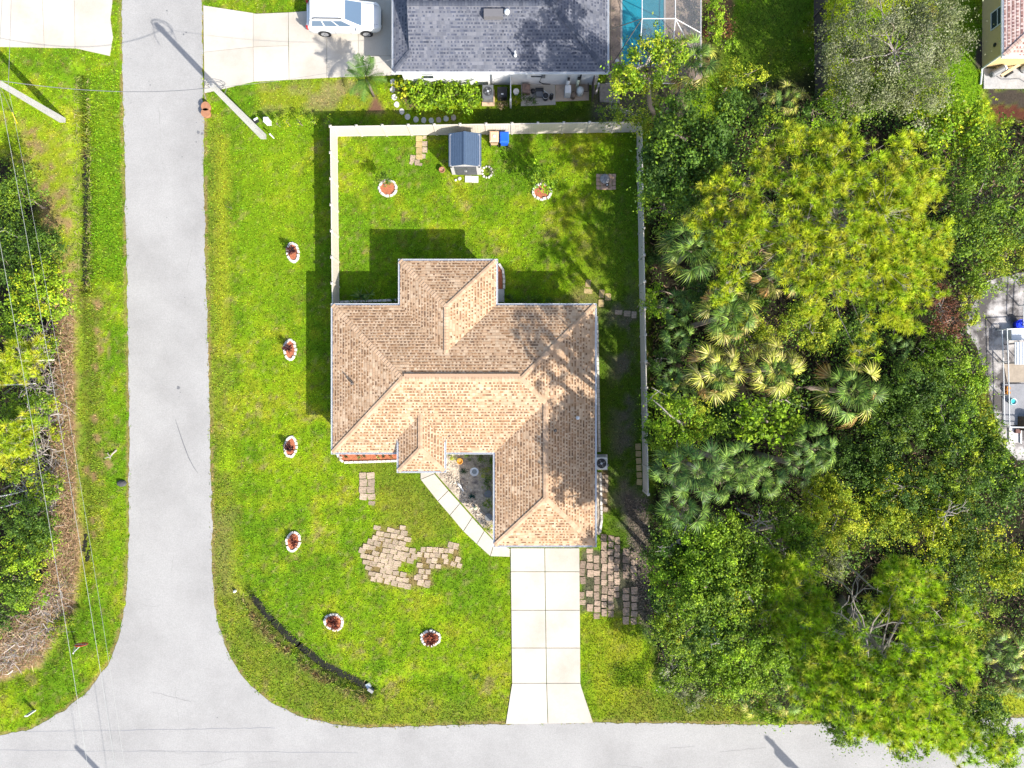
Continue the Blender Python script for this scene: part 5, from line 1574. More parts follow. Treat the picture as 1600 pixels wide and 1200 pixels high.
def fill(poly, w, d, a, miss, seed, stagger=.4):
    r = random.Random(seed)
    cx, cy = np.mean(poly, axis=0)
    out = []
    for i in range(-14, 15):
        for j in range(-14, 15):
            u, v = i * w + (stagger * w if j % 2 else 0) + r.uniform(-1, 1), j * d + r.uniform(-.6, .6)
            x, y = cx + u * math.cos(a) - v * math.sin(a), cy + u * math.sin(a) + v * math.cos(a)
            if float(poly_sd(np.array([x]), np.array([y]), poly)[0]) < 0.5 and r.random() > miss:
                out.append((x, y, w * r.uniform(.85, 1.1), d * r.uniform(.85, 1.1), a))
    return out
cells = fill(PATCH_A, 11, 8, .2, .10, 1) + fill(PATCH_B, 9.5, 8.5, .05, .12, 2) + fill(PATCH_C, 9.5, 9, .3, .12, 3)
paver_patch("paver_patch", "large sprawling patch of pinkish loose pavers on the front lawn", cells, mat("sunk_paver", (.345, .262, .19), .9, noise=(8, .35), noise2=(22, .35), objvar=.18, tint2=((.16, .15, .06), 3.5, .50, .66), bump=(30, .3)), seed=1, clear=None)
cells = [(567 + 12.5 * i + (1 if j % 2 else 0), 743 + 11 * j, 12, 10.5, 0) for j in range(4) for i in range(2)] + [(581, 786, 12, 8, 0)]
paver_patch("paver_patch", "short two-wide run of pinkish pavers below the front eave", cells, seed=2)
cols = [(910, 876, 960, 9, .45), (922, 856, 965, 10, .35), (933, 854, 958, 9.5, .1), (944, 834, 962, 9, .05), (954, 836, 962, 9, .05), (964, 838, 935, 9, .15), (978, 845, 965, 11, .12), (991, 860, 972, 10, .2)]
r_ = random.Random(5)
cells = []
for (x, y0, y1, w, miss) in cols:
    y = y0
    while y < y1:
        d = r_.uniform(9, 13.5)
        if r_.random() > miss:
            cells.append((x + r_.uniform(-1, 1), y + d / 2, w, d - 1.0, r_.uniform(-.04, .04)))
        y += d
paver_patch("paver_patch", "mossy columns of brown pavers beside the garage and driveway", cells, mat("brown_paver", (.30, .215, .16), .9, noise=(7, .35), noise2=(22, .3), objvar=.32, tint2=((.11, .10, .055), 3.0, .48, .70), bump=(30, .3)), seed=3, clear=-3.4)
cells = [(650 + 0.2 * j, 218 + 9.5 * j, 10, 9, 0) for j in range(3)] + [(655, 216, 9, 8, 0)] * 0 + [(659, 245, 9, 9, .2)]
paver_patch("paver_patch", "strip of yellowish pavers running out from the back fence", [(655, 217 + 9.5 * j, 10, 9, .02) for j in range(4)] , M_pavery, seed=4)
paver_patch("paver_patch", "strip of pinkish pavers and broken stone beside the yellow strip at the fence", [(663.5, 215, 6, 6, 0), (664, 225, 8.5, 9, 0), (664, 234.5, 8.5, 9, 0.05), (662, 244, 7, 8, .1), (645, 247, 9, 9, .2), (652, 254, 9, 9, -.2), (643, 254, 6, 7, .4), (657, 257, 6, 5, .1)], M_paver, seed=5)
paver_patch("paver_patch", "cluster of mossy pavers off the back corner of the tan house", [(919, 443, 9, 12, 0), (919, 455, 14, 8.5, 0), (940, 459, 9, 13, 0), (939, 474, 9, 13, 0), (950, 464, 9, 12, 0)], M_pavery, seed=6)
paver_patch("paver_patch", "three brown pavers in a line against the shaded side fence", [(966.5, 488, 12, 8, .05), (980, 490, 12, 9, .05), (990.5, 492, 8, 11, .05)], M_paver, seed=7)
paver_patch("paver_patch", "single file of mossy pavers at the foot of the shaded side fence's lower end", [(997 + .4 * j, 698 + 11 * j, 9, 10, .02) for j in range(6)], M_pavery, seed=8)
paver_patch("paver_patch", "narrow double file of brown pavers by the wall below the air conditioner", [(942 + 5.5 * i, 745 + 7 * j, 5.2, 6.6, 0) for i in range(2) for j in range(4)] + [(945, 783, 7, 8, .1), (946, 796, 7, 7, 0)], M_paver, seed=9)
cells = [(934.5 + 6.2 * i, 275 + 6.2 * j, 6.1, 6.1, 0) for i in range(5) for j in range(4)]
paver_patch("paver_pad", "neat square pad of pinkish pavers under the fire pit in the back lawn", cells, mat("pink_paver", (.46, .30, .21), .85, noise=(7, .15), noise2=(30, .12), objvar=.12), seed=10)
x, y = G(944, 282)
t = thing("fire_pit", "round grey fire pit with a mesh lid on the paver pad", "fire pit", (x, y, .04))
part("pit_bowl", MB().lathe([(.14, .1), (.28, .26), (.33, .34), (.30, .34), (.12, .16)], (x, y, .04), 20).mesh("pit_bowl", M_dark, True), t)
part("pit_lid", MB().lathe([(.33, .35), (.31, .40), (.2, .50), (.06, .545), (.02, .55)], (x, y, .04), 20).mesh("pit_lid", mat("mesh_lid", (.26, .25, .25), .6, noise=(30, .3))), t)
sp = MB()
for k in range(8):
    a = k * math.pi / 4
    sp.tube([(x + .04 * math.cos(a), y + .04 * math.sin(a), .60), (x + .2 * math.cos(a), y + .2 * math.sin(a), .55), (x + .32 * math.cos(a), y + .32 * math.sin(a), .42)], .012, 4)
part("lid_ribs", sp.mesh("lid_ribs", M_grey), t)
for k in range(3):
    a = k * 2.094
    part("leg", MB().tube([(x + .2 * math.cos(a), y + .2 * math.sin(a), .24), (x + .3 * math.cos(a), y + .3 * math.sin(a), .03)], .018, 5).mesh("leg", M_dark), t)
x, y = G(948, 290)
t = thing("iron_pot", "small black-rimmed pot on the paver pad in front of the fire pit", "pot", (x, y, .04))
part("pot_body", MB().lathe([(.07, .04), (.12, .12), (.12, .22), (.09, .22), (.09, .14)], (x, y, 0), 14).mesh("pot_body", M_dark), t)
part("pot_lid", MB().lathe([(.07, .2), (.06, .24), (.01, .26)], (x, y, 0), 10).mesh("pot_lid", M_alum), t)
# stepping stones curving from the neighbour's wall to the fence
ORD = ["pale grey stepping stone closest to the neighbour's wall", "first sunlit round stepping stone below the grey one", "second sunlit round stepping stone down the curve", "third sunlit round stepping stone down the curve", "stepping stone lying half across the fence's shadow line",
       "first fully shaded stepping stone past the shadow line", "second fully shaded stepping stone of the curve", "third fully shaded stepping stone, at the bottom of the curve", "fourth fully shaded stepping stone, at the bottom of the curve", "pinkish stepping stone in the fence's shadow", "shaded stepping stone just past the pinkish one", "last stepping stone at the shed end of the curve"]
M_step = mat("round_stone", (.50, .47, .44), .85, noise=(8, .12), objvar=.08)
M_stepp = mat("pink_stone", (.42, .33, .29), .85, noise=(8, .12))
for i, (px, py) in enumerate(((614, 128), (613.5, 140), (616, 152), (620, 163.5), (628, 174.5), (637, 183), (650, 187), (662, 188), (674, 188.5), (685.5, 187.5), (697, 185.5), (708.5, 184))):
    s = random.Random(i)
    pl = [(.19 * s.uniform(.85, 1.05) * math.cos(a), .21 * s.uniform(.9, 1.05) * math.sin(a)) for a in np.linspace(0, 6.28, 10, endpoint=False)]
    tag(single("stepping_stone", MB().prism(pl, -.03, .05).mesh("stepping_stone", M_stepp if i in (9, 11) else M_step), loc=(*G(px, py), 0)), ORD[i], "stepping stone", "stepping stones beside the grey-roofed house")
    CLEAR.append(([(px + 5 * math.cos(a), py + 5.5 * math.sin(a)) for a in np.linspace(0, 6.28, 9, endpoint=False)], 0))

# ------------------------------------------------------------------ air conditioners and pool equipment
def fan_unit(t, x, y, z, w, d, h, m, round_top):
    part("casing", MB().obox((x, y, z), (w, d, h)).mesh("casing", m), t)
    part("fan_well", MB().lathe([(round_top, h), (round_top, h + .02), (round_top - .03, h + .02), (round_top - .05, h + .004), (.01, h + .004)], (x, y, z), 20).mesh("fan_well", M_dark), t)
    bl = MB()
    for k in range(4):
        a = k * math.pi / 2 + .4
        bl.add([(x + .05 * math.cos(a), y + .05 * math.sin(a), z + h + .010), (x + (round_top - .07) * math.cos(a - .25), y + (round_top - .07) * math.sin(a - .25), z + h + .012), (x + (round_top - .07) * math.cos(a + .25), y + (round_top - .07) * math.sin(a + .25), z + h + .016)], [(0, 1, 2)])
    part("fan_blades", bl.mesh("fan_blades", M_grey), t)
    gl = MB()
    for rr_ in np.linspace(.08, round_top - .03, 4):
        gl.tube([(x + rr_ * math.cos(a), y + rr_ * math.sin(a), z + h + .03) for a in np.linspace(0, 6.283, 17)], .006, 3)
    part("fan_guard", gl.mesh("fan_guard", M_grey), t)
    part("fan_hub", MB().lathe([(.08, h + .03), (.07, h + .05), (.01, h + .055)], (x, y, z), 10).mesh("fan_hub", M_steel), t)
x, y = G(938, 722)
t = thing("air_conditioner", "pale square air conditioner with a round fan against the tan house's side wall", "air conditioner", (x, y, 0))
part("pad", MB().obox((x, y, -.02), (.95, 1.05, .1)).mesh("pad", M_conc2), t)
fan_unit(t, x - .02, y, .08, .76, .80, .72, M_white, .33)
part("pipe", MB().tube([(x + .42, y - .1, .3), (x + .52, y - .15, .3), (x + .5, y - .3, .1)], .03, 5).mesh("pipe", M_grey), t)
CLEAR.append(([(926, 708), (950, 708), (950, 736), (926, 736)], 0))
x, y = G(763, 151)
t = thing("air_conditioner", "dark grey air conditioner with a large fan beside the neighbour's hedge", "air conditioner", (x, y, 0))
part("pad", MB().obox((x, y - .1, -.02), (.85, 1.1, .1)).mesh("pad", M_beige), t)
fan_unit(t, x, y, .08, .72, .86, .8, mat("dark_casing", (.10, .105, .11), .5), .31)
part("front_hood", MB().obox((x, y - .41, .5), (.6, .12, .36)).mesh("front_hood", M_grey), t)
x, y = G(785, 150)
t = thing("storage_box", "black storage box with a small white sticker beside the dark air conditioner", "box", (x, y, 0))
part("box_body", MB().obox((x, y, 0), (.62, .66, .62)).mesh("box_body", M_dark), t)
part("box_lid", MB().obox((x, y, .62), (.66, .70, .06), taper=.95).mesh("box_lid", M_dark), t)
part("sticker", MB().obox((x, y - .14, .682), (.16, .09, .004)).mesh("sticker", M_white), t)
t = thing("fence_screen", "single white vinyl panel jutting from the neighbour's wall between the equipment", "fence panel", (*G(798, 150), 0))
part("panel", MB().box(G(798, 0)[0] - .03, G(798, 0)[0] + .03, G(0, 167)[1], 20.38, .05, 1.3).mesh("panel", M_white), t)
part("post", MB().obox((*G(798, 168), -.05), (.12, .12, 1.42)).mesh("post", M_white), t)
x, y = G(806.5, 146)
t = thing("bucket", "pale blue-white bucket standing in the grass by the white panel", "bucket", (x, y, 0))
part("bucket_body", MB().lathe([(.15, 0), (.19, .32), (.175, .32), (.14, .05), (.01, .05)], (x, y, 0), 14).mesh("bucket_body", mat("pale_blue_plastic", (.55, .68, .74), .5), True), t)
part("bucket_rim", MB().lathe([(.18, .32), (.205, .32), (.205, .35), (.18, .35)], (x, y, 0), 14).mesh("bucket_rim", M_white), t)
pad1 = [(814, 122), (867, 122), (868, 164), (814, 166)]
pad2 = [(868, 124), (920, 124), (920, 157), (868, 159)]
for p, m in ((pad1, M_conc), (pad2, mat("tan_concrete", (.42, .33, .25), .9, noise=(4, .15)))):
    single("equipment_pad", MB().prism(Gs(p), -.03, .08).mesh("equipment_pad", m), kind="structure")
    CLEAR.append((p, 1))
single("house_apron", MB().prism(Gs([(750, 118), (812, 118), (812, 128), (750, 128)]), -.03, .05).mesh("house_apron", M_conc2), kind="structure")
x, y = G(822, 143)
t = thing("filter_box", "brown square pool filter box with a round lid against the white wall", "box", (x, y, .08))
part("box_body", MB().obox((x, y, .08), (.52, .60, .5)).mesh("box_body", mat("brown_plastic", (.16, .11, .09), .6)), t)
part("box_lid", MB().lathe([(.16, .58), (.16, .62), (.02, .64)], (x + .08, y + .05, 0), 12).mesh("box_lid", mat("brown_lid", (.20, .13, .10), .5)), t)
x, y = G(842, 150)
t = thing("pool_pump", "black and grey pool pump with pipes on the pale equipment pad", "pump", (x, y, .08))
part("motor", MB().tube([(x - .25, y + .28, .32), (x + .30, y + .28, .32)], .15, 12).mesh("motor", M_dark), t)
part("strainer", MB().lathe([(.12, .08), (.14, .4), (.10, .44), (.01, .45)], (x - .42, y + .22, 0), 12).mesh("strainer", M_dark, True), t)
part("housing", MB().obox((x + .02, y + .0, .08), (.46, .34, .3)).mesh("housing", M_grey), t)
for k, (a, b) in enumerate((((x - .2, y + .1, .2), (x - .55, y - .3, .2)), ((x - .1, y - .02, .2), (x - .42, y - .4, .2)), ((x + .3, y + .25, .35), (x + .7, y - .05, .3)))):
    part("pipe", MB().tube([a, b], .04, 6).mesh("pipe", M_white if k == 2 else M_grey), t)
x, y = G(852, 155)
t = thing("pool_filter", "short black cylinder filter with a pale band on the equipment pad", "filter", (x, y, .08))
part("tank", MB().lathe([(.17, .08), (.19, .2), (.19, .62), (.13, .74), (.02, .76)], (x, y, 0), 14).mesh("tank", M_dark, True), t)
part("band", MB().lathe([(.19, .55), (.205, .55), (.205, .6), (.19, .6)], (x, y, 0), 14).mesh("band", M_steel), t)
x, y = G(861, 155)
t = thing("chlorinator", "slim black canister standing beside the banded filter", "canister", (x, y, .08))
part("tank", MB().lathe([(.11, .08), (.13, .2), (.13, .7), (.09, .8), (.02, .85)], (x, y, 0), 12).mesh("tank", M_dark, True), t)
part("valve", MB().lathe([(.05, .85), (.05, .95), (.02, .97)], (x, y, 0), 8).mesh("valve", M_grey), t)
x, y = G(886, 148)
t = thing("water_tank", "white boxy water softener with a black fitting against the neighbour's wall", "tank", (x, y, .08))
part("brine_box", MB().obox((x, y, .08), (.40, .52, .85)).mesh("brine_box", M_white), t)
part("mineral_tank", MB().lathe([(.11, .08), (.12, .2), (.12, 1.25), (.06, 1.35)], (x, y + .42, 0), 12).mesh("mineral_tank", M_white, True), t)
part("valve_head", MB().obox((x, y + .45, 1.32), (.16, .16, .2)).mesh("valve_head", M_dark), t)
x, y = G(904, 147)
t = thing("water_tank", "rounded grey-white pressure tank at the dark end of the equipment row", "tank", (x, y, .08))
part("tank", MB().lathe([(.20, .08), (.25, .2), (.25, .75), (.16, .92), (.03, .96)], (x + .05, y - .02, 0), 16).mesh("tank", mat("grey_white", (.52, .54, .52), .5), True), t)
part("mineral_tank", MB().lathe([(.10, .08), (.11, .2), (.11, 1.2), (.06, 1.3)], (x - .12, y + .42, 0), 12).mesh("mineral_tank", mat("pale_lime", (.52, .55, .40), .5), True), t)
part("valve_head", MB().obox((x - .12, y + .46, 1.28), (.14, .14, .22)).mesh("valve_head", M_dark), t)
part("pipe", MB().tube([(x + .3, y + .05, .3), (x + .62, y + .05, .3), (x + .62, y + .7, .3)], .025, 5).mesh("pipe", M_dark), t)
tag(single("trash_can", MB().lathe([(.16, .0), (.2, .5), (.21, .5), (.14, .58), (.02, .6)], (*G(895, 153), .08), 12).mesh("trash_can", mat("brown_can", (.15, .11, .08), .7))), "small brown lidded can between the two white tanks", "can")
t = thing("gate_post", "grey post and dark gate between the neighbour's house and the landing", "gate", (*G(928, 148), 0))
part("gate_panel", MB().box(G(924, 0)[0], G(924, 0)[0] + .05, G(0, 160)[1], 20.38, .1, 1.5).mesh("gate_panel", M_fencewood), t)
part("post", MB().obox((*G(931, 146), 0), (.12, .12, 1.6)).mesh("post", M_shedwall), t)
# equipment pad of the pink-roofed house
single("equipment_pad", MB().prism(Gs([(1536, 108), (1700, 108), (1700, 139), (1536, 139)]), -.03, .10).mesh("equipment_pad", mat("stained_concrete", (.33, .325, .32), .9, noise=(2, .2), noise2=(9, .15))), kind="structure")
x, y = G(1550, 117)
t = thing("pressure_tank", "grey horizontal pressure tank with a white cap beside the tan wall", "tank", (x, y, .1))
part("tank", MB().tube([(x - .35, y - .18, .4), (x - .25, y - .13, .4), (x + .35, y + .2, .55), (x + .42, y + .23, .57)], [.16, .22, .22, .18], 14).mesh("tank", M_grey), t)
part("cap", MB().tube([(x + .42, y + .23, .57), (x + .52, y + .28, .6)], [.23, .18], 14).mesh("cap", M_white), t)
part("cradle", MB().obox((x, y, .1), (.5, .3, .2), .5).mesh("cradle", M_dark), t)
x, y = G(1572, 117)
t = thing("pump_box", "dark open box with a hose lying beside the horizontal tank", "box", (x, y, .1))
part("box_body", MB().obox((x, y, .1), (.5, .28, .25), .55).mesh("box_body", M_dark), t)
part("hose", MB().tube([(x - .7, y - .15, .12), (x - .4, y - .35, .12), (x + .2, y - .35, .12), (x + .8, y - .3, .12), (x + 1.3, y - .6, .12)], .025, 5).mesh("hose", M_cable), t)
tag(single("timber_plank", MB().obox((*G(1575, 112), .4), (1.9, .18, .12), .55).mesh("timber_plank", mat("pale_timber", (.52, .40, .25), .8, noise=(5, .2)))), "pale timber plank leaning along the tan house's equipment", "plank")
x, y = G(1597, 110)
t = thing("pressure_tank", "white round-topped tank cut by the picture edge at the tan house", "tank", (x, y, .1))
part("tank", MB().lathe([(.2, .1), (.27, .25), (.27, .8), (.15, .95), (.02, 1.0)], (x, y, 0), 14).mesh("tank", M_white, True), t)
part("tank_base", MB().lathe([(.24, .1), (.24, .16)], (x, y, 0), 14).mesh("tank_base", M_dark), t)

# ------------------------------------------------------------------ the enclosure in the sandy yard
def rail_fence(name, label, pts, h):
    cx, cy = np.mean(pts, axis=0)
    t = thing(name, label, "fence", (cx, cy, 0), "white pipe fences in the sandy yard")
    for p in pts:
        part("post", MB().tube([(p[0], p[1], -.1), (p[0], p[1], h + .05)], .04, 6).mesh("post", M_white), t)
    for a, b in zip(pts[:-1], pts[1:]):
        for z in (h, h * .5):
            part("rail", MB().tube([(*a, z), (*b, z)], .035, 5).mesh("rail", M_white), t)
    return t
rail_fence("pipe_fence", "white pipe-rail fence round the grey concrete slab in the sandy yard", [G(1900, 512), G(1600, 514), G(1558, 516), G(1560, 566), G(1561, 617), G(1562, 666), G(1600, 667), G(1900, 668)], .95)
rail_fence("pipe_fence", "short white pipe-rail fence above the blue tub in the sandy yard", [G(1591, 510), G(1592, 478), G(1594, 447), G(1600, 444), G(1700, 440)], .95)
single("yard_slab", MB().prism(Gs([(1565, 600), (1900, 600), (1900, 664), (1566, 664)]), -.02, .07).mesh("yard_slab", mat("grey_slab", (.215, .215, .225), .9, noise=(1.5, .15), noise2=(9, .1))), kind="structure")
single("yard_slab", MB().prism(Gs([(1567, 568), (1900, 568), (1900, 597), (1573, 597)]), -.02, .06).mesh("yard_slab", mat("tan_boards", (.27, .225, .175), .9, noise=(3, .2))), kind="structure")
x, y = G(1588, 508)
t = thing("plastic_tub", "deep blue plastic tub at the corner of the pipe-rail enclosure", "tub", (x, y, 0))
part("tub_body", MB().lathe([(.28, 0), (.36, .45), (.33, .45), (.25, .06), (.01, .06)], (x, y, .02), 14).mesh("tub_body", mat("deep_blue", (.012, .03, .50), .4), True), t)
part("tub_cover", MB().lathe([(.31, .36), (.2, .44), (.02, .42)], (x, y, .02), 9).mesh("tub_cover", mat("blue_sheet", (.01, .04, .62), .5)), t)
x, y = G(1583, 553)
t = thing("metal_shelter", "low shelter with a ribbed galvanised roof inside the pipe-rail enclosure", "shelter", (x, y, 0))
for sx in (-.6, .55):
    for sy in (-.65, .65):
        part("leg", MB().tube([(x + sx, y + sy, 0), (x + sx, y + sy, 1.1)], .04, 6).mesh("leg", M_grey), t)
part("roof_sheet", MB().obox((x - .02, y, 1.1), (1.34, 1.5, .04)).mesh("roof_sheet", M_steel), t)
rb = MB()
for k in range(6):
    rb.obox((x - .55 + .21 * k, y, 1.14), (.05, 1.48, .03))
part("roof_ribs", rb.mesh("roof_ribs", M_white), t)
x, y = G(1581, 524)
t = thing("white_chest", "pale chest lying above the ribbed metal roof in the enclosure", "chest", (x, y, 0))
part("chest_body", MB().obox((x, y, 0), (.78, .72, .5)).mesh("chest_body", M_white), t)
part("chest_lid", MB().obox((x, y, .5), (.82, .76, .06)).mesh("chest_lid", mat("pale_grey", (.5, .52, .55), .5)), t)
x, y = G(1597, 524)
t = thing("dark_crate", "dark crate against the pale chest at the picture edge", "crate", (x, y, 0))
part("crate_body", MB().obox((x + .1, y, 0), (.62, .56, .5)).mesh("crate_body", M_dark), t)
part("crate_rim", MB().obox((x + .1, y, .5), (.68, .62, .05)).mesh("crate_rim", M_grey), t)
x, y = G(1577, 627)
t = thing("bucket", "white bucket with a teal band on the grey slab of the enclosure", "bucket", (x, y, .07))
part("bucket_body", MB().lathe([(.17, 0), (.22, .38), (.2, .38), (.16, .08), (.01, .08)], (x, y, .07), 14).mesh("bucket_body", M_white, True), t)
part("bucket_band", MB().lathe([(.215, .2), (.235, .2), (.235, .3), (.222, .3)], (x, y, .07), 14).mesh("bucket_band", mat("teal", (.03, .35, .36), .5)), t)
x, y = G(1571, 610)
t = thing("clay_pots_tray", "tray with two orange clay pots beside the white bucket", "tray", (x, y, .07))
part("tray_base", MB().obox((x, y, .07), (.34, .62, .05)).mesh("tray_base", M_terra), t)
for k in (-.15, .15):
    part("pot", MB().lathe([(.09, 0), (.13, .2), (.1, .2), (.09, .1), (.01, .1)], (x, y + k, .12), 10).mesh("pot", M_orange), t)
x, y = G(1596, 662)
t = thing("arched_cover", "dark brown arched cover at the picture edge on the grey slab", "cover", (x, y, .07))
part("arch", MB().add([(x + .6 * math.cos(a) + .3, y + s, .07 + .62 * math.sin(a)) for s in (-.4, .5) for a in np.linspace(0, math.pi, 10)], [(i, i + 1, 11 + i, 10 + i) for i in range(9)] + [tuple(range(10))[::-1], tuple(range(10, 20))]).mesh("arch", mat("brown_tarp", (.10, .07, .05), .8)), t)
part("arch_frame", MB().tube([(x + .62 * math.cos(a) + .3, y - .42, .07 + .64 * math.sin(a)) for a in np.linspace(0, math.pi, 10)], .03, 5).mesh("arch_frame", M_dark), t)
x, y = G(1584, 680)
t = thing("board_stack", "pale sheet and timber leaning below the enclosure's lower rail", "boards", (x, y, 0))
part("sheet", MB().obox((x, y, 0), (.8, 1.0, .12)).mesh("sheet", M_shedwall), t)
part("timber", MB().obox((x + .35, y, .12), (.1, 1.1, .1)).mesh("timber", M_white), t)
part("crate", MB().obox((x + .12, y + .3, .12), (.34, .28, .16)).mesh("crate", mat("brown_crate", (.12, .06, .05), .8)), t)

# ------------------------------------------------------------------ foliage builders
def leaf_quads(P, nrm, L, Wd, C, rng):
    """Rhombic leaves at P facing nrm. L, Wd arrays."""
    n = len(P)
    rnd = norm(rng.normal(size=(n, 3)))
    a = norm(np.cross(nrm, rnd))
    b = np.cross(nrm, a)
    V = np.empty((n, 4, 3))
    V[:, 0] = P - a * (L / 2)[:, None]
    V[:, 1] = P + b * (Wd / 2)[:, None] + nrm * (Wd * 0.18)[:, None]
    V[:, 2] = P + a * (L / 2)[:, None]
    V[:, 3] = P - b * (Wd / 2)[:, None] + nrm * (Wd * 0.18)[:, None]
    return V.reshape(-1, 3), np.arange(n * 4).reshape(-1, 4), np.repeat(C, 4, axis=0)

PALS = {
    'dark': [(0.056, 0.118, 0.013), (0.072, 0.141, 0.016), (0.095, 0.169, 0.019), (0.041, 0.09, 0.015)],
    'mid': [(0.115, 0.206, 0.013), (0.156, 0.254, 0.015), (0.202, 0.291, 0.018), (0.089, 0.162, 0.015)],
    'bright': [(0.183, 0.321, 0.014), (0.249, 0.399, 0.015), (0.303, 0.434, 0.022), (0.135, 0.244, 0.014)],
    'yellow': [(0.32, 0.377, 0.017), (0.255, 0.343, 0.017), (0.398, 0.418, 0.029), (0.178, 0.258, 0.015)],
    'lime': [(0.37, 0.418, 0.013), (0.297, 0.391, 0.013), (0.448, 0.451, 0.022), (0.213, 0.281, 0.013)],
    'olive': [(.180, .205, .075), (.145, .175, .062), (.235, .255, .125), (.105, .130, .045), (.285, .290, .180)],
    'rust': [(.22, .080, .040), (.165, .058, .032), (.27, .12, .055), (.11, .05, .03)],
    'dry': [(.42, .29, .15), (.36, .23, .12), (.48, .37, .22), (.26, .16, .09)],
}
def crown_arrays(rng, c, rx, ry, rz, pal, leaf=.16, dens=1.0, clump=.30, aspect=.55, flat=.5, mix=None, nclump=None):
    """Leaves in clumps spread over a lobed dome centred on c, with gaps between the clumps."""
    area = 2 * math.pi * ((rx * ry) ** .5) * ((rx * ry) ** .5 + rz) / 2
    r = (rx * ry) ** .5
    m = nclump or int(max(9, 24 * r ** 1.4))
    leaf = leaf * .86
    th = rng.uniform(0, 2 * np.pi, m)
    u = rng.random(m) ** .55
    ph = np.arccos(np.clip(1 - u * 1.18, -.35, 1))
    lob = 1 + .18 * np.sin(th * 3 + rng.uniform(0, 6)) + .12 * np.sin(th * 5 + rng.uniform(0, 6)) + rng.normal(0, .07, m)
    k = rng.uniform(.62, 1.0, m) * lob
    D = np.stack([np.sin(ph) * np.cos(th), np.sin(ph) * np.sin(th), np.cos(ph)], axis=1)
    Cc = np.array(c) + D * np.stack([rx * k, ry * k, rz * k], axis=1)
    cr = clump * r ** .5 * rng.uniform(.40, 1.25, m)
    n = int(dens * area * 2.1 / (leaf * leaf * aspect * .55) * .5)
    w = cr ** 2
    ci = rng.choice(m, n, p=w / w.sum())
    dv = norm(rng.normal(size=(n, 3))) * (rng.random(n) ** .45)[:, None]
    dv[:, 2] *= flat + .25
    P = Cc[ci] + dv * cr[ci][:, None]
    loose = rng.random(n) < .26          # stray leaves between the clumps
    P[loose] += rng.normal(size=(loose.sum(), 3)) * np.array([.32, .32, .22]) * r ** .5
    nrm = norm(D[ci] * .35 + dv * .35 + np.array([0, 0, .55]) + rng.normal(size=(n, 3)) * .55)
    p = np.array(PALS[pal])
    own = rng.integers(0, len(p), m)          # most leaves of a clump keep the clump's own green
    cc = p[np.where(rng.random(n) < .68, own[ci], rng.integers(0, len(p), n))]
    if mix:
        q = np.array(PALS[mix[0]])
        mm = rng.random(m) < mix[1]
        sel = mm[ci] & (rng.random(n) < .8)
        oq = rng.integers(0, len(q), m)
        cc[sel] = q[oq[ci[sel]]]
    hue = rng.normal(1, .20, (m, 1)).clip(.55, 1.5)
    cc = cc * hue[ci] * rng.normal(1, .12, (n, 1)).clip(.6, 1.5)
    L = leaf * rng.uniform(.7, 1.35, n)
    V, F, C = leaf_quads(P, nrm, L, L * aspect * rng.uniform(.8, 1.2, n), cc, rng)
    return V, F, C, Cc

def merge(parts_):
    Vs, Fs, Cs, o = [], [], [], 0
    for V, F, C in parts_:
        Vs.append(V); Fs.append(F + o); Cs.append(C)
        o += len(V)
    return np.concatenate(Vs), np.concatenate(Fs), np.concatenate(Cs)

def limb_pts(a, b, r, n=5, k=.12):
    L = (Vector(b) - Vector(a)).length
    out = []
    for i in range(n + 1):
        t = i / n
        p = Vector(a).lerp(Vector(b), t)
        if 0 < i < n:
            p += Vector((r.uniform(-1, 1), r.uniform(-1, 1), r.uniform(-.5, 1))) * L * k * math.sin(math.pi * t)
        out.append(p)
    return out

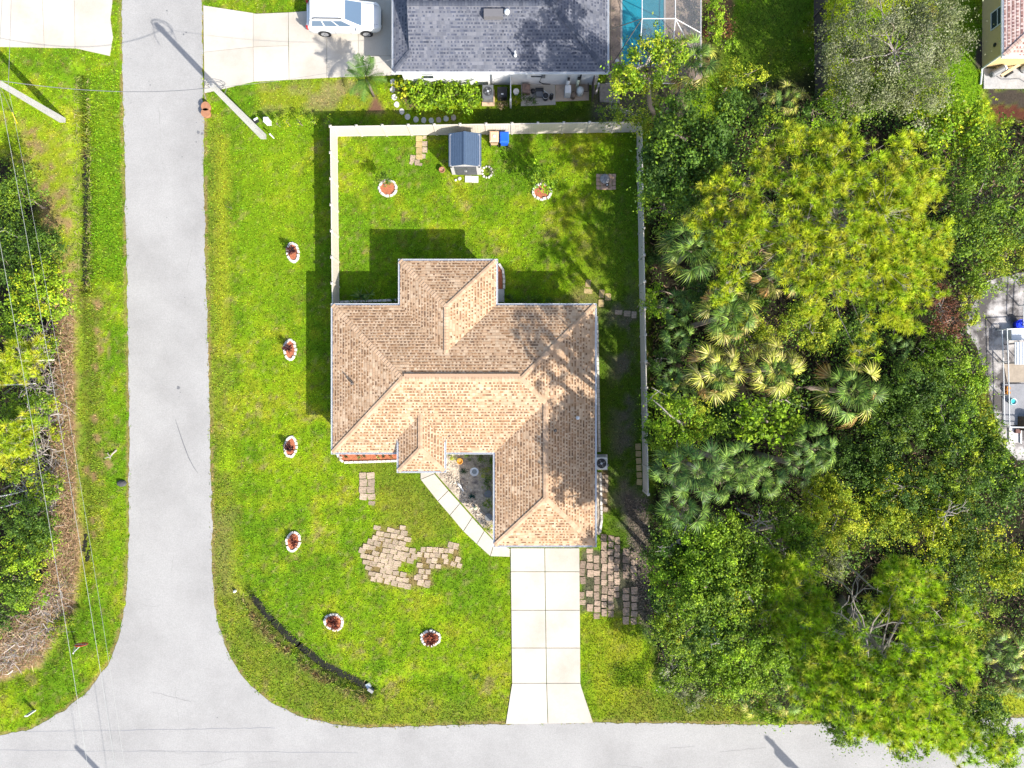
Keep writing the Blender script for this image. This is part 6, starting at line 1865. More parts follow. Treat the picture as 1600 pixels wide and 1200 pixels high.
def tree(px, py, H, r, pal, label, cat="tree", name="broadleaf_tree", leaf=.16, dens=1.0, lobes=None, rz=None, base=None, seed=0, bark=None, group=None, clump=.30, mix=None, bare=0, flat=.5,
         aspect=.55, limbs=9, trunk_r=None):
    """px, py: where the top of the crown shows; H: height of the crown top; r: crown radius in metres."""
    rng = np.random.default_rng(500 + seed)
    rr = random.Random(500 + seed)
    rz = rz or min(r * .8, H * .55)
    cz = H - rz
    cx, cy = G(px, py, cz + rz * .6)
    bx, by = (cx, cy) if base is None else G(*base)
    if px > 1012 and bx < 9.8 and -21 < by < 17:      # rooted on the woods' side of the fence, leaning out over it
        bx = 9.8 + rr.uniform(0, 2.4)
    t = thing(name, label, cat, (bx, by, 0), group)
    lobes = lobes or [(0, 0, 1.0, 0)]
    arr, cc = [], []
    for (dx, dy, k, dz) in lobes:
        V, F, C, Cc = crown_arrays(rng, (cx + dx, cy + dy, cz + dz), r * k, r * k * rr.uniform(.85, 1.1), rz * (k ** .5), pal, leaf, dens, clump, aspect, flat, mix)
        arr.append((V, F, C)); cc.append(Cc)
    V, F, C = merge(arr)
    V[:, 2] = np.maximum(V[:, 2], .03)
    cc = np.concatenate(cc)
    tr = trunk_r or (.02 + .016 * H)
    tb = MB()
    top = Vector((cx, cy, cz + rz * .1))
    tb.tube(limb_pts((bx, by, -.2), top, rr, 4, .06), [tr, tr * .85, tr * .75, tr * .65, tr * .5], 7)
    mid = Vector((bx, by, 0)).lerp(top, .6)
    for i in range(limbs):
        q = Vector(cc[rr.randrange(len(cc))])
        tb.tube(limb_pts(mid.lerp(top, rr.random()), q, rr, 4), [tr * .42, tr * .34, tr * .26, tr * .18, tr * .08], 5)
    part("trunk", tb.mesh("trunk", bark or M_bark, True), t)
    part("crown", np_mesh("crown", V, F, C, M_leaf), t)
    if bare:
        bb = MB()
        for i in range(bare):
            q = Vector(cc[rr.randrange(len(cc))])
            d = Vector((rr.uniform(-1, 1), rr.uniform(-1, 1), rr.uniform(.1, .9))).normalized()
            e = q + d * rr.uniform(.5, 1.2) * (.3 + .25 * r)
            pts = limb_pts(top, q, rr, 3) + [q.lerp(e, .5), e]
            bb.tube(pts, [tr * .3, tr * .25, tr * .2, tr * .16, tr * .1, tr * .04][:len(pts)], 4)
            for j in range(3):
                s = q.lerp(e, rr.uniform(.2, .9))
                bb.tube([s, s + Vector((rr.uniform(-1, 1), rr.uniform(-1, 1), rr.uniform(-.1, .6))) * rr.uniform(.3, .7)], [tr * .1, tr * .03], 4)
        part("bare_twigs", bb.mesh("bare_twigs", M_deadwood), t)
    return t

# pines: whorled limbs carrying tufts of long needles
def tufts_mesh(T, A, rng, L=.34, k=22, cols=None, w=.036):
    n = len(T)
    d = norm(np.repeat(A, k, axis=0) * rng.uniform(.15, 1.1, (n * k, 1)) + norm(rng.normal(size=(n * k, 3))) * .85)
    l = L * rng.uniform(.65, 1.15, n * k) * np.repeat(rng.uniform(.75, 1.2, n), k)
    P = np.repeat(T, k, axis=0)
    s = norm(np.cross(d, rng.normal(size=(n * k, 3)))) * w / 2
    V = np.stack([P - s, P + s, P + d * l[:, None] - np.array([0, 0, .06]) * l[:, None]], axis=1).reshape(-1, 3)
    p = np.array(cols)
    base = p[rng.integers(0, len(p), n)] * rng.normal(1, .15, (n, 1)).clip(.6, 1.4)
    c = np.repeat(base, k, axis=0) * rng.normal(1, .18, (n * k, 1)).clip(.5, 1.6)
    C = np.repeat(c, 3, axis=0) * np.tile([[.55], [.55], [1.3]], (n * k, 1))  # dark feet, bright tips: shade inside the tuft put into needle colour
    return V, np.arange(n * k * 3).reshape(-1, 3), C

PINEC = [(0.448, 0.543, 0.017), (0.519, 0.578, 0.026), (0.354, 0.496, 0.017), (0.531, 0.531, 0.041), (0.248, 0.378, 0.017)]
PINEG = [(0.325, 0.504, 0.013), (0.392, 0.571, 0.016), (0.459, 0.594, 0.02), (0.224, 0.381, 0.016), (0.538, 0.56, 0.056)]
def pine(base, top, H, r, label, cols, seed, nc=260, lo=.55, trunk_r=.24, tuftL=.40, ell=(1, 1), lobes=None, per=4, nlimb=15, hole=.10):
    """base: foot of the trunk (pixels on the ground); top: where the crown's middle shows; r: crown radius in metres. Limbs leave the trunk above lo * H;
    sprays of needle tufts stand on twigs all over a broken, lobed crown."""
    rng = np.random.default_rng(900 + seed)
    rr = random.Random(900 + seed)
    B = Vector((*G(*base), -.2))
    Tp = Vector((*G(*top, H - .5), H - .5))
    t = thing("pine_tree", label, "pine tree", (B.x, B.y, 0), "pine trees")
    tb = MB()
    tpts = [B.lerp(Tp, s) + Vector((rr.uniform(-.15, .15), rr.uniform(-.15, .15), 0)) for s in np.linspace(0, 1, 9)]
    tpts[0], tpts[-1] = B, Tp
    tb.tube(tpts, list(np.linspace(trunk_r, .03, 9)), 8)
    part("trunk", tb.mesh("trunk", M_bark_grey, True), t)
    lb = MB()
    # limbs
    limbs = []
    for i in range(nlimb):
        s = lo + (.96 - lo) * (i + .5) / nlimb
        az = i * 2.39996 + rr.uniform(-.35, .35)
        L = r * (1.0 - .55 * max(0, (s - .68) / .32)) * rr.uniform(.6, .82)
        p0 = B.lerp(Tp, s)
        P = [p0]
        for u in (.25, .5, .75, 1):
            P.append(p0 + Vector((math.cos(az) * ell[0] * L * u, math.sin(az) * ell[1] * L * u, L * (.10 * u + .10 * u * u))) + Vector((rr.uniform(-1, 1), rr.uniform(-1, 1), rr.uniform(-.5, .5))) * .10 * L * u)
        lb.tube(P, [.060, .048, .036, .024, .012][:5], 5)
        limbs.append(P)
    lobes = lobes or [(math.cos(a) * r * .45, math.sin(a) * r * .45, .55) for a in [rr.uniform(0, 6.28) + k * 1.2566 for k in range(5)]] + [(0, 0, .7)]
    for dx, dy, k in lobes:                     # a limb of its own for every far lobe of the crown
        if math.hypot(dx, dy) > .45 * r:
            p0 = B.lerp(Tp, rr.uniform(lo, .85))
            e = Vector((Tp.x + dx * ell[0], Tp.y + dy * ell[1], H - 1.2 - H * .10))
            P = [p0] + [p0.lerp(e, u) + Vector((rr.uniform(-1, 1), rr.uniform(-1, 1), -.6 * math.sin(math.pi * u))) * .06 * (e - p0).length for u in (.25, .5, .75)] + [e]
            lb.tube(P, [.065, .052, .040, .028, .014], 5)
            limbs.append(P)
    segs = [(P[i].lerp(P[i + 1], f)) for P in limbs for i in range(1, 4) for f in (.0, .33, .66, 1.0)] + [B.lerp(Tp, s) for s in (.75, .82, .89, .95, 1.0)]
    S = np.array([tuple(v) for v in segs])
    T, A = [], []
    axis = (Tp - B) / H
    wts = [k * k for _, _, k in lobes]
    made = 0
    while made < nc:
        dx, dy, k = rr.choices(lobes, wts)[0]
        a, q = rr.uniform(0, 6.283), rr.random() ** .5
        x, y = dx + math.cos(a) * q * r * k, dy + math.sin(a) * q * r * k
        x, y = x * ell[0], y * ell[1]
        rad = math.hypot(x / ell[0], y / ell[1]) / r
        if float(vnoise(Tp.x + x, Tp.y + y, .9, 40 + seed)) < .24:
            continue
        layer = rr.random()
        z = H - .3 - H * .12 * min(1.15, rad) ** 1.7 - (layer ** 2) * H * .10 + rr.uniform(-.35, .35)
        made += 1
        c = Vector((Tp.x + x, Tp.y + y, z))
        d = np.linalg.norm((S - np.array([c.x, c.y, c.z])) * np.array([1, 1, 1.3]), axis=1)
        s = Vector(S[int(np.argmin(d))])
        m = s.lerp(c, .55) + Vector((rr.uniform(-.1, .1), rr.uniform(-.1, .1), -.1))
        lb.tube([s, m, c], [.022, .014, .007], 3)
        out = Vector((x, y, .5 * r + .01)).normalized()
        for j in range(per):
            w = c + Vector((rr.gauss(0, .25), rr.gauss(0, .25), rr.gauss(0, .12)))
            lb.tube([m.lerp(c, .6), w], [.011, .006], 3)
            T.append(w)
            A.append((out * .6 + Vector((rr.uniform(-.4, .4), rr.uniform(-.4, .4), .8))).normalized())
    part("branches", lb.mesh("branches", M_bark_grey), t)
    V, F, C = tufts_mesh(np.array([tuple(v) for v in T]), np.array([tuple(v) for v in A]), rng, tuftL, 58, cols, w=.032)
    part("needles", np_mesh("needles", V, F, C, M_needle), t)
    return t

# fan palms: every frond an object of its own
def frond_mesh(name, cols, seed, R=.92, stalk=1.12, n=19, droop=.50, arc=3.3):
    rr = random.Random(seed)
    mb = MB()
    # leaf stalk along +x, arching; blade fans from its end
    pts = [(0, 0, 0), (stalk * .5, 0, .06), (stalk, 0, .02)]
    mb.tube(pts, [.026, .02, .014], 4, (.10, .14, .03))
    hx, hz = stalk, .02
    for i in range(n):
        t = (i / (n - 1)) * 2 - 1
        a = t * arc / 2 * 1.05 + rr.uniform(-.03, .03)
        L = R * (1 - .18 * abs(t) ** 2) * rr.uniform(.88, 1.06)
        w = .068 * rr.uniform(.75, 1.1) * R
        c = rr.choice(cols)
        k = (.55, 1.45, .95)[i % 3] * rr.uniform(.8, 1.2)  # light and shade of the folds put into alternating segment colours
        c1 = tuple(v * k for v in c)
        ca, sa = math.cos(a), math.sin(a)
        prev = None
        row = []
        for (u, ww) in ((.04, .35), (.33, 1.05), (.68, .62), (1.0, .05)):
            x, y = hx + ca * L * u * (1 - .10 * u * u), sa * L * u * (1 - .10 * u * u)
            z = hz + .10 * L * abs(t) * u - droop * L * u ** 2.4 * rr.uniform(.7, 1.25) + .04 * (1 if i % 2 else -1) * u * (1 - u)
            row += [(x - sa * w * ww / 2, y + ca * w * ww / 2, z), (x + sa * w * ww / 2, y - ca * w * ww / 2, z + .012)]
        mb.add(row, [(2 * j, 2 * j + 1, 2 * j + 3, 2 * j + 2) for j in range(3)], c1)
    return mb.mesh(name, M_frond)
FG = [(.115, .200, .026), (.150, .240, .032), (.200, .290, .055), (.075, .145, .026)]
FB = [(.058, .130, .024), (.085, .165, .028), (.135, .205, .045), (.040, .088, .020)]
FY = [(.300, .320, .040), (.370, .370, .060), (.230, .275, .035), (.420, .370, .120)]
FD = [(.34, .21, .06), (.30, .16, .06), (.38, .28, .11)]
FR = {'g': [frond_mesh("frond", FG, s, droop=d) for s, d in ((1, .45), (2, .7), (3, .58))],
      'b': [frond_mesh("frond", FB, s, droop=d) for s, d in ((4, .35), (5, .5), (6, .62))],
      'y': [frond_mesh("frond", FY, s, droop=d) for s, d in ((7, .5), (8, .75), (9, .6))],
      'd': [frond_mesh("frond", FD, s, droop=d, arc=1.6) for s, d in ((10, .9), (11, 1.0))]}
FS = {k: [frond_mesh("frond", c, s, R=.95, stalk=.45, droop=d) for s, d in ((31, .25), (32, .4))] for k, c in (('g', FG), ('b', FB), ('y', FY), ('d', FD))}
M_palmtrunk = mat("palm_trunk", (.19, .15, .12), .95, noise=(8, .4), bump=(14, .9))
def palm(px, py, H, R, kinds, label, n=26, seed=0, name="fan_palm", base=None, group="fan palms in the thicket", cat="palm tree", lowfrac=.45, trunk=True, tr=.16):
    """px, py: heart of the palm as it shows; H: height of the heart; R: radius of the head in metres; kinds: letters for frond colours, young to old."""
    rr = random.Random(300 + seed)
    hx, hy = G(px, py, H)
    bx, by = (hx + rr.uniform(-.3, .3), hy + rr.uniform(-.3, .3)) if base is None else G(*base)
    if px > 1012 and bx < 9.8 and -21 < by < 17:
        bx = 9.8 + rr.uniform(0, 2.4)
    t = thing(name, label, cat, (bx, by, 0), group)
    if trunk:
        tb = MB()
        rise = [(bx, by, -.2), (bx * .7 + hx * .3, by * .7 + hy * .3, H * .35), (hx, hy, H - .05)]
        tb.tube(rise, [tr * 1.2, tr, tr * .95], 9)
        bt = MB()
        for k in range(10):
            a = k * 2.4
            z = H - .15 - .09 * k
            bt.tube([(hx + math.cos(a) * tr, hy + math.sin(a) * tr, z - .2), (hx + math.cos(a) * (tr + .14), hy + math.sin(a) * (tr + .14), z + .12)], [.06, .02], 4)
        part("trunk", tb.mesh("trunk", M_palmtrunk, True), t)
        part("leaf_bases", bt.mesh("leaf_bases", M_palmtrunk), t)
    for i in range(n):
        u = (i + rr.random() * .6) / n
        az = i * 2.39996 + rr.uniform(-.25, .25)
        el = 1.02 - 1.42 * u ** (1 - lowfrac * .4) + rr.uniform(-.14, .14)
        k = kinds[min(len(kinds) - 1, int(u * len(kinds) + rr.uniform(-.3, .3)))] if u > .02 else kinds[0]
        me = rr.choice(FS[k] if (u < .5 and i % 2) else FR[k])
        s = R / 2.0 * rr.uniform(.88, 1.12) * (.62 + .46 * min(1, u * 1.35))
        o = part("frond", me, t, loc=(hx - bx, hy - by, H), rot=(rr.uniform(-.55, .55), -el, az), scale=(s, s, s))
    return t

def feather_palm(px, py, H, L, n, label, base, seed):
    rr = random.Random(seed)
    hx, hy = G(px, py, H)
    bx, by = G(*base)
    t = thing("feather_palm", label, "palm tree", (bx, by, 0))
    part("trunk", MB().tube([(bx, by, -.1), (bx * .5 + hx * .5, by * .5 + hy * .5, H * .5), (hx, hy, H)], [.10, .085, .07], 8).mesh("trunk", M_palmtrunk, True), t)
    ms = []
    for s in range(3):
        mb = MB()
        r2 = random.Random(seed + s)
        ang = lambda u: (L * u * (1 - .12 * u * u), L * (.10 * u - .42 * u * u))
        mb.tube([(ang(u)[0], 0, ang(u)[1]) for u in (0, .25, .5, .75, 1)], [.02, .016, .012, .008, .004], 4, (.12, .16, .03))
        for k in range(26):
            u = .12 + .86 * k / 25
            x, z = ang(u)
            l = .42 * math.sin(math.pi * (.12 + .8 * u)) + .08
            for sd in (-1, 1):
                c = r2.choice([(.065, .15, .025), (.09, .18, .03), (.12, .21, .05)])
                e = (x + l * .55, sd * l * .85, z - l * r2.uniform(.1, .35))
                mb.add([(x - .018, 0, z), (x + .022, 0, z), (x + (e[0] - x) * .6 + .02, e[1] * .6, z + (e[2] - z) * .35), e], [(0, 1, 2, 3)], c)
        ms.append(mb.mesh("frond", M_frond))
    for i in range(n):
        u = (i + .5) / n
        part("frond", ms[i % 3], t, loc=(hx - bx, hy - by, H), rot=(rr.uniform(-.2, .2), -(1.25 - 1.35 * u), i * 2.39996 + rr.uniform(-.2, .2)), scale=(rr.uniform(.85, 1.1),) * 3)
    return t

def dead_tree(px, py, H, label, seed, spread=1.4, base=None, name="dead_branch", n=7, cat="dead branch"):
    rr = random.Random(seed)
    x, y = G(px, py, H)
    bx, by = G(*base) if base else (x - rr.uniform(-.6, .6), y - rr.uniform(-.6, .6))
    t = thing(name, label, cat, (bx, by, 0))
    mb = MB()
    top = Vector((x, y, H))
    mb.tube(limb_pts((bx, by, 0), top, rr, 4, .05), [.07, .06, .05, .04, .03], 5)
    for i in range(n):
        s = Vector((bx, by, 0)).lerp(top, rr.uniform(.8, 1))
        a = rr.uniform(0, 6.28)
        e = s + Vector((math.cos(a), math.sin(a), rr.uniform(-.1, .6))) * spread * rr.uniform(.5, 1)
        P = limb_pts(s, e, rr, 4, .12)
        mb.tube(P, [.034, .028, .022, .016, .007], 4)
        for j in range(4):
            q = P[rr.randrange(1, 5)]
            mb.tube([q, q + Vector((math.cos(a + rr.uniform(-1.2, 1.2)), math.sin(a + rr.uniform(-1.2, 1.2)), rr.uniform(-.2, .5))) * spread * rr.uniform(.15, .4)], [.014, .006], 3)
    part("branch", mb.mesh("branch", M_deadwood), t)
    return t

# ------------------------------------------------------------------ the thicket: big trees
# neighbour's yard and the corner behind the vinyl fence
tree(1088, 212, 13.0, 2.75, 'dark', "big dark green broadleaf tree at the top corner of the vinyl fence", rz=3.4, leaf=.19, lobes=[(0, 0, .8, 0), (.9, 1.6, .6, .2), (-1.0, -1.0, .6, -.4), (.3, -2.0, .6, -.6), (1.2, -.6, .5, -.2)], seed=1, mix=('mid', .25), dens=1.3)
tree(1040, 318, 4.6, 1.5, 'mid', "mid green bush between the dark corner tree and the tallest side palm", "shrub", "shrub", leaf=.16, seed=2, mix=('dark', .4))
tree(1012, 92, 10.5, 1.75, 'bright', "leafy yellow-green small tree overhanging the pool screen", leaf=.17, seed=3, lobes=[(0, 0, .8, 0), (1.3, .5, .6, .1), (-1.0, -.7, .55, -.2), (.2, 1.3, .45, .1)], mix=('yellow', .5), dens=1.1, bare=4, base=(1014, 186))
tree(985, 168, 3.4, 1.35, 'yellow', "sparse yellowish tree with pale branches by the timber landing", leaf=.13, dens=.5, seed=4, lobes=[(0, 0, .8, 0), (1.2, -.3, .7, 0), (-1.1, -.2, .6, -.2), (.8, -1.0, .5, 0)], bare=10, mix=('mid', .3))
tree(1045, 165, 3.0, .9, 'mid', "small green bush under the leaning palm by the pool", "shrub", "shrub", leaf=.15, seed=5, dens=.7)
tree(1153, 112, 4.0, 1.35, 'yellow', "sunlit yellow-green tree at the edge of the shaded back lawn", leaf=.14, seed=6, lobes=[(0, 0, .7, 0), (1.0, .2, .6, -.1), (-.6, -.6, .6, 0)], dens=.7)
tree(1120, 26, 2.2, .8, 'bright', "green shrub beside the pool cage at the top edge of the picture", "shrub", "shrub", leaf=.12, seed=7, lobes=[(0, 0, .8, 0), (-.2, -1.0, .7, 0), (.2, .9, .8, 0)])
tree(1136, 62, 1.6, .7, 'bright', "low bright shrub below the maroon bush by the pool cage", "shrub", "shrub", leaf=.12, seed=8)
tree(1128, 22, 1.7, .75, 'rust', "maroon-leaved bush in the mulch beside the pool cage", "shrub", "shrub", leaf=.12, seed=9, dens=.7, lobes=[(0, 0, .8, 0), (.3, -.9, .7, 0)])
tree(1112, 50, 1.2, .5, 'rust', "small rust-coloured bush at the corner post of the pool cage", "shrub", "shrub", leaf=.10, seed=10, dens=.6)
palm(1082, 92, 4.6, 2.0, "ggbyd", "leaning fan palm over the pool cage corner with a bare trunk", 24, 1, base=(1052, 172), group=None)
palm(1233, 152, 2.6, 1.35, "gyy", "small sunlit fan palm in front of the shaded back lawn", 12, 2, trunk=False, cat="palm")
palm(1196, 160, 1.8, 1.2, "bb", "dark low palmetto beside the small sunlit palm", 10, 3, trunk=False, cat="palm")
tree(1172, 168, 2.0, 1.0, 'dark', "dark bush at the shaded end of the neighbour's back lawn", "shrub", "shrub", seed=11, dens=.6)
dead_tree(1196, 146, .7, "pale fallen branch with debris on the shaded back lawn's end", 3, .7, n=4)
tree(1210, 195, 3.5, 1.4, 'mid', "leafy green shrub at the foot of the shaded back lawn", "shrub", "shrub", seed=12, mix=('yellow', .3), lobes=[(0, 0, .8, 0), (1.4, -.3, .7, 0)])
tree(1285, 172, 3.2, 1.2, 'dark', "dark shrub at the end of the wooden fence", "shrub", "shrub", seed=13, dens=.8, mix=('bright', .2))
tree(1418, 62, 8.5, 3.6, 'olive', "wide grey-green oak spreading to the tan house at the top", leaf=.13, dens=.62, seed=14, lobes=[(0, 0, .85, 0), (2.4, .9, .6, 0), (-2.2, 1.2, .55, -.4), (-1.4, -1.8, .6, -.4), (1.5, -1.7, .6, -.3), (2.6, 2.4, .5, 0), (-.6, 2.4, .6, 0), (-2.8, -.4, .45, -.5)], bare=8, limbs=14)
tree(1308, 40, 3.2, 1.2, 'lime', "lime-green shrub strip along the sunny side of the wooden fence", "shrub", "shrub", seed=15, lobes=[(0, 0, .7, 0), (0, 1.3, .6, 0), (.2, -1.2, .6, 0)], dens=.7)
tree(1352, 150, 5.0, 1.7, 'mid', "green tree between the grey-green oak and the big yellow pine", seed=16, leaf=.15, mix=('bright', .3), lobes=[(0, 0, .8, 0), (1.6, .2, .6, -.3), (-1.5, .3, .6, -.2)])
tree(1505, 205, 5.2, 2.2, 'bright', "bright green leafy tree below the tan house's downspout", leaf=.22, seed=17, lobes=[(0, 0, .8, 0), (1.7, -.3, .7, -.1), (-1.6, .7, .6, -.1), (-.7, 2.0, .5, .2), (.6, 1.2, .6, 0)], mix=('lime', .35), dens=.9)
tree(1545, 300, 6.0, 2.6, 'mid', "broad green tree filling the picture edge beside the big yellow pine", leaf=.18, seed=18, lobes=[(0, 0, .8, 0), (.8, 2.0, .6, 0), (1.4, -1.8, .65, -.2), (-.8, -2.4, .55, -.4)], mix=('dark', .45))
tree(1588, 400, 4.0, 1.9, 'yellow', "yellow-green bushy tree at the picture edge above the sandy yard", leaf=.14, seed=19, lobes=[(0, 0, .8, 0), (-1.2, .9, .6, 0)], mix=('mid', .3))
tree(1555, 425, 3.2, 1.3, 'mid', "green bush at the upper corner of the sandy yard", "shrub", "shrub", seed=20)
tree(1478, 478, 3.4, 1.35, 'rust', "dead rust-brown vine mass beside the sandy yard, the larger one", "shrub", "dead_shrub", leaf=.12, seed=21, lobes=[(0, 0, .7, 0), (.4, -1.0, .6, 0), (-.2, .8, .5, 0)], dens=.6, bare=6)
tree(1482, 528, 2.8, .95, 'rust', "dead rust-brown bush at the tip of the yellow pine, the smaller one", "shrub", "dead_shrub", leaf=.12, seed=22, dens=.55, bare=5)
tree(1518, 462, 2.4, 1.0, 'yellow', "yellow-green bush between the rusty vines and the sand", "shrub", "shrub", leaf=.12, seed=23, lobes=[(0, 0, .7, 0), (.3, -1.3, .6, 0)])
# pines
def lobes_px(c, k, r, L):
    return [((x - c[0]) / k, -(y - c[1]) / k, q / k / r) for x, y, q in L]
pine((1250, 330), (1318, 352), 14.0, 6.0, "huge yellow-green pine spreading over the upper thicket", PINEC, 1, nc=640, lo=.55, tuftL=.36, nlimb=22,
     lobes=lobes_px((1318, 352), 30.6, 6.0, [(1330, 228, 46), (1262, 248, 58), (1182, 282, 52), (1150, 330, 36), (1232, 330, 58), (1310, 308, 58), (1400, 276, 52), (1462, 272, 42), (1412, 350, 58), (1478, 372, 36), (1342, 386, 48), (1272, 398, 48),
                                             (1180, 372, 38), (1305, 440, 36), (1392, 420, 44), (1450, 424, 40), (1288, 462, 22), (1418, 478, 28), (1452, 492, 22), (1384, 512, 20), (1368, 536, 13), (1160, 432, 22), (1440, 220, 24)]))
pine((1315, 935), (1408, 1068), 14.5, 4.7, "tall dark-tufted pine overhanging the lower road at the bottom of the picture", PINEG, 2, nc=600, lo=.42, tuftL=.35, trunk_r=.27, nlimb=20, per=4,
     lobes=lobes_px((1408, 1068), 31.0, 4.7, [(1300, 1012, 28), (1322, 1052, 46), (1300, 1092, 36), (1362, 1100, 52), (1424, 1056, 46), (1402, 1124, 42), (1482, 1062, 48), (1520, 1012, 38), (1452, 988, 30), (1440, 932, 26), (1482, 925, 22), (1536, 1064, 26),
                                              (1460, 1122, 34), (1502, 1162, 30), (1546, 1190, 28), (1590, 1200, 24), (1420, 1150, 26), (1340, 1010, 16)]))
pine((1180, 880), (1240, 950), 11.5, 2.7, "rounder green pine beside the grey trunk of the tall pine", PINEG, 3, nc=150, lo=.45, trunk_r=.16, nlimb=12)
pine((1385, 895), (1440, 935), 11.0, 1.9, "narrow pine behind the tall pine's trunk", PINEG, 4, nc=60, lo=.5, trunk_r=.14, nlimb=9)
# fan palms along the side fence and through the thicket
palm(1082, 388, 5.0, 2.35, "ggbgyb", "largest fan palm beside the side fence, green with a yellow heart", 26, 10)
palm(1078, 338, 3.0, 1.6, "bbb", "dark shaded fan palm just above the largest side palm", 14, 11)
palm(1140, 492, 9.0, 1.95, "ggggyyd", "tall fan palm with yellowing skirt below the largest side palm", 24, 12)
palm(1222, 428, 8.0, 1.75, "gggyyd", "fan palm half under the pine's bare limbs, orange dead fronds below", 22, 13)
palm(1120, 582, 9.0, 1.85, "gyyyyd", "bright yellow-green fan palm level with the tan roof's ridge", 24, 14)
palm(1213, 575, 9.0, 1.8, "gyyyyd", "straw-yellow fan palm paired with another on its house side", 24, 15)
palm(1333, 612, 8.0, 2.15, "ggggyd", "lone fan palm with radiating pale fronds deep in the thicket", 24, 16)
PM = [(1062, 478, 3.6, 'bbb', "dark palmetto right below the largest side palm"), (1084, 465, 3.2, 'bb', "small dark palmetto between the two tall side palms"), (1060, 528, 3.8, 'bbg', "dark blue-green palmetto by the fence's fan-shaped weed"),
      (1052, 585, 4.0, 'bbg', "glossy palmetto beside the fence at the height of the yellow palms"), (1048, 622, 4.2, 'gbg', "feathery green palmetto under the bright yellow palm"), (1075, 618, 4.4, 'gyb', "green palmetto touching the skirt of the bright yellow palm")]
for i, (x, y, H, k, lab) in enumerate(PM):
    palm(x, y, H, 1.35, k, lab, 13, 30 + i, name="palmetto", group="dark palmettos along the side fence", cat="palmetto", trunk=False)
CL = [(1058, 738, 11.5, 1.6, 'bbg', "outermost dark palm head of the clump at the lower end of the side fence"), (1092, 738, 12.0, 1.75, 'bbb', "big blue-green palm head in the centre of the lower clump"), (1128, 752, 10.5, 1.5, 'gbg', "palm head at the middle of the lower clump, between two larger ones"),
      (1160, 728, 10.5, 1.6, 'ggb', "pale-centred palm head in the upper part of the lower clump"), (1188, 748, 10.2, 1.55, 'gbg', "green palm head on the woods side of the lower clump"), (1070, 790, 11.5, 1.6, 'bbg', "dark palm head at the bottom of the lower clump near the fence end"),
      (1250, 728, 7.6, 1.4, 'bbg', "separate dark palm head halfway to the lone thicket palm"), (1275, 700, 8.0, 1.7, 'bgg', "broad dark palm head below the lone thicket palm"), (1095, 830, 9.5, 1.45, 'bbg', "blue-grey palm half buried in shrubs under the lower clump")]
for i, (x, y, H, R, k, lab) in enumerate(CL):
    palm(x, y, H, R, k, lab, 15, 50 + i, group="palm heads of the lower clump", lowfrac=.2)
palm(1180, 1098, 2.2, 1.35, "yyg", "yellowish palmetto leaning over the grass edge by the lower road", 12, 70, name="palmetto", trunk=False, cat="palmetto", group=None)
palm(1232, 1092, 3.0, 1.5, "gyg", "pale green palmetto between the lower road and the tall pine", 14, 71, name="palmetto", trunk=False, cat="palmetto", group=None)
palm(1568, 1015, 3.6, 1.6, "ggy", "feathery palm at the picture edge beside the tall pine", 18, 72, group=None)
palm(1588, 1062, 2.8, 1.4, "ygy", "straw-coloured palm at the picture edge above the lower road", 14, 73, group=None)
palm(1022, 985, 1.5, .9, "bg", "small palmetto at the shady edge of the brown pavers", 9, 74, name="palmetto", trunk=False, cat="palmetto", group=None)
palm(1410, 545, 2.6, 1.1, "bg", "small grey-green palm in the dark hollow under the pine", 11, 75, name="palmetto", trunk=False, cat="palmetto", group=None)
feather_palm(572, 122, 2.5, 1.5, 16, "small feathery palm with a shadow on the neighbour's driveway", (584, 150), 5)
spiky(571, 107, 2.0, .6, 30, [(.05, .13, .03), (.08, .17, .04)], "spiky-headed stem plant at the corner of the neighbour's driveway", "plant", "yucca", w=.06, seed=90, rise=(-.2, 1.3))

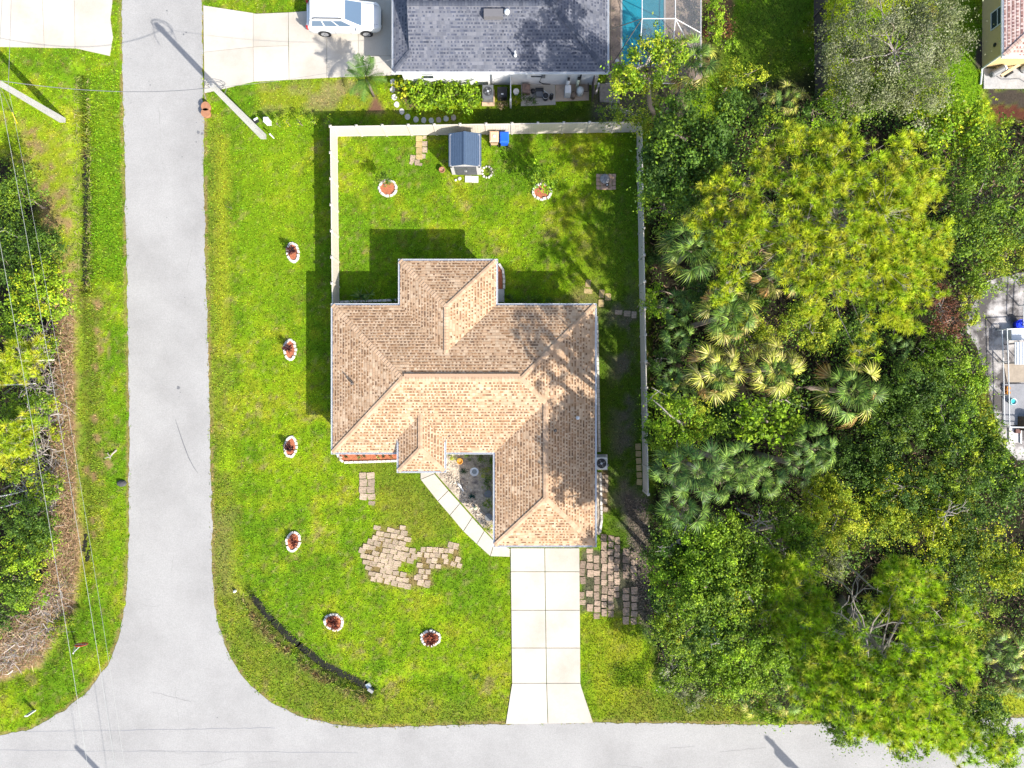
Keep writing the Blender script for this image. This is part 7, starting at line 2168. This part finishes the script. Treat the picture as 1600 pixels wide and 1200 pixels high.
# broadleaf trees and bushes between and below the palms
BT = [
 (1070, 662, 10.0, 1.9, 'bright', .13, 'yellow', "yellow-green bushy tree beside the fence, above the lower palm clump"),
 (1038, 690, 4.0, 1.1, 'mid', .14, 'dark', "green bush squeezed against the fence below the yellow-green tree"),
 (1205, 660, 8.5, 1.75, 'bright', .24, 'mid', "round-leaved bright green tree under the straw-yellow palms"),
 (1232, 625, 5.5, 1.1, 'mid', .22, 'dark', "dark large-leaved tree tucked under the straw-yellow palm"),
 (1150, 655, 3.2, 1.5, 'dark', .14, None, "dark shaded bush between the yellow-green and round-leaved trees"),
 (1172, 520, 8.0, 1.5, 'yellow', .11, 'olive', "small-leaved greyish tree tangled between the tall yellowing palms"),
 (1265, 505, 8.0, 1.7, 'yellow', .11, 'mid', "fine-leaved yellow-green tree under the pine's lower limbs"),
 (1345, 520, 4.0, 1.3, 'dark', .14, 'mid', "blue-green shrub in the hollow under the pine"),
 (1440, 600, 4.8, 2.0, 'dark', .14, 'mid', "dark bushy tree between the lone palm and the sandy yard"),
 (1490, 560, 3.6, 1.5, 'mid', .14, 'bright', "green bush against the sand below the rusty vines"),
 (1520, 605, 3.2, 1.3, 'bright', .13, 'mid', "bright bush on the narrow neck of the sandy yard"),
 (1400, 660, 5.0, 2.0, 'dark', .14, 'mid', "dark tree below the bushy tree, beside the lone palm's skirt"),
 (1490, 665, 4.6, 1.9, 'dark', .14, 'bright', "green tree beside the slab enclosure's lower corner"),
 (1545, 690, 3.6, 1.4, 'mid', .14, 'yellow', "bush overhanging the lower corner of the pipe-rail enclosure"),
 (1350, 725, 4.6, 1.8, 'dark', .13, None, "very dark bush below the lone thicket palm"),
 (1425, 765, 5.6, 2.0, 'dark', .13, 'lime', "tree with a sunlit yellow top in the middle of the lower woods"),
 (1510, 755, 5.0, 2.1, 'dark', .14, 'yellow', "dark tree behind the yellow-topped tree toward the picture edge"),
 (1580, 745, 4.6, 1.8, 'dark', .14, 'bright', "green tree at the picture edge below the enclosure"),
 (1318, 815, 6.4, 1.95, 'yellow', .12, 'lime', "rounded yellow-green tree below the dark palm heads"),
 (1292, 762, 5.0, 1.1, 'lime', .12, 'yellow', "small lime-topped tree just above the rounded yellow-green tree"),
 (1395, 828, 5.2, 1.5, 'yellow', .12, 'mid', "yellow-green tree between two dark hollows in the lower woods"),
 (1470, 835, 5.4, 1.7, 'lime', .12, 'mid', "lime-green scrambling tree with bare twigs in the lower woods"),
 (1540, 830, 5.6, 1.9, 'dark', .12, 'lime', "yellow-flecked tree toward the picture edge in the lower woods"),
 (1585, 885, 5.2, 1.6, 'lime', .12, 'mid', "bright lime tree at the picture edge, below the yellow-flecked tree"),
 (1500, 900, 5.0, 1.7, 'dark', .13, 'lime', "green tree behind the narrow pine"),
 (1240, 860, 9.0, 1.7, 'mid', .15, 'bright', "domed green tree beside the rounded yellow-green one"),
 (1295, 880, 5.4, 1.4, 'olive', .10, 'yellow', "pale fine-leaved tree above the tall pine's trunk"),
 (1215, 812, 3.4, 1.2, 'dark', .14, 'mid', "dark bush beside the bare pale limb below the palm clump"),
 (1155, 862, 11.0, 1.9, 'mid', .14, 'bright', "green tree below the palm clump with a dry frond on top"),
 (1105, 870, 12.0, 1.9, 'bright', .14, 'mid', "brighter green tree beside the blue-grey buried palm"),
 (1062, 850, 11.0, 1.5, 'dark', .14, 'mid', "dark bush at the shaded paver edge, highest of three"),
 (1065, 915, 11.0, 1.8, 'bright', .14, 'mid', "sunlit tree next to the brown pavers, above the white dead branch"),
 (1110, 925, 12.5, 2.0, 'mid', .14, 'bright', "green tree behind the sunlit one by the brown pavers"),
 (1170, 930, 12.0, 1.7, 'mid', .14, 'yellow', "green tree with bleached twigs in the middle of the lower shrubs"),
 (1038, 950, 3.6, 1.0, 'dark', .14, None, "dark low bush at the shaded side of the brown pavers"),
 (1065, 1000, 8.0, 1.5, 'mid', .14, 'yellow', "green bush just below the white dead branch"),
 (1120, 990, 12.0, 1.6, 'dark', .14, 'mid', "dark tree in the middle of the lower shrubs"),
 (1165, 1005, 12.0, 1.6, 'mid', .14, 'bright', "green tree on the house side of the dark gap by the tall pine"),
 (1225, 1010, 9.0, 1.5, 'bright', .14, 'mid', "bright tree beside the dark gap by the tall pine"),
 (1055, 1050, 4.2, 1.4, 'mid', .13, 'olive', "greyish bush at the lower corner of the side lawn"),
 (1110, 1055, 4.8, 1.6, 'mid', .13, 'bright', "green bush near the lower road, second from the side lawn"),
 (1170, 1050, 5.0, 1.5, 'bright', .13, 'mid', "fresh green bush above the yellowish palmetto"),
 (1220, 1060, 4.8, 1.3, 'mid', .13, 'dark', "green bush above the pale green palmetto"),
 (1350, 990, 4.0, 1.6, 'dark', .13, 'mid', "dark undergrowth tree beneath the tall pine's limbs"),
 (1470, 1010, 4.4, 1.8, 'mid', .13, 'yellow', "green tree on the far side of the tall pine"),
 (1540, 965, 4.6, 1.7, 'yellow', .12, 'mid', "yellowish tree above the feathery edge palm"),
 (1345, 1135, 5.0, 1.6, 'mid', .14, 'dark', "small-leaved tree hanging over the lower road under the tall pine"),
 (1210, 1120, 3.4, .9, 'bright', .16, 'mid', "leafy bush spilling onto the lower road's edge"),
 (1300, 1110, 3.8, 1.1, 'dark', .14, 'mid', "dark bush behind the pale palmetto at the lower road"),
 (1535, 1120, 7.0, 1.7, 'mid', .13, 'dark', "drooping feathery tree over the lower road at the picture corner"),
 (1590, 1180, 6.0, 1.4, 'bright', .13, 'mid', "green crown cut by the bottom corner of the picture"),
 (1440, 1170, 7.5, 1.2, 'bright', .13, 'mid', "green drooping crown hanging lowest over the lower road"),
 (1122, 445, 5.2, 1.3, 'dark', .14, None, "dark bush added for lawn shade between the largest side palm and the tall one below"),  # this and the next crown are added to deepen the back lawn's shade
 (1180, 455, 6.6, 1.4, 'dark', .14, 'mid', "dark tree added for lawn shade between the tall side palm and the pine-shaded palm"),
 (1030, 480, 2.6, .7, 'bright', .16, None, "bright leafy weed behind the side fence"),
 (1022, 455, 2.0, .5, 'bright', .15, None, "small bright weed pushing through the side fence"),
 (1030, 400, 2.0, .8, 'dark', .13, None, "dark bush in the shade behind the upper side fence"),
 (1028, 560, 2.2, .8, 'dark', .13, None, "dark bush in the shade behind the middle of the side fence"),
 (1026, 620, 2.0, .7, 'dark', .13, 'mid', "low dark bush behind the side fence, next to the palmettos"),
 (1030, 810, 2.4, .8, 'dark', .13, None, "low dark bush below the end post of the side fence"),
 (1140, 1085, 2.2, 1.0, 'yellow', .12, 'mid', "low yellow-green bush on the grass verge of the lower road"),
 (1080, 1092, 2.0, .9, 'olive', .12, 'mid', "low grey-green bush on the grass verge, toward the driveway"),
]
for i, (x, y, H, r, pal, lf, mx, lab) in enumerate(BT):
    rr = random.Random(4000 + i)
    lob = [(0, 0, .72, 0)] + [(math.cos(a) * r * .62, math.sin(a) * r * .62, rr.uniform(.42, .62), rr.uniform(-.5, .15)) for a in [rr.uniform(0, 6.28) + k * 1.6 for k in range(4 if r > 1.2 else 2)]]
    bs = {(1345, 1135): (1345, 1085), (1210, 1120): (1205, 1098), (1535, 1120): (1500, 1075), (1590, 1180): (1560, 1085), (1440, 1170): (1425, 1080)}.get((x, y))
    r = r * (1.0 if H < 8 else .9)
    cat = "shrub" if H < 4.3 else "tree"
    tree(x, y, H, r * 1.12, pal, lab, cat, "shrub" if H < 4.3 else "broadleaf_tree", leaf=lf * 1.05, dens=1.35 if H >= 9 else .95, seed=100 + i, lobes=lob, base=bs, rz=min(r * .85, H * .55), mix=(mx, .35) if mx else None, bare=(3 if i % 3 == 0 else 0), clump=.24, limbs=6)
# bleached dead branches in the thicket
for i, (x, y, H, lab, sp) in enumerate(((1058, 972, 5.2, "bleached white dead branch fanning out beside the brown pavers", 1.3), (1172, 925, 6.2, "short bleached dead twigs in the lower shrubs", .8), (1185, 965, 6.0, "curved bleached dead branches beside the round green pine", 1.0),
                                         (1192, 818, 6.5, "forked bare grey limb over the dark hollow below the palm clump", 1.1), (1110, 915, 6.2, "thin pale dead branch arching over the green trees by the pavers", 1.2), (1490, 805, 5.8, "tangle of pale bare twigs in the dark hollow of the lower woods", 1.1),
                                         (1235, 862, 6.6, "thin bare branch on top of the domed green tree", .9), (1420, 940, 8.5, "grey bare branches beside the tall pine's trunk", 1.6), (1340, 940, 9.0, "pale bare limbs crossing the tall pine's grey trunk", 1.7))):
    dead_tree(x, y, H, lab, 40 + i, sp, n=6)

# ------------------------------------------------------------------ yard shrubs
tree(597, 279, 1.9, .55, 'mid', "small dark-leaved tree in the stone ring near the street-side fence", name="small_tree", leaf=.11, seed=200, base=(603, 292), dens=1.4, rz=.6, trunk_r=.04)
tree(846, 279, 2.6, .95, 'bright', "bushy little tree leaning over its stone ring in the back lawn", name="small_tree", leaf=.17, seed=201, base=(847, 298), dens=1.1, lobes=[(0, 0, .7, 0), (.6, -.2, .5, -.3), (-.4, .4, .5, 0), (.3, .5, .5, 0)], rz=.9, trunk_r=.05, mix=('bright', .3))
tree(768, 268, .5, .22, 'olive', "variegated little plant in the white stones beside the shed", "plant", "bedding_plant", leaf=.07, seed=202, dens=.7)
x, y = G(761, 269)
t = thing("stone_ring", "ring of small white stones beside the shed's sunny front corner", "stone ring", (x, y, 0))
sm = MB().lathe([(.07, -.02), (.10, .04), (.06, .10), (.01, .11)], (0, 0, 0), 7).mesh("stone", M_stone, True)
rr = random.Random(8)
for k in range(11):
    a = k * 6.283 / 11
    part("stone", sm, t, loc=(.34 * math.cos(a), .38 * math.sin(a), rr.uniform(-.02, .02)), rot=(0, 0, rr.uniform(0, 6)), scale=(rr.uniform(.7, 1.2), rr.uniform(.7, 1.2), 1))
for i, (px, py, r, lab) in enumerate(((430, 190, .26, "first small flowering shrub beside the white pedestal"), (446, 188, .30, "second small flowering shrub in the row outside the fence"), (466, 187, .34, "third small flowering shrub in the row outside the fence"), (487, 186, .38, "fourth and largest flowering shrub of the row outside the fence"),
                                     (512, 188, .28, "last flowering shrub of the row, at the fence corner"))):
    tree(px, py, 1.15, r, 'lime', lab, "shrub", "flowering_shrub", leaf=.09, seed=210 + i, dens=.55, group="row of small flowering shrubs outside the fence", mix=('bright', .5), limbs=3, rz=.4)
# the neighbour's clipped hedge: a row of bushes grown together
for i, (px, py, r, H, lab) in enumerate(((628, 133, .62, 1.3, "lime-tinted end bush of the neighbour's hedge, at the house corner"), (650, 146, .80, 1.5, "second bush of the neighbour's glossy hedge"), (678, 148, .82, 1.5, "third bush of the neighbour's glossy hedge"), (706, 148, .82, 1.5, "fourth bush of the neighbour's glossy hedge"),
                                         (733, 148, .80, 1.5, "end bush of the neighbour's hedge, beside the dark air conditioner"))):
    tree(px, py - 3, H, r, 'bright' if i else 'lime', lab, "hedge", "hedge_bush", leaf=.22, seed=220 + i, dens=1.0, group="bushes of the neighbour's glossy hedge", limbs=4, rz=.8, mix=('mid', .3), lobes=[(0, 0, .8, 0), (0, -.5, .7, -.1), (0, .45, .7, -.1)])
tree(823, 156, .7, .33, 'dark', "cluster of small dark potted plants on the pale equipment pad", "plant", "potted_plants", leaf=.10, seed=230, dens=.8, lobes=[(0, 0, .8, 0), (.4, 0, .7, 0), (-.3, .2, .7, 0)])
tree(806, 158, .5, .3, 'lime', "bright weeds beside the pale blue bucket", "plant", "weed_clump", leaf=.08, seed=231, dens=.5)
tree(787, 162, .4, .3, 'dry', "dry tan weeds in front of the black storage box", "plant", "weed_clump", leaf=.08, seed=232, dens=.45)
# boxwood along the garage wall in the corner garden
for i, (px, py, r, pal, lab) in enumerate(((705, 714, .26, 'lime', "yellow-green bush tight against the porch roof in the corner garden"), (731, 713, .3, 'mid', "green bush under the eave between the orange pot and the birdbath"), (752, 715, .34, 'mid', "green bush under the eave at the inner corner of the garden"), (764, 726, .38, 'mid', "uppermost bush of the row along the garage wall"),
                                           (761, 743, .42, 'yellow', "fullest bush of the row along the garage wall"), (763, 759, .34, 'mid', "bush directly above the upper dark pot at the garage wall"), (763, 788, .36, 'yellow', "bush between the two dark pots at the garage wall"), (765, 826, .32, 'lime', "yellowish lowest bush at the narrow end of the corner garden"))):
    tree(px, py, .85, r, pal, lab, "shrub", "garden_bush", leaf=.075, seed=240 + i, dens=.8, limbs=3, rz=.4, mix=('dark', .3))
for i, (px, py, r, lab) in enumerate(((800, 468, .4, "dark green bush beside the concrete step behind the house"), (820, 471, .3, "low dark plant under the back eave, next to the step bush"), (838, 469, .32, "small green plant in the middle of the shaded back eave"), (860, 471, .3, "last low dark plant under the shaded back eave"))):
    tree(px, py, .9 if i == 0 else .5, r, 'dark' if i != 2 else 'mid', lab, "shrub", "garden_bush", leaf=.09, seed=260 + i, dens=.7, limbs=3, rz=.35)
tree(1003, 474, 2.1, .28, 'bright', "tuft of bright leaves poking over the top of the side fence", "plant", "climbing_weed", leaf=.10, seed=270, dens=.8, limbs=2, rz=.3)
tree(745, 1063, .5, .35, 'dark', "dark weed clump in the shallow swale near the lower road", "plant", "weed_clump", leaf=.07, seed=271, dens=.6, limbs=2)
tree(360, 325, .35, .5, 'dark', "dark weedy tuft in the swale beside the road, opposite the fence", "plant", "weed_clump", leaf=.07, seed=272, dens=.35, limbs=2, lobes=[(0, 0, .5, 0), (-.3, .3, .4, 0)])
dead_tree(170, 715, .3, "dry seed-stalk clump in the verge across the road", 90, .28, name="dry_weed", cat="weed", n=6)

# ------------------------------------------------------------------ woods across the road
WT = [
 (12, 300, 4.6, 1.7, 'mid', .14, 'dark', "green bush at the picture edge where the woods begin"),
 (22, 372, 4.6, 1.9, 'dark', .14, 'mid', "dark bush throwing shade on the bare strip across the road"),
 (8, 418, 4.4, 1.5, 'dark', .14, None, "dark bush at the picture edge above the bright green tree"),
 (36, 462, 5.4, 2.1, 'bright', .17, 'lime', "bright green leafy tree at the edge of the roadside woods"),
 (14, 505, 4.4, 1.4, 'mid', .15, 'bright', "green bush under the bright roadside tree"),
 (68, 550, 2.6, .8, 'mid', .12, 'yellow', "small bush at the brush edge beside the bare stems"),
 (30, 640, 4.2, 1.5, 'mid', .15, 'bright', "green bush between the leaning pale stems"),
 (80, 632, 1.6, .5, 'lime', .12, None, "tiny lime bush in the brown brush"),
 (82, 678, 1.6, .55, 'lime', .12, 'yellow', "little yellow-green bush beside the arching bare twigs"),
 (45, 668, 2.4, .9, 'bright', .13, 'mid', "small green bush beside the two thick pale stems"),
 (20, 730, 3.2, 1.3, 'yellow', .13, 'mid', "yellow-green bush at the picture edge among dead brush"),
 (58, 775, 3.0, 1.2, 'mid', .13, 'yellow', "green bush at the brush edge below the dead twigs"),
 (28, 815, 4.4, 1.8, 'dark', .14, 'mid', "dark tree in the lower part of the roadside woods"),
 (66, 830, 2.8, 1.0, 'mid', .13, 'bright', "green bush beside the brown strip in the lower woods"),
 (30, 868, 3.8, 1.5, 'bright', .14, 'yellow', "sunlit green tree in the lower roadside woods"),
 (8, 910, 4.0, 1.5, 'mid', .14, 'dark', "green tree at the picture edge in the lower roadside woods"),
 (30, 935, 2.8, 1.1, 'bright', .14, 'mid', "lowest green bush before the brown brush at the road corner"),
 (6, 970, 2.4, .9, 'dark', .14, 'mid', "dark bush at the picture edge above the brown brush"),
 (85, 985, 1.0, .7, 'yellow', .11, 'mid', "low yellow-green weeds on the brush near the stop sign"),
 (100, 970, 1.0, .6, 'mid', .11, 'yellow', "low green weeds beside the ditch above the stop sign"),
]
for i, (x, y, H, r, pal, lf, mx, lab) in enumerate(WT):
    rr = random.Random(6000 + i)
    lob = [(0, 0, .72, 0)] + [(math.cos(a) * r * .62, math.sin(a) * r * .62, rr.uniform(.42, .62), rr.uniform(-.4, .1)) for a in [rr.uniform(0, 6.28) + k * 1.6 for k in range(4 if r > 1 else 2)]]
    tree(x, y, H, r * 1.1, pal, lab, "shrub" if H < 4.3 else "tree", "shrub" if H < 4.3 else "broadleaf_tree", leaf=lf * 1.05, dens=.6, seed=300 + i, lobes=lob, mix=(mx, .35) if mx else None, clump=.27, limbs=5, bare=2 if i % 4 == 1 else 0)
pine((30, 565), (20, 560), 5.0, 1.5, "young yellow-green pine over the pale leaning stems across the road", PINEC, 10, nc=26, lo=.4, per=3, nlimb=7, trunk_r=.09)
pine((14, 690), (8, 690), 6.0, 1.9, "young yellow-green pine at the picture edge across the road", PINEC, 11, nc=36, lo=.4, per=3, nlimb=8, trunk_r=.10)
pine((60, 540), (52, 548), 3.4, .9, "smallest yellow-green pine beside the fan of bare stems", PINEC, 12, nc=12, lo=.4, per=3, nlimb=5, trunk_r=.06)
for i, (a, b, z, lab) in enumerate((((85, 562), (-4, 563), .9, "long pale fallen stem pointing at the brown strip, the uppermost"), ((56, 599), (-4, 601), .9, "pale fallen stem below the young pine"), ((61, 650), (22, 655), 1.3, "thin pale stem above the thick one in the bushes"),
                                    ((53, 662), (16, 668), 1.3, "thick pale fallen stem in the roadside bushes"), ((38, 767), (-4, 776), 1.6, "thin pale fallen stem among the lower bushes"), ((35, 783), (-4, 794), 1.6, "pale fallen stem over the dark lower bushes"))):
    tag(single("fallen_stem", MB().tube([(*G(*a, z), z), (*G((a[0] + b[0]) / 2, (a[1] + b[1]) / 2 + 1, z), z + .1), (*G(*b, z), z + .3)], [.05, .07, .09] if i in (0, 3) else [.03, .045, .06], 6).mesh("fallen_stem", mat("pale_stem", (.58, .53, .47), .85, noise=(5, .15)))), lab, "fallen stem", "pale fallen stems in the roadside woods")

def brush(name, poly, n, L, cols, seed, z=(0, .35), w=.028, curve=True):
    """Dead stalks and twigs nobody could count."""
    rng = np.random.default_rng(seed)
    P = np.array(poly)
    x = rng.uniform(P[:, 0].min(), P[:, 0].max(), n * 3)
    y = rng.uniform(P[:, 1].min(), P[:, 1].max(), n * 3)
    k = (poly_sd(x, y, poly) < rng.uniform(-6, 3, n * 3)) & (poly_sd(x, y, SANDYARD) > 2)
    x, y = x[k][:n], y[k][:n]
    n = len(x)
    X, Y = (x - 800) / GS, (600 - y) / GS
    a = rng.uniform(0, 2 * np.pi, n)
    l = L * rng.uniform(.4, 1.3, n)
    el = rng.uniform(-.15, .5, n)
    B = np.stack([X, Y, rng.uniform(*z, n)], axis=1)
    d = np.stack([np.cos(a) * np.cos(el), np.sin(a) * np.cos(el), np.sin(el)], axis=1)
    s = np.stack([-np.sin(a), np.cos(a), rng.normal(0, .3, n)], axis=1) * (w / 2 * rng.uniform(.5, 1.4, n))[:, None]
    bend = np.stack([-np.sin(a), np.cos(a), np.full(n, .4)], axis=1) * (l * rng.normal(0, .14, n))[:, None]
    M = B + d * (l / 2)[:, None] + bend
    E = B + d * l[:, None]
    V = np.stack([B - s, B + s, M + s * .8, M - s * .8, E + s * .2, E - s * .2], axis=1)
    V[..., 2] = np.maximum(V[..., 2], .02 if z[0] >= 0 else -.4)
    F = np.concatenate([np.arange(n)[:, None] * 6 + np.array([0, 1, 2, 3]), np.arange(n)[:, None] * 6 + np.array([3, 2, 4, 5])])
    p = np.array(cols)
    C = np.repeat(p[rng.integers(0, len(p), n)] * rng.normal(1, .2, (n, 1)).clip(.5, 1.6), 6, axis=0)
    single(name, np_mesh(name, V.reshape(-1, 3), F, C, M_vcol), kind="stuff")
DRY = [(.28, .165, .085), (.34, .22, .125), (.22, .125, .07), (.39, .29, .18), (.17, .10, .055), (.16, .17, .04)]
GREYS = [(.30, .26, .23), (.38, .34, .30), (.21, .18, .16), (.25, .185, .135)]
STRIP = [(88, 436), (116, 440), (117, 640), (118, 780), (126, 870), (116, 950), (60, 1035), (-30, 1072), (-30, 990), (50, 955), (76, 880), (82, 700), (92, 560)]
brush("dead_brush", STRIP, 15000, .42, DRY, 1)
brush("dead_twigs", [(40, 500), (88, 520), (100, 640), (98, 780), (78, 800), (40, 760), (35, 700), (60, 640), (40, 590)], 650, 1.2, GREYS, 2, z=(.1, 1.0), w=.05)
brush("dead_twigs", [(50, 960), (110, 900), (100, 980), (20, 1050), (-10, 1040)], 450, .9, GREYS, 3, z=(.05, .4), w=.04)
brush("leaf_litter", WOODS_E, 6000, .35, [(.16, .10, .055), (.22, .14, .08), (.10, .065, .04), (.07, .08, .025)], 4, z=(0, .3), w=.06)
brush("leaf_litter", [(975, 780), (1012, 770), (1022, 960), (1000, 975), (985, 870)], 1500, .2, [(.16, .12, .09), (.10, .075, .05), (.24, .19, .14)], 5, z=(0, .08), w=.03)

REED = [(.22, .20, .06), (.14, .17, .03), (.30, .24, .11), (.09, .12, .02), (.20, .26, .03)]
for pts, n, L, sd in ((DITCH_E[4:], 900, .40, 6), ([(127, 118), (129, 300), (128, 452)], 800, .30, 7)):
    for sgn in (-1, 1):
        a = [(x + sgn * 7, y + sgn * 5 * (sd == 6) * -1) for x, y in pts]
        b = [(x + sgn * 13, y + sgn * 11 * (sd == 6) * -1) for x, y in pts]
        brush("ditch_reeds", a + b[::-1], n // 2, L, REED, sd + sgn * 20 + 40, z=(-.25, .0), w=.03)

def undergrowth(poly, n, seed, pals, hmax, leaf):
    rng = np.random.default_rng(seed)
    P = np.array(poly)
    x = rng.uniform(max(-140, P[:, 0].min()), min(1760, P[:, 0].max()), n * 2)
    y = rng.uniform(P[:, 1].min(), P[:, 1].max(), n * 2)
    k = (poly_sd(x, y, poly) < rng.uniform(-14, -1, n * 2)) & (poly_sd(x, y, SANDYARD) > 2)
    x, y = x[k][:n], y[k][:n]
    m = fbm(x, y, 40, 31)
    k = rng.random(len(x)) < np.clip((m - .34) * 4.5, .12, 1)
    x, y, m = x[k], y[k], m[k]
    n = len(x)
    edge = np.clip(-poly_sd(x, y, poly) / 25, .1, 1)
    z = rng.random(n) ** .8 * hmax * np.clip((m - .3) * 3, .15, 1) * edge + .05
    Pn = np.stack([(x - 800) / GS, (600 - y) / GS, z], axis=1)
    nrm = norm(rng.normal(size=(n, 3)) * .6 + np.array([0, 0, .8]))
    p = np.concatenate([np.array(PALS[q]) for q in pals])
    C = p[rng.integers(0, len(p), n)] * (.6 + .9 * m[:, None]) * rng.normal(1, .2, (n, 1)).clip(.5, 1.6)
    L = leaf * rng.uniform(.6, 1.5, n)
    V, F, C = leaf_quads(Pn, nrm, L, L * .5, C, rng)
    single("undergrowth", np_mesh("undergrowth", V, F, C, M_leaf), kind="stuff")
undergrowth(WOODS_E, 95000, 51, ('dark', 'dark', 'dark', 'mid'), 1.3, .17)
undergrowth(WOODS_W, 16000, 52, ('mid', 'dark', 'bright', 'yellow'), 1.1, .16)
undergrowth([(740, 170), (930, 158), (990, 170), (985, 192), (740, 192)], 500, 53, ('dark', 'mid'), .1, .08)

print("tufts", sow())
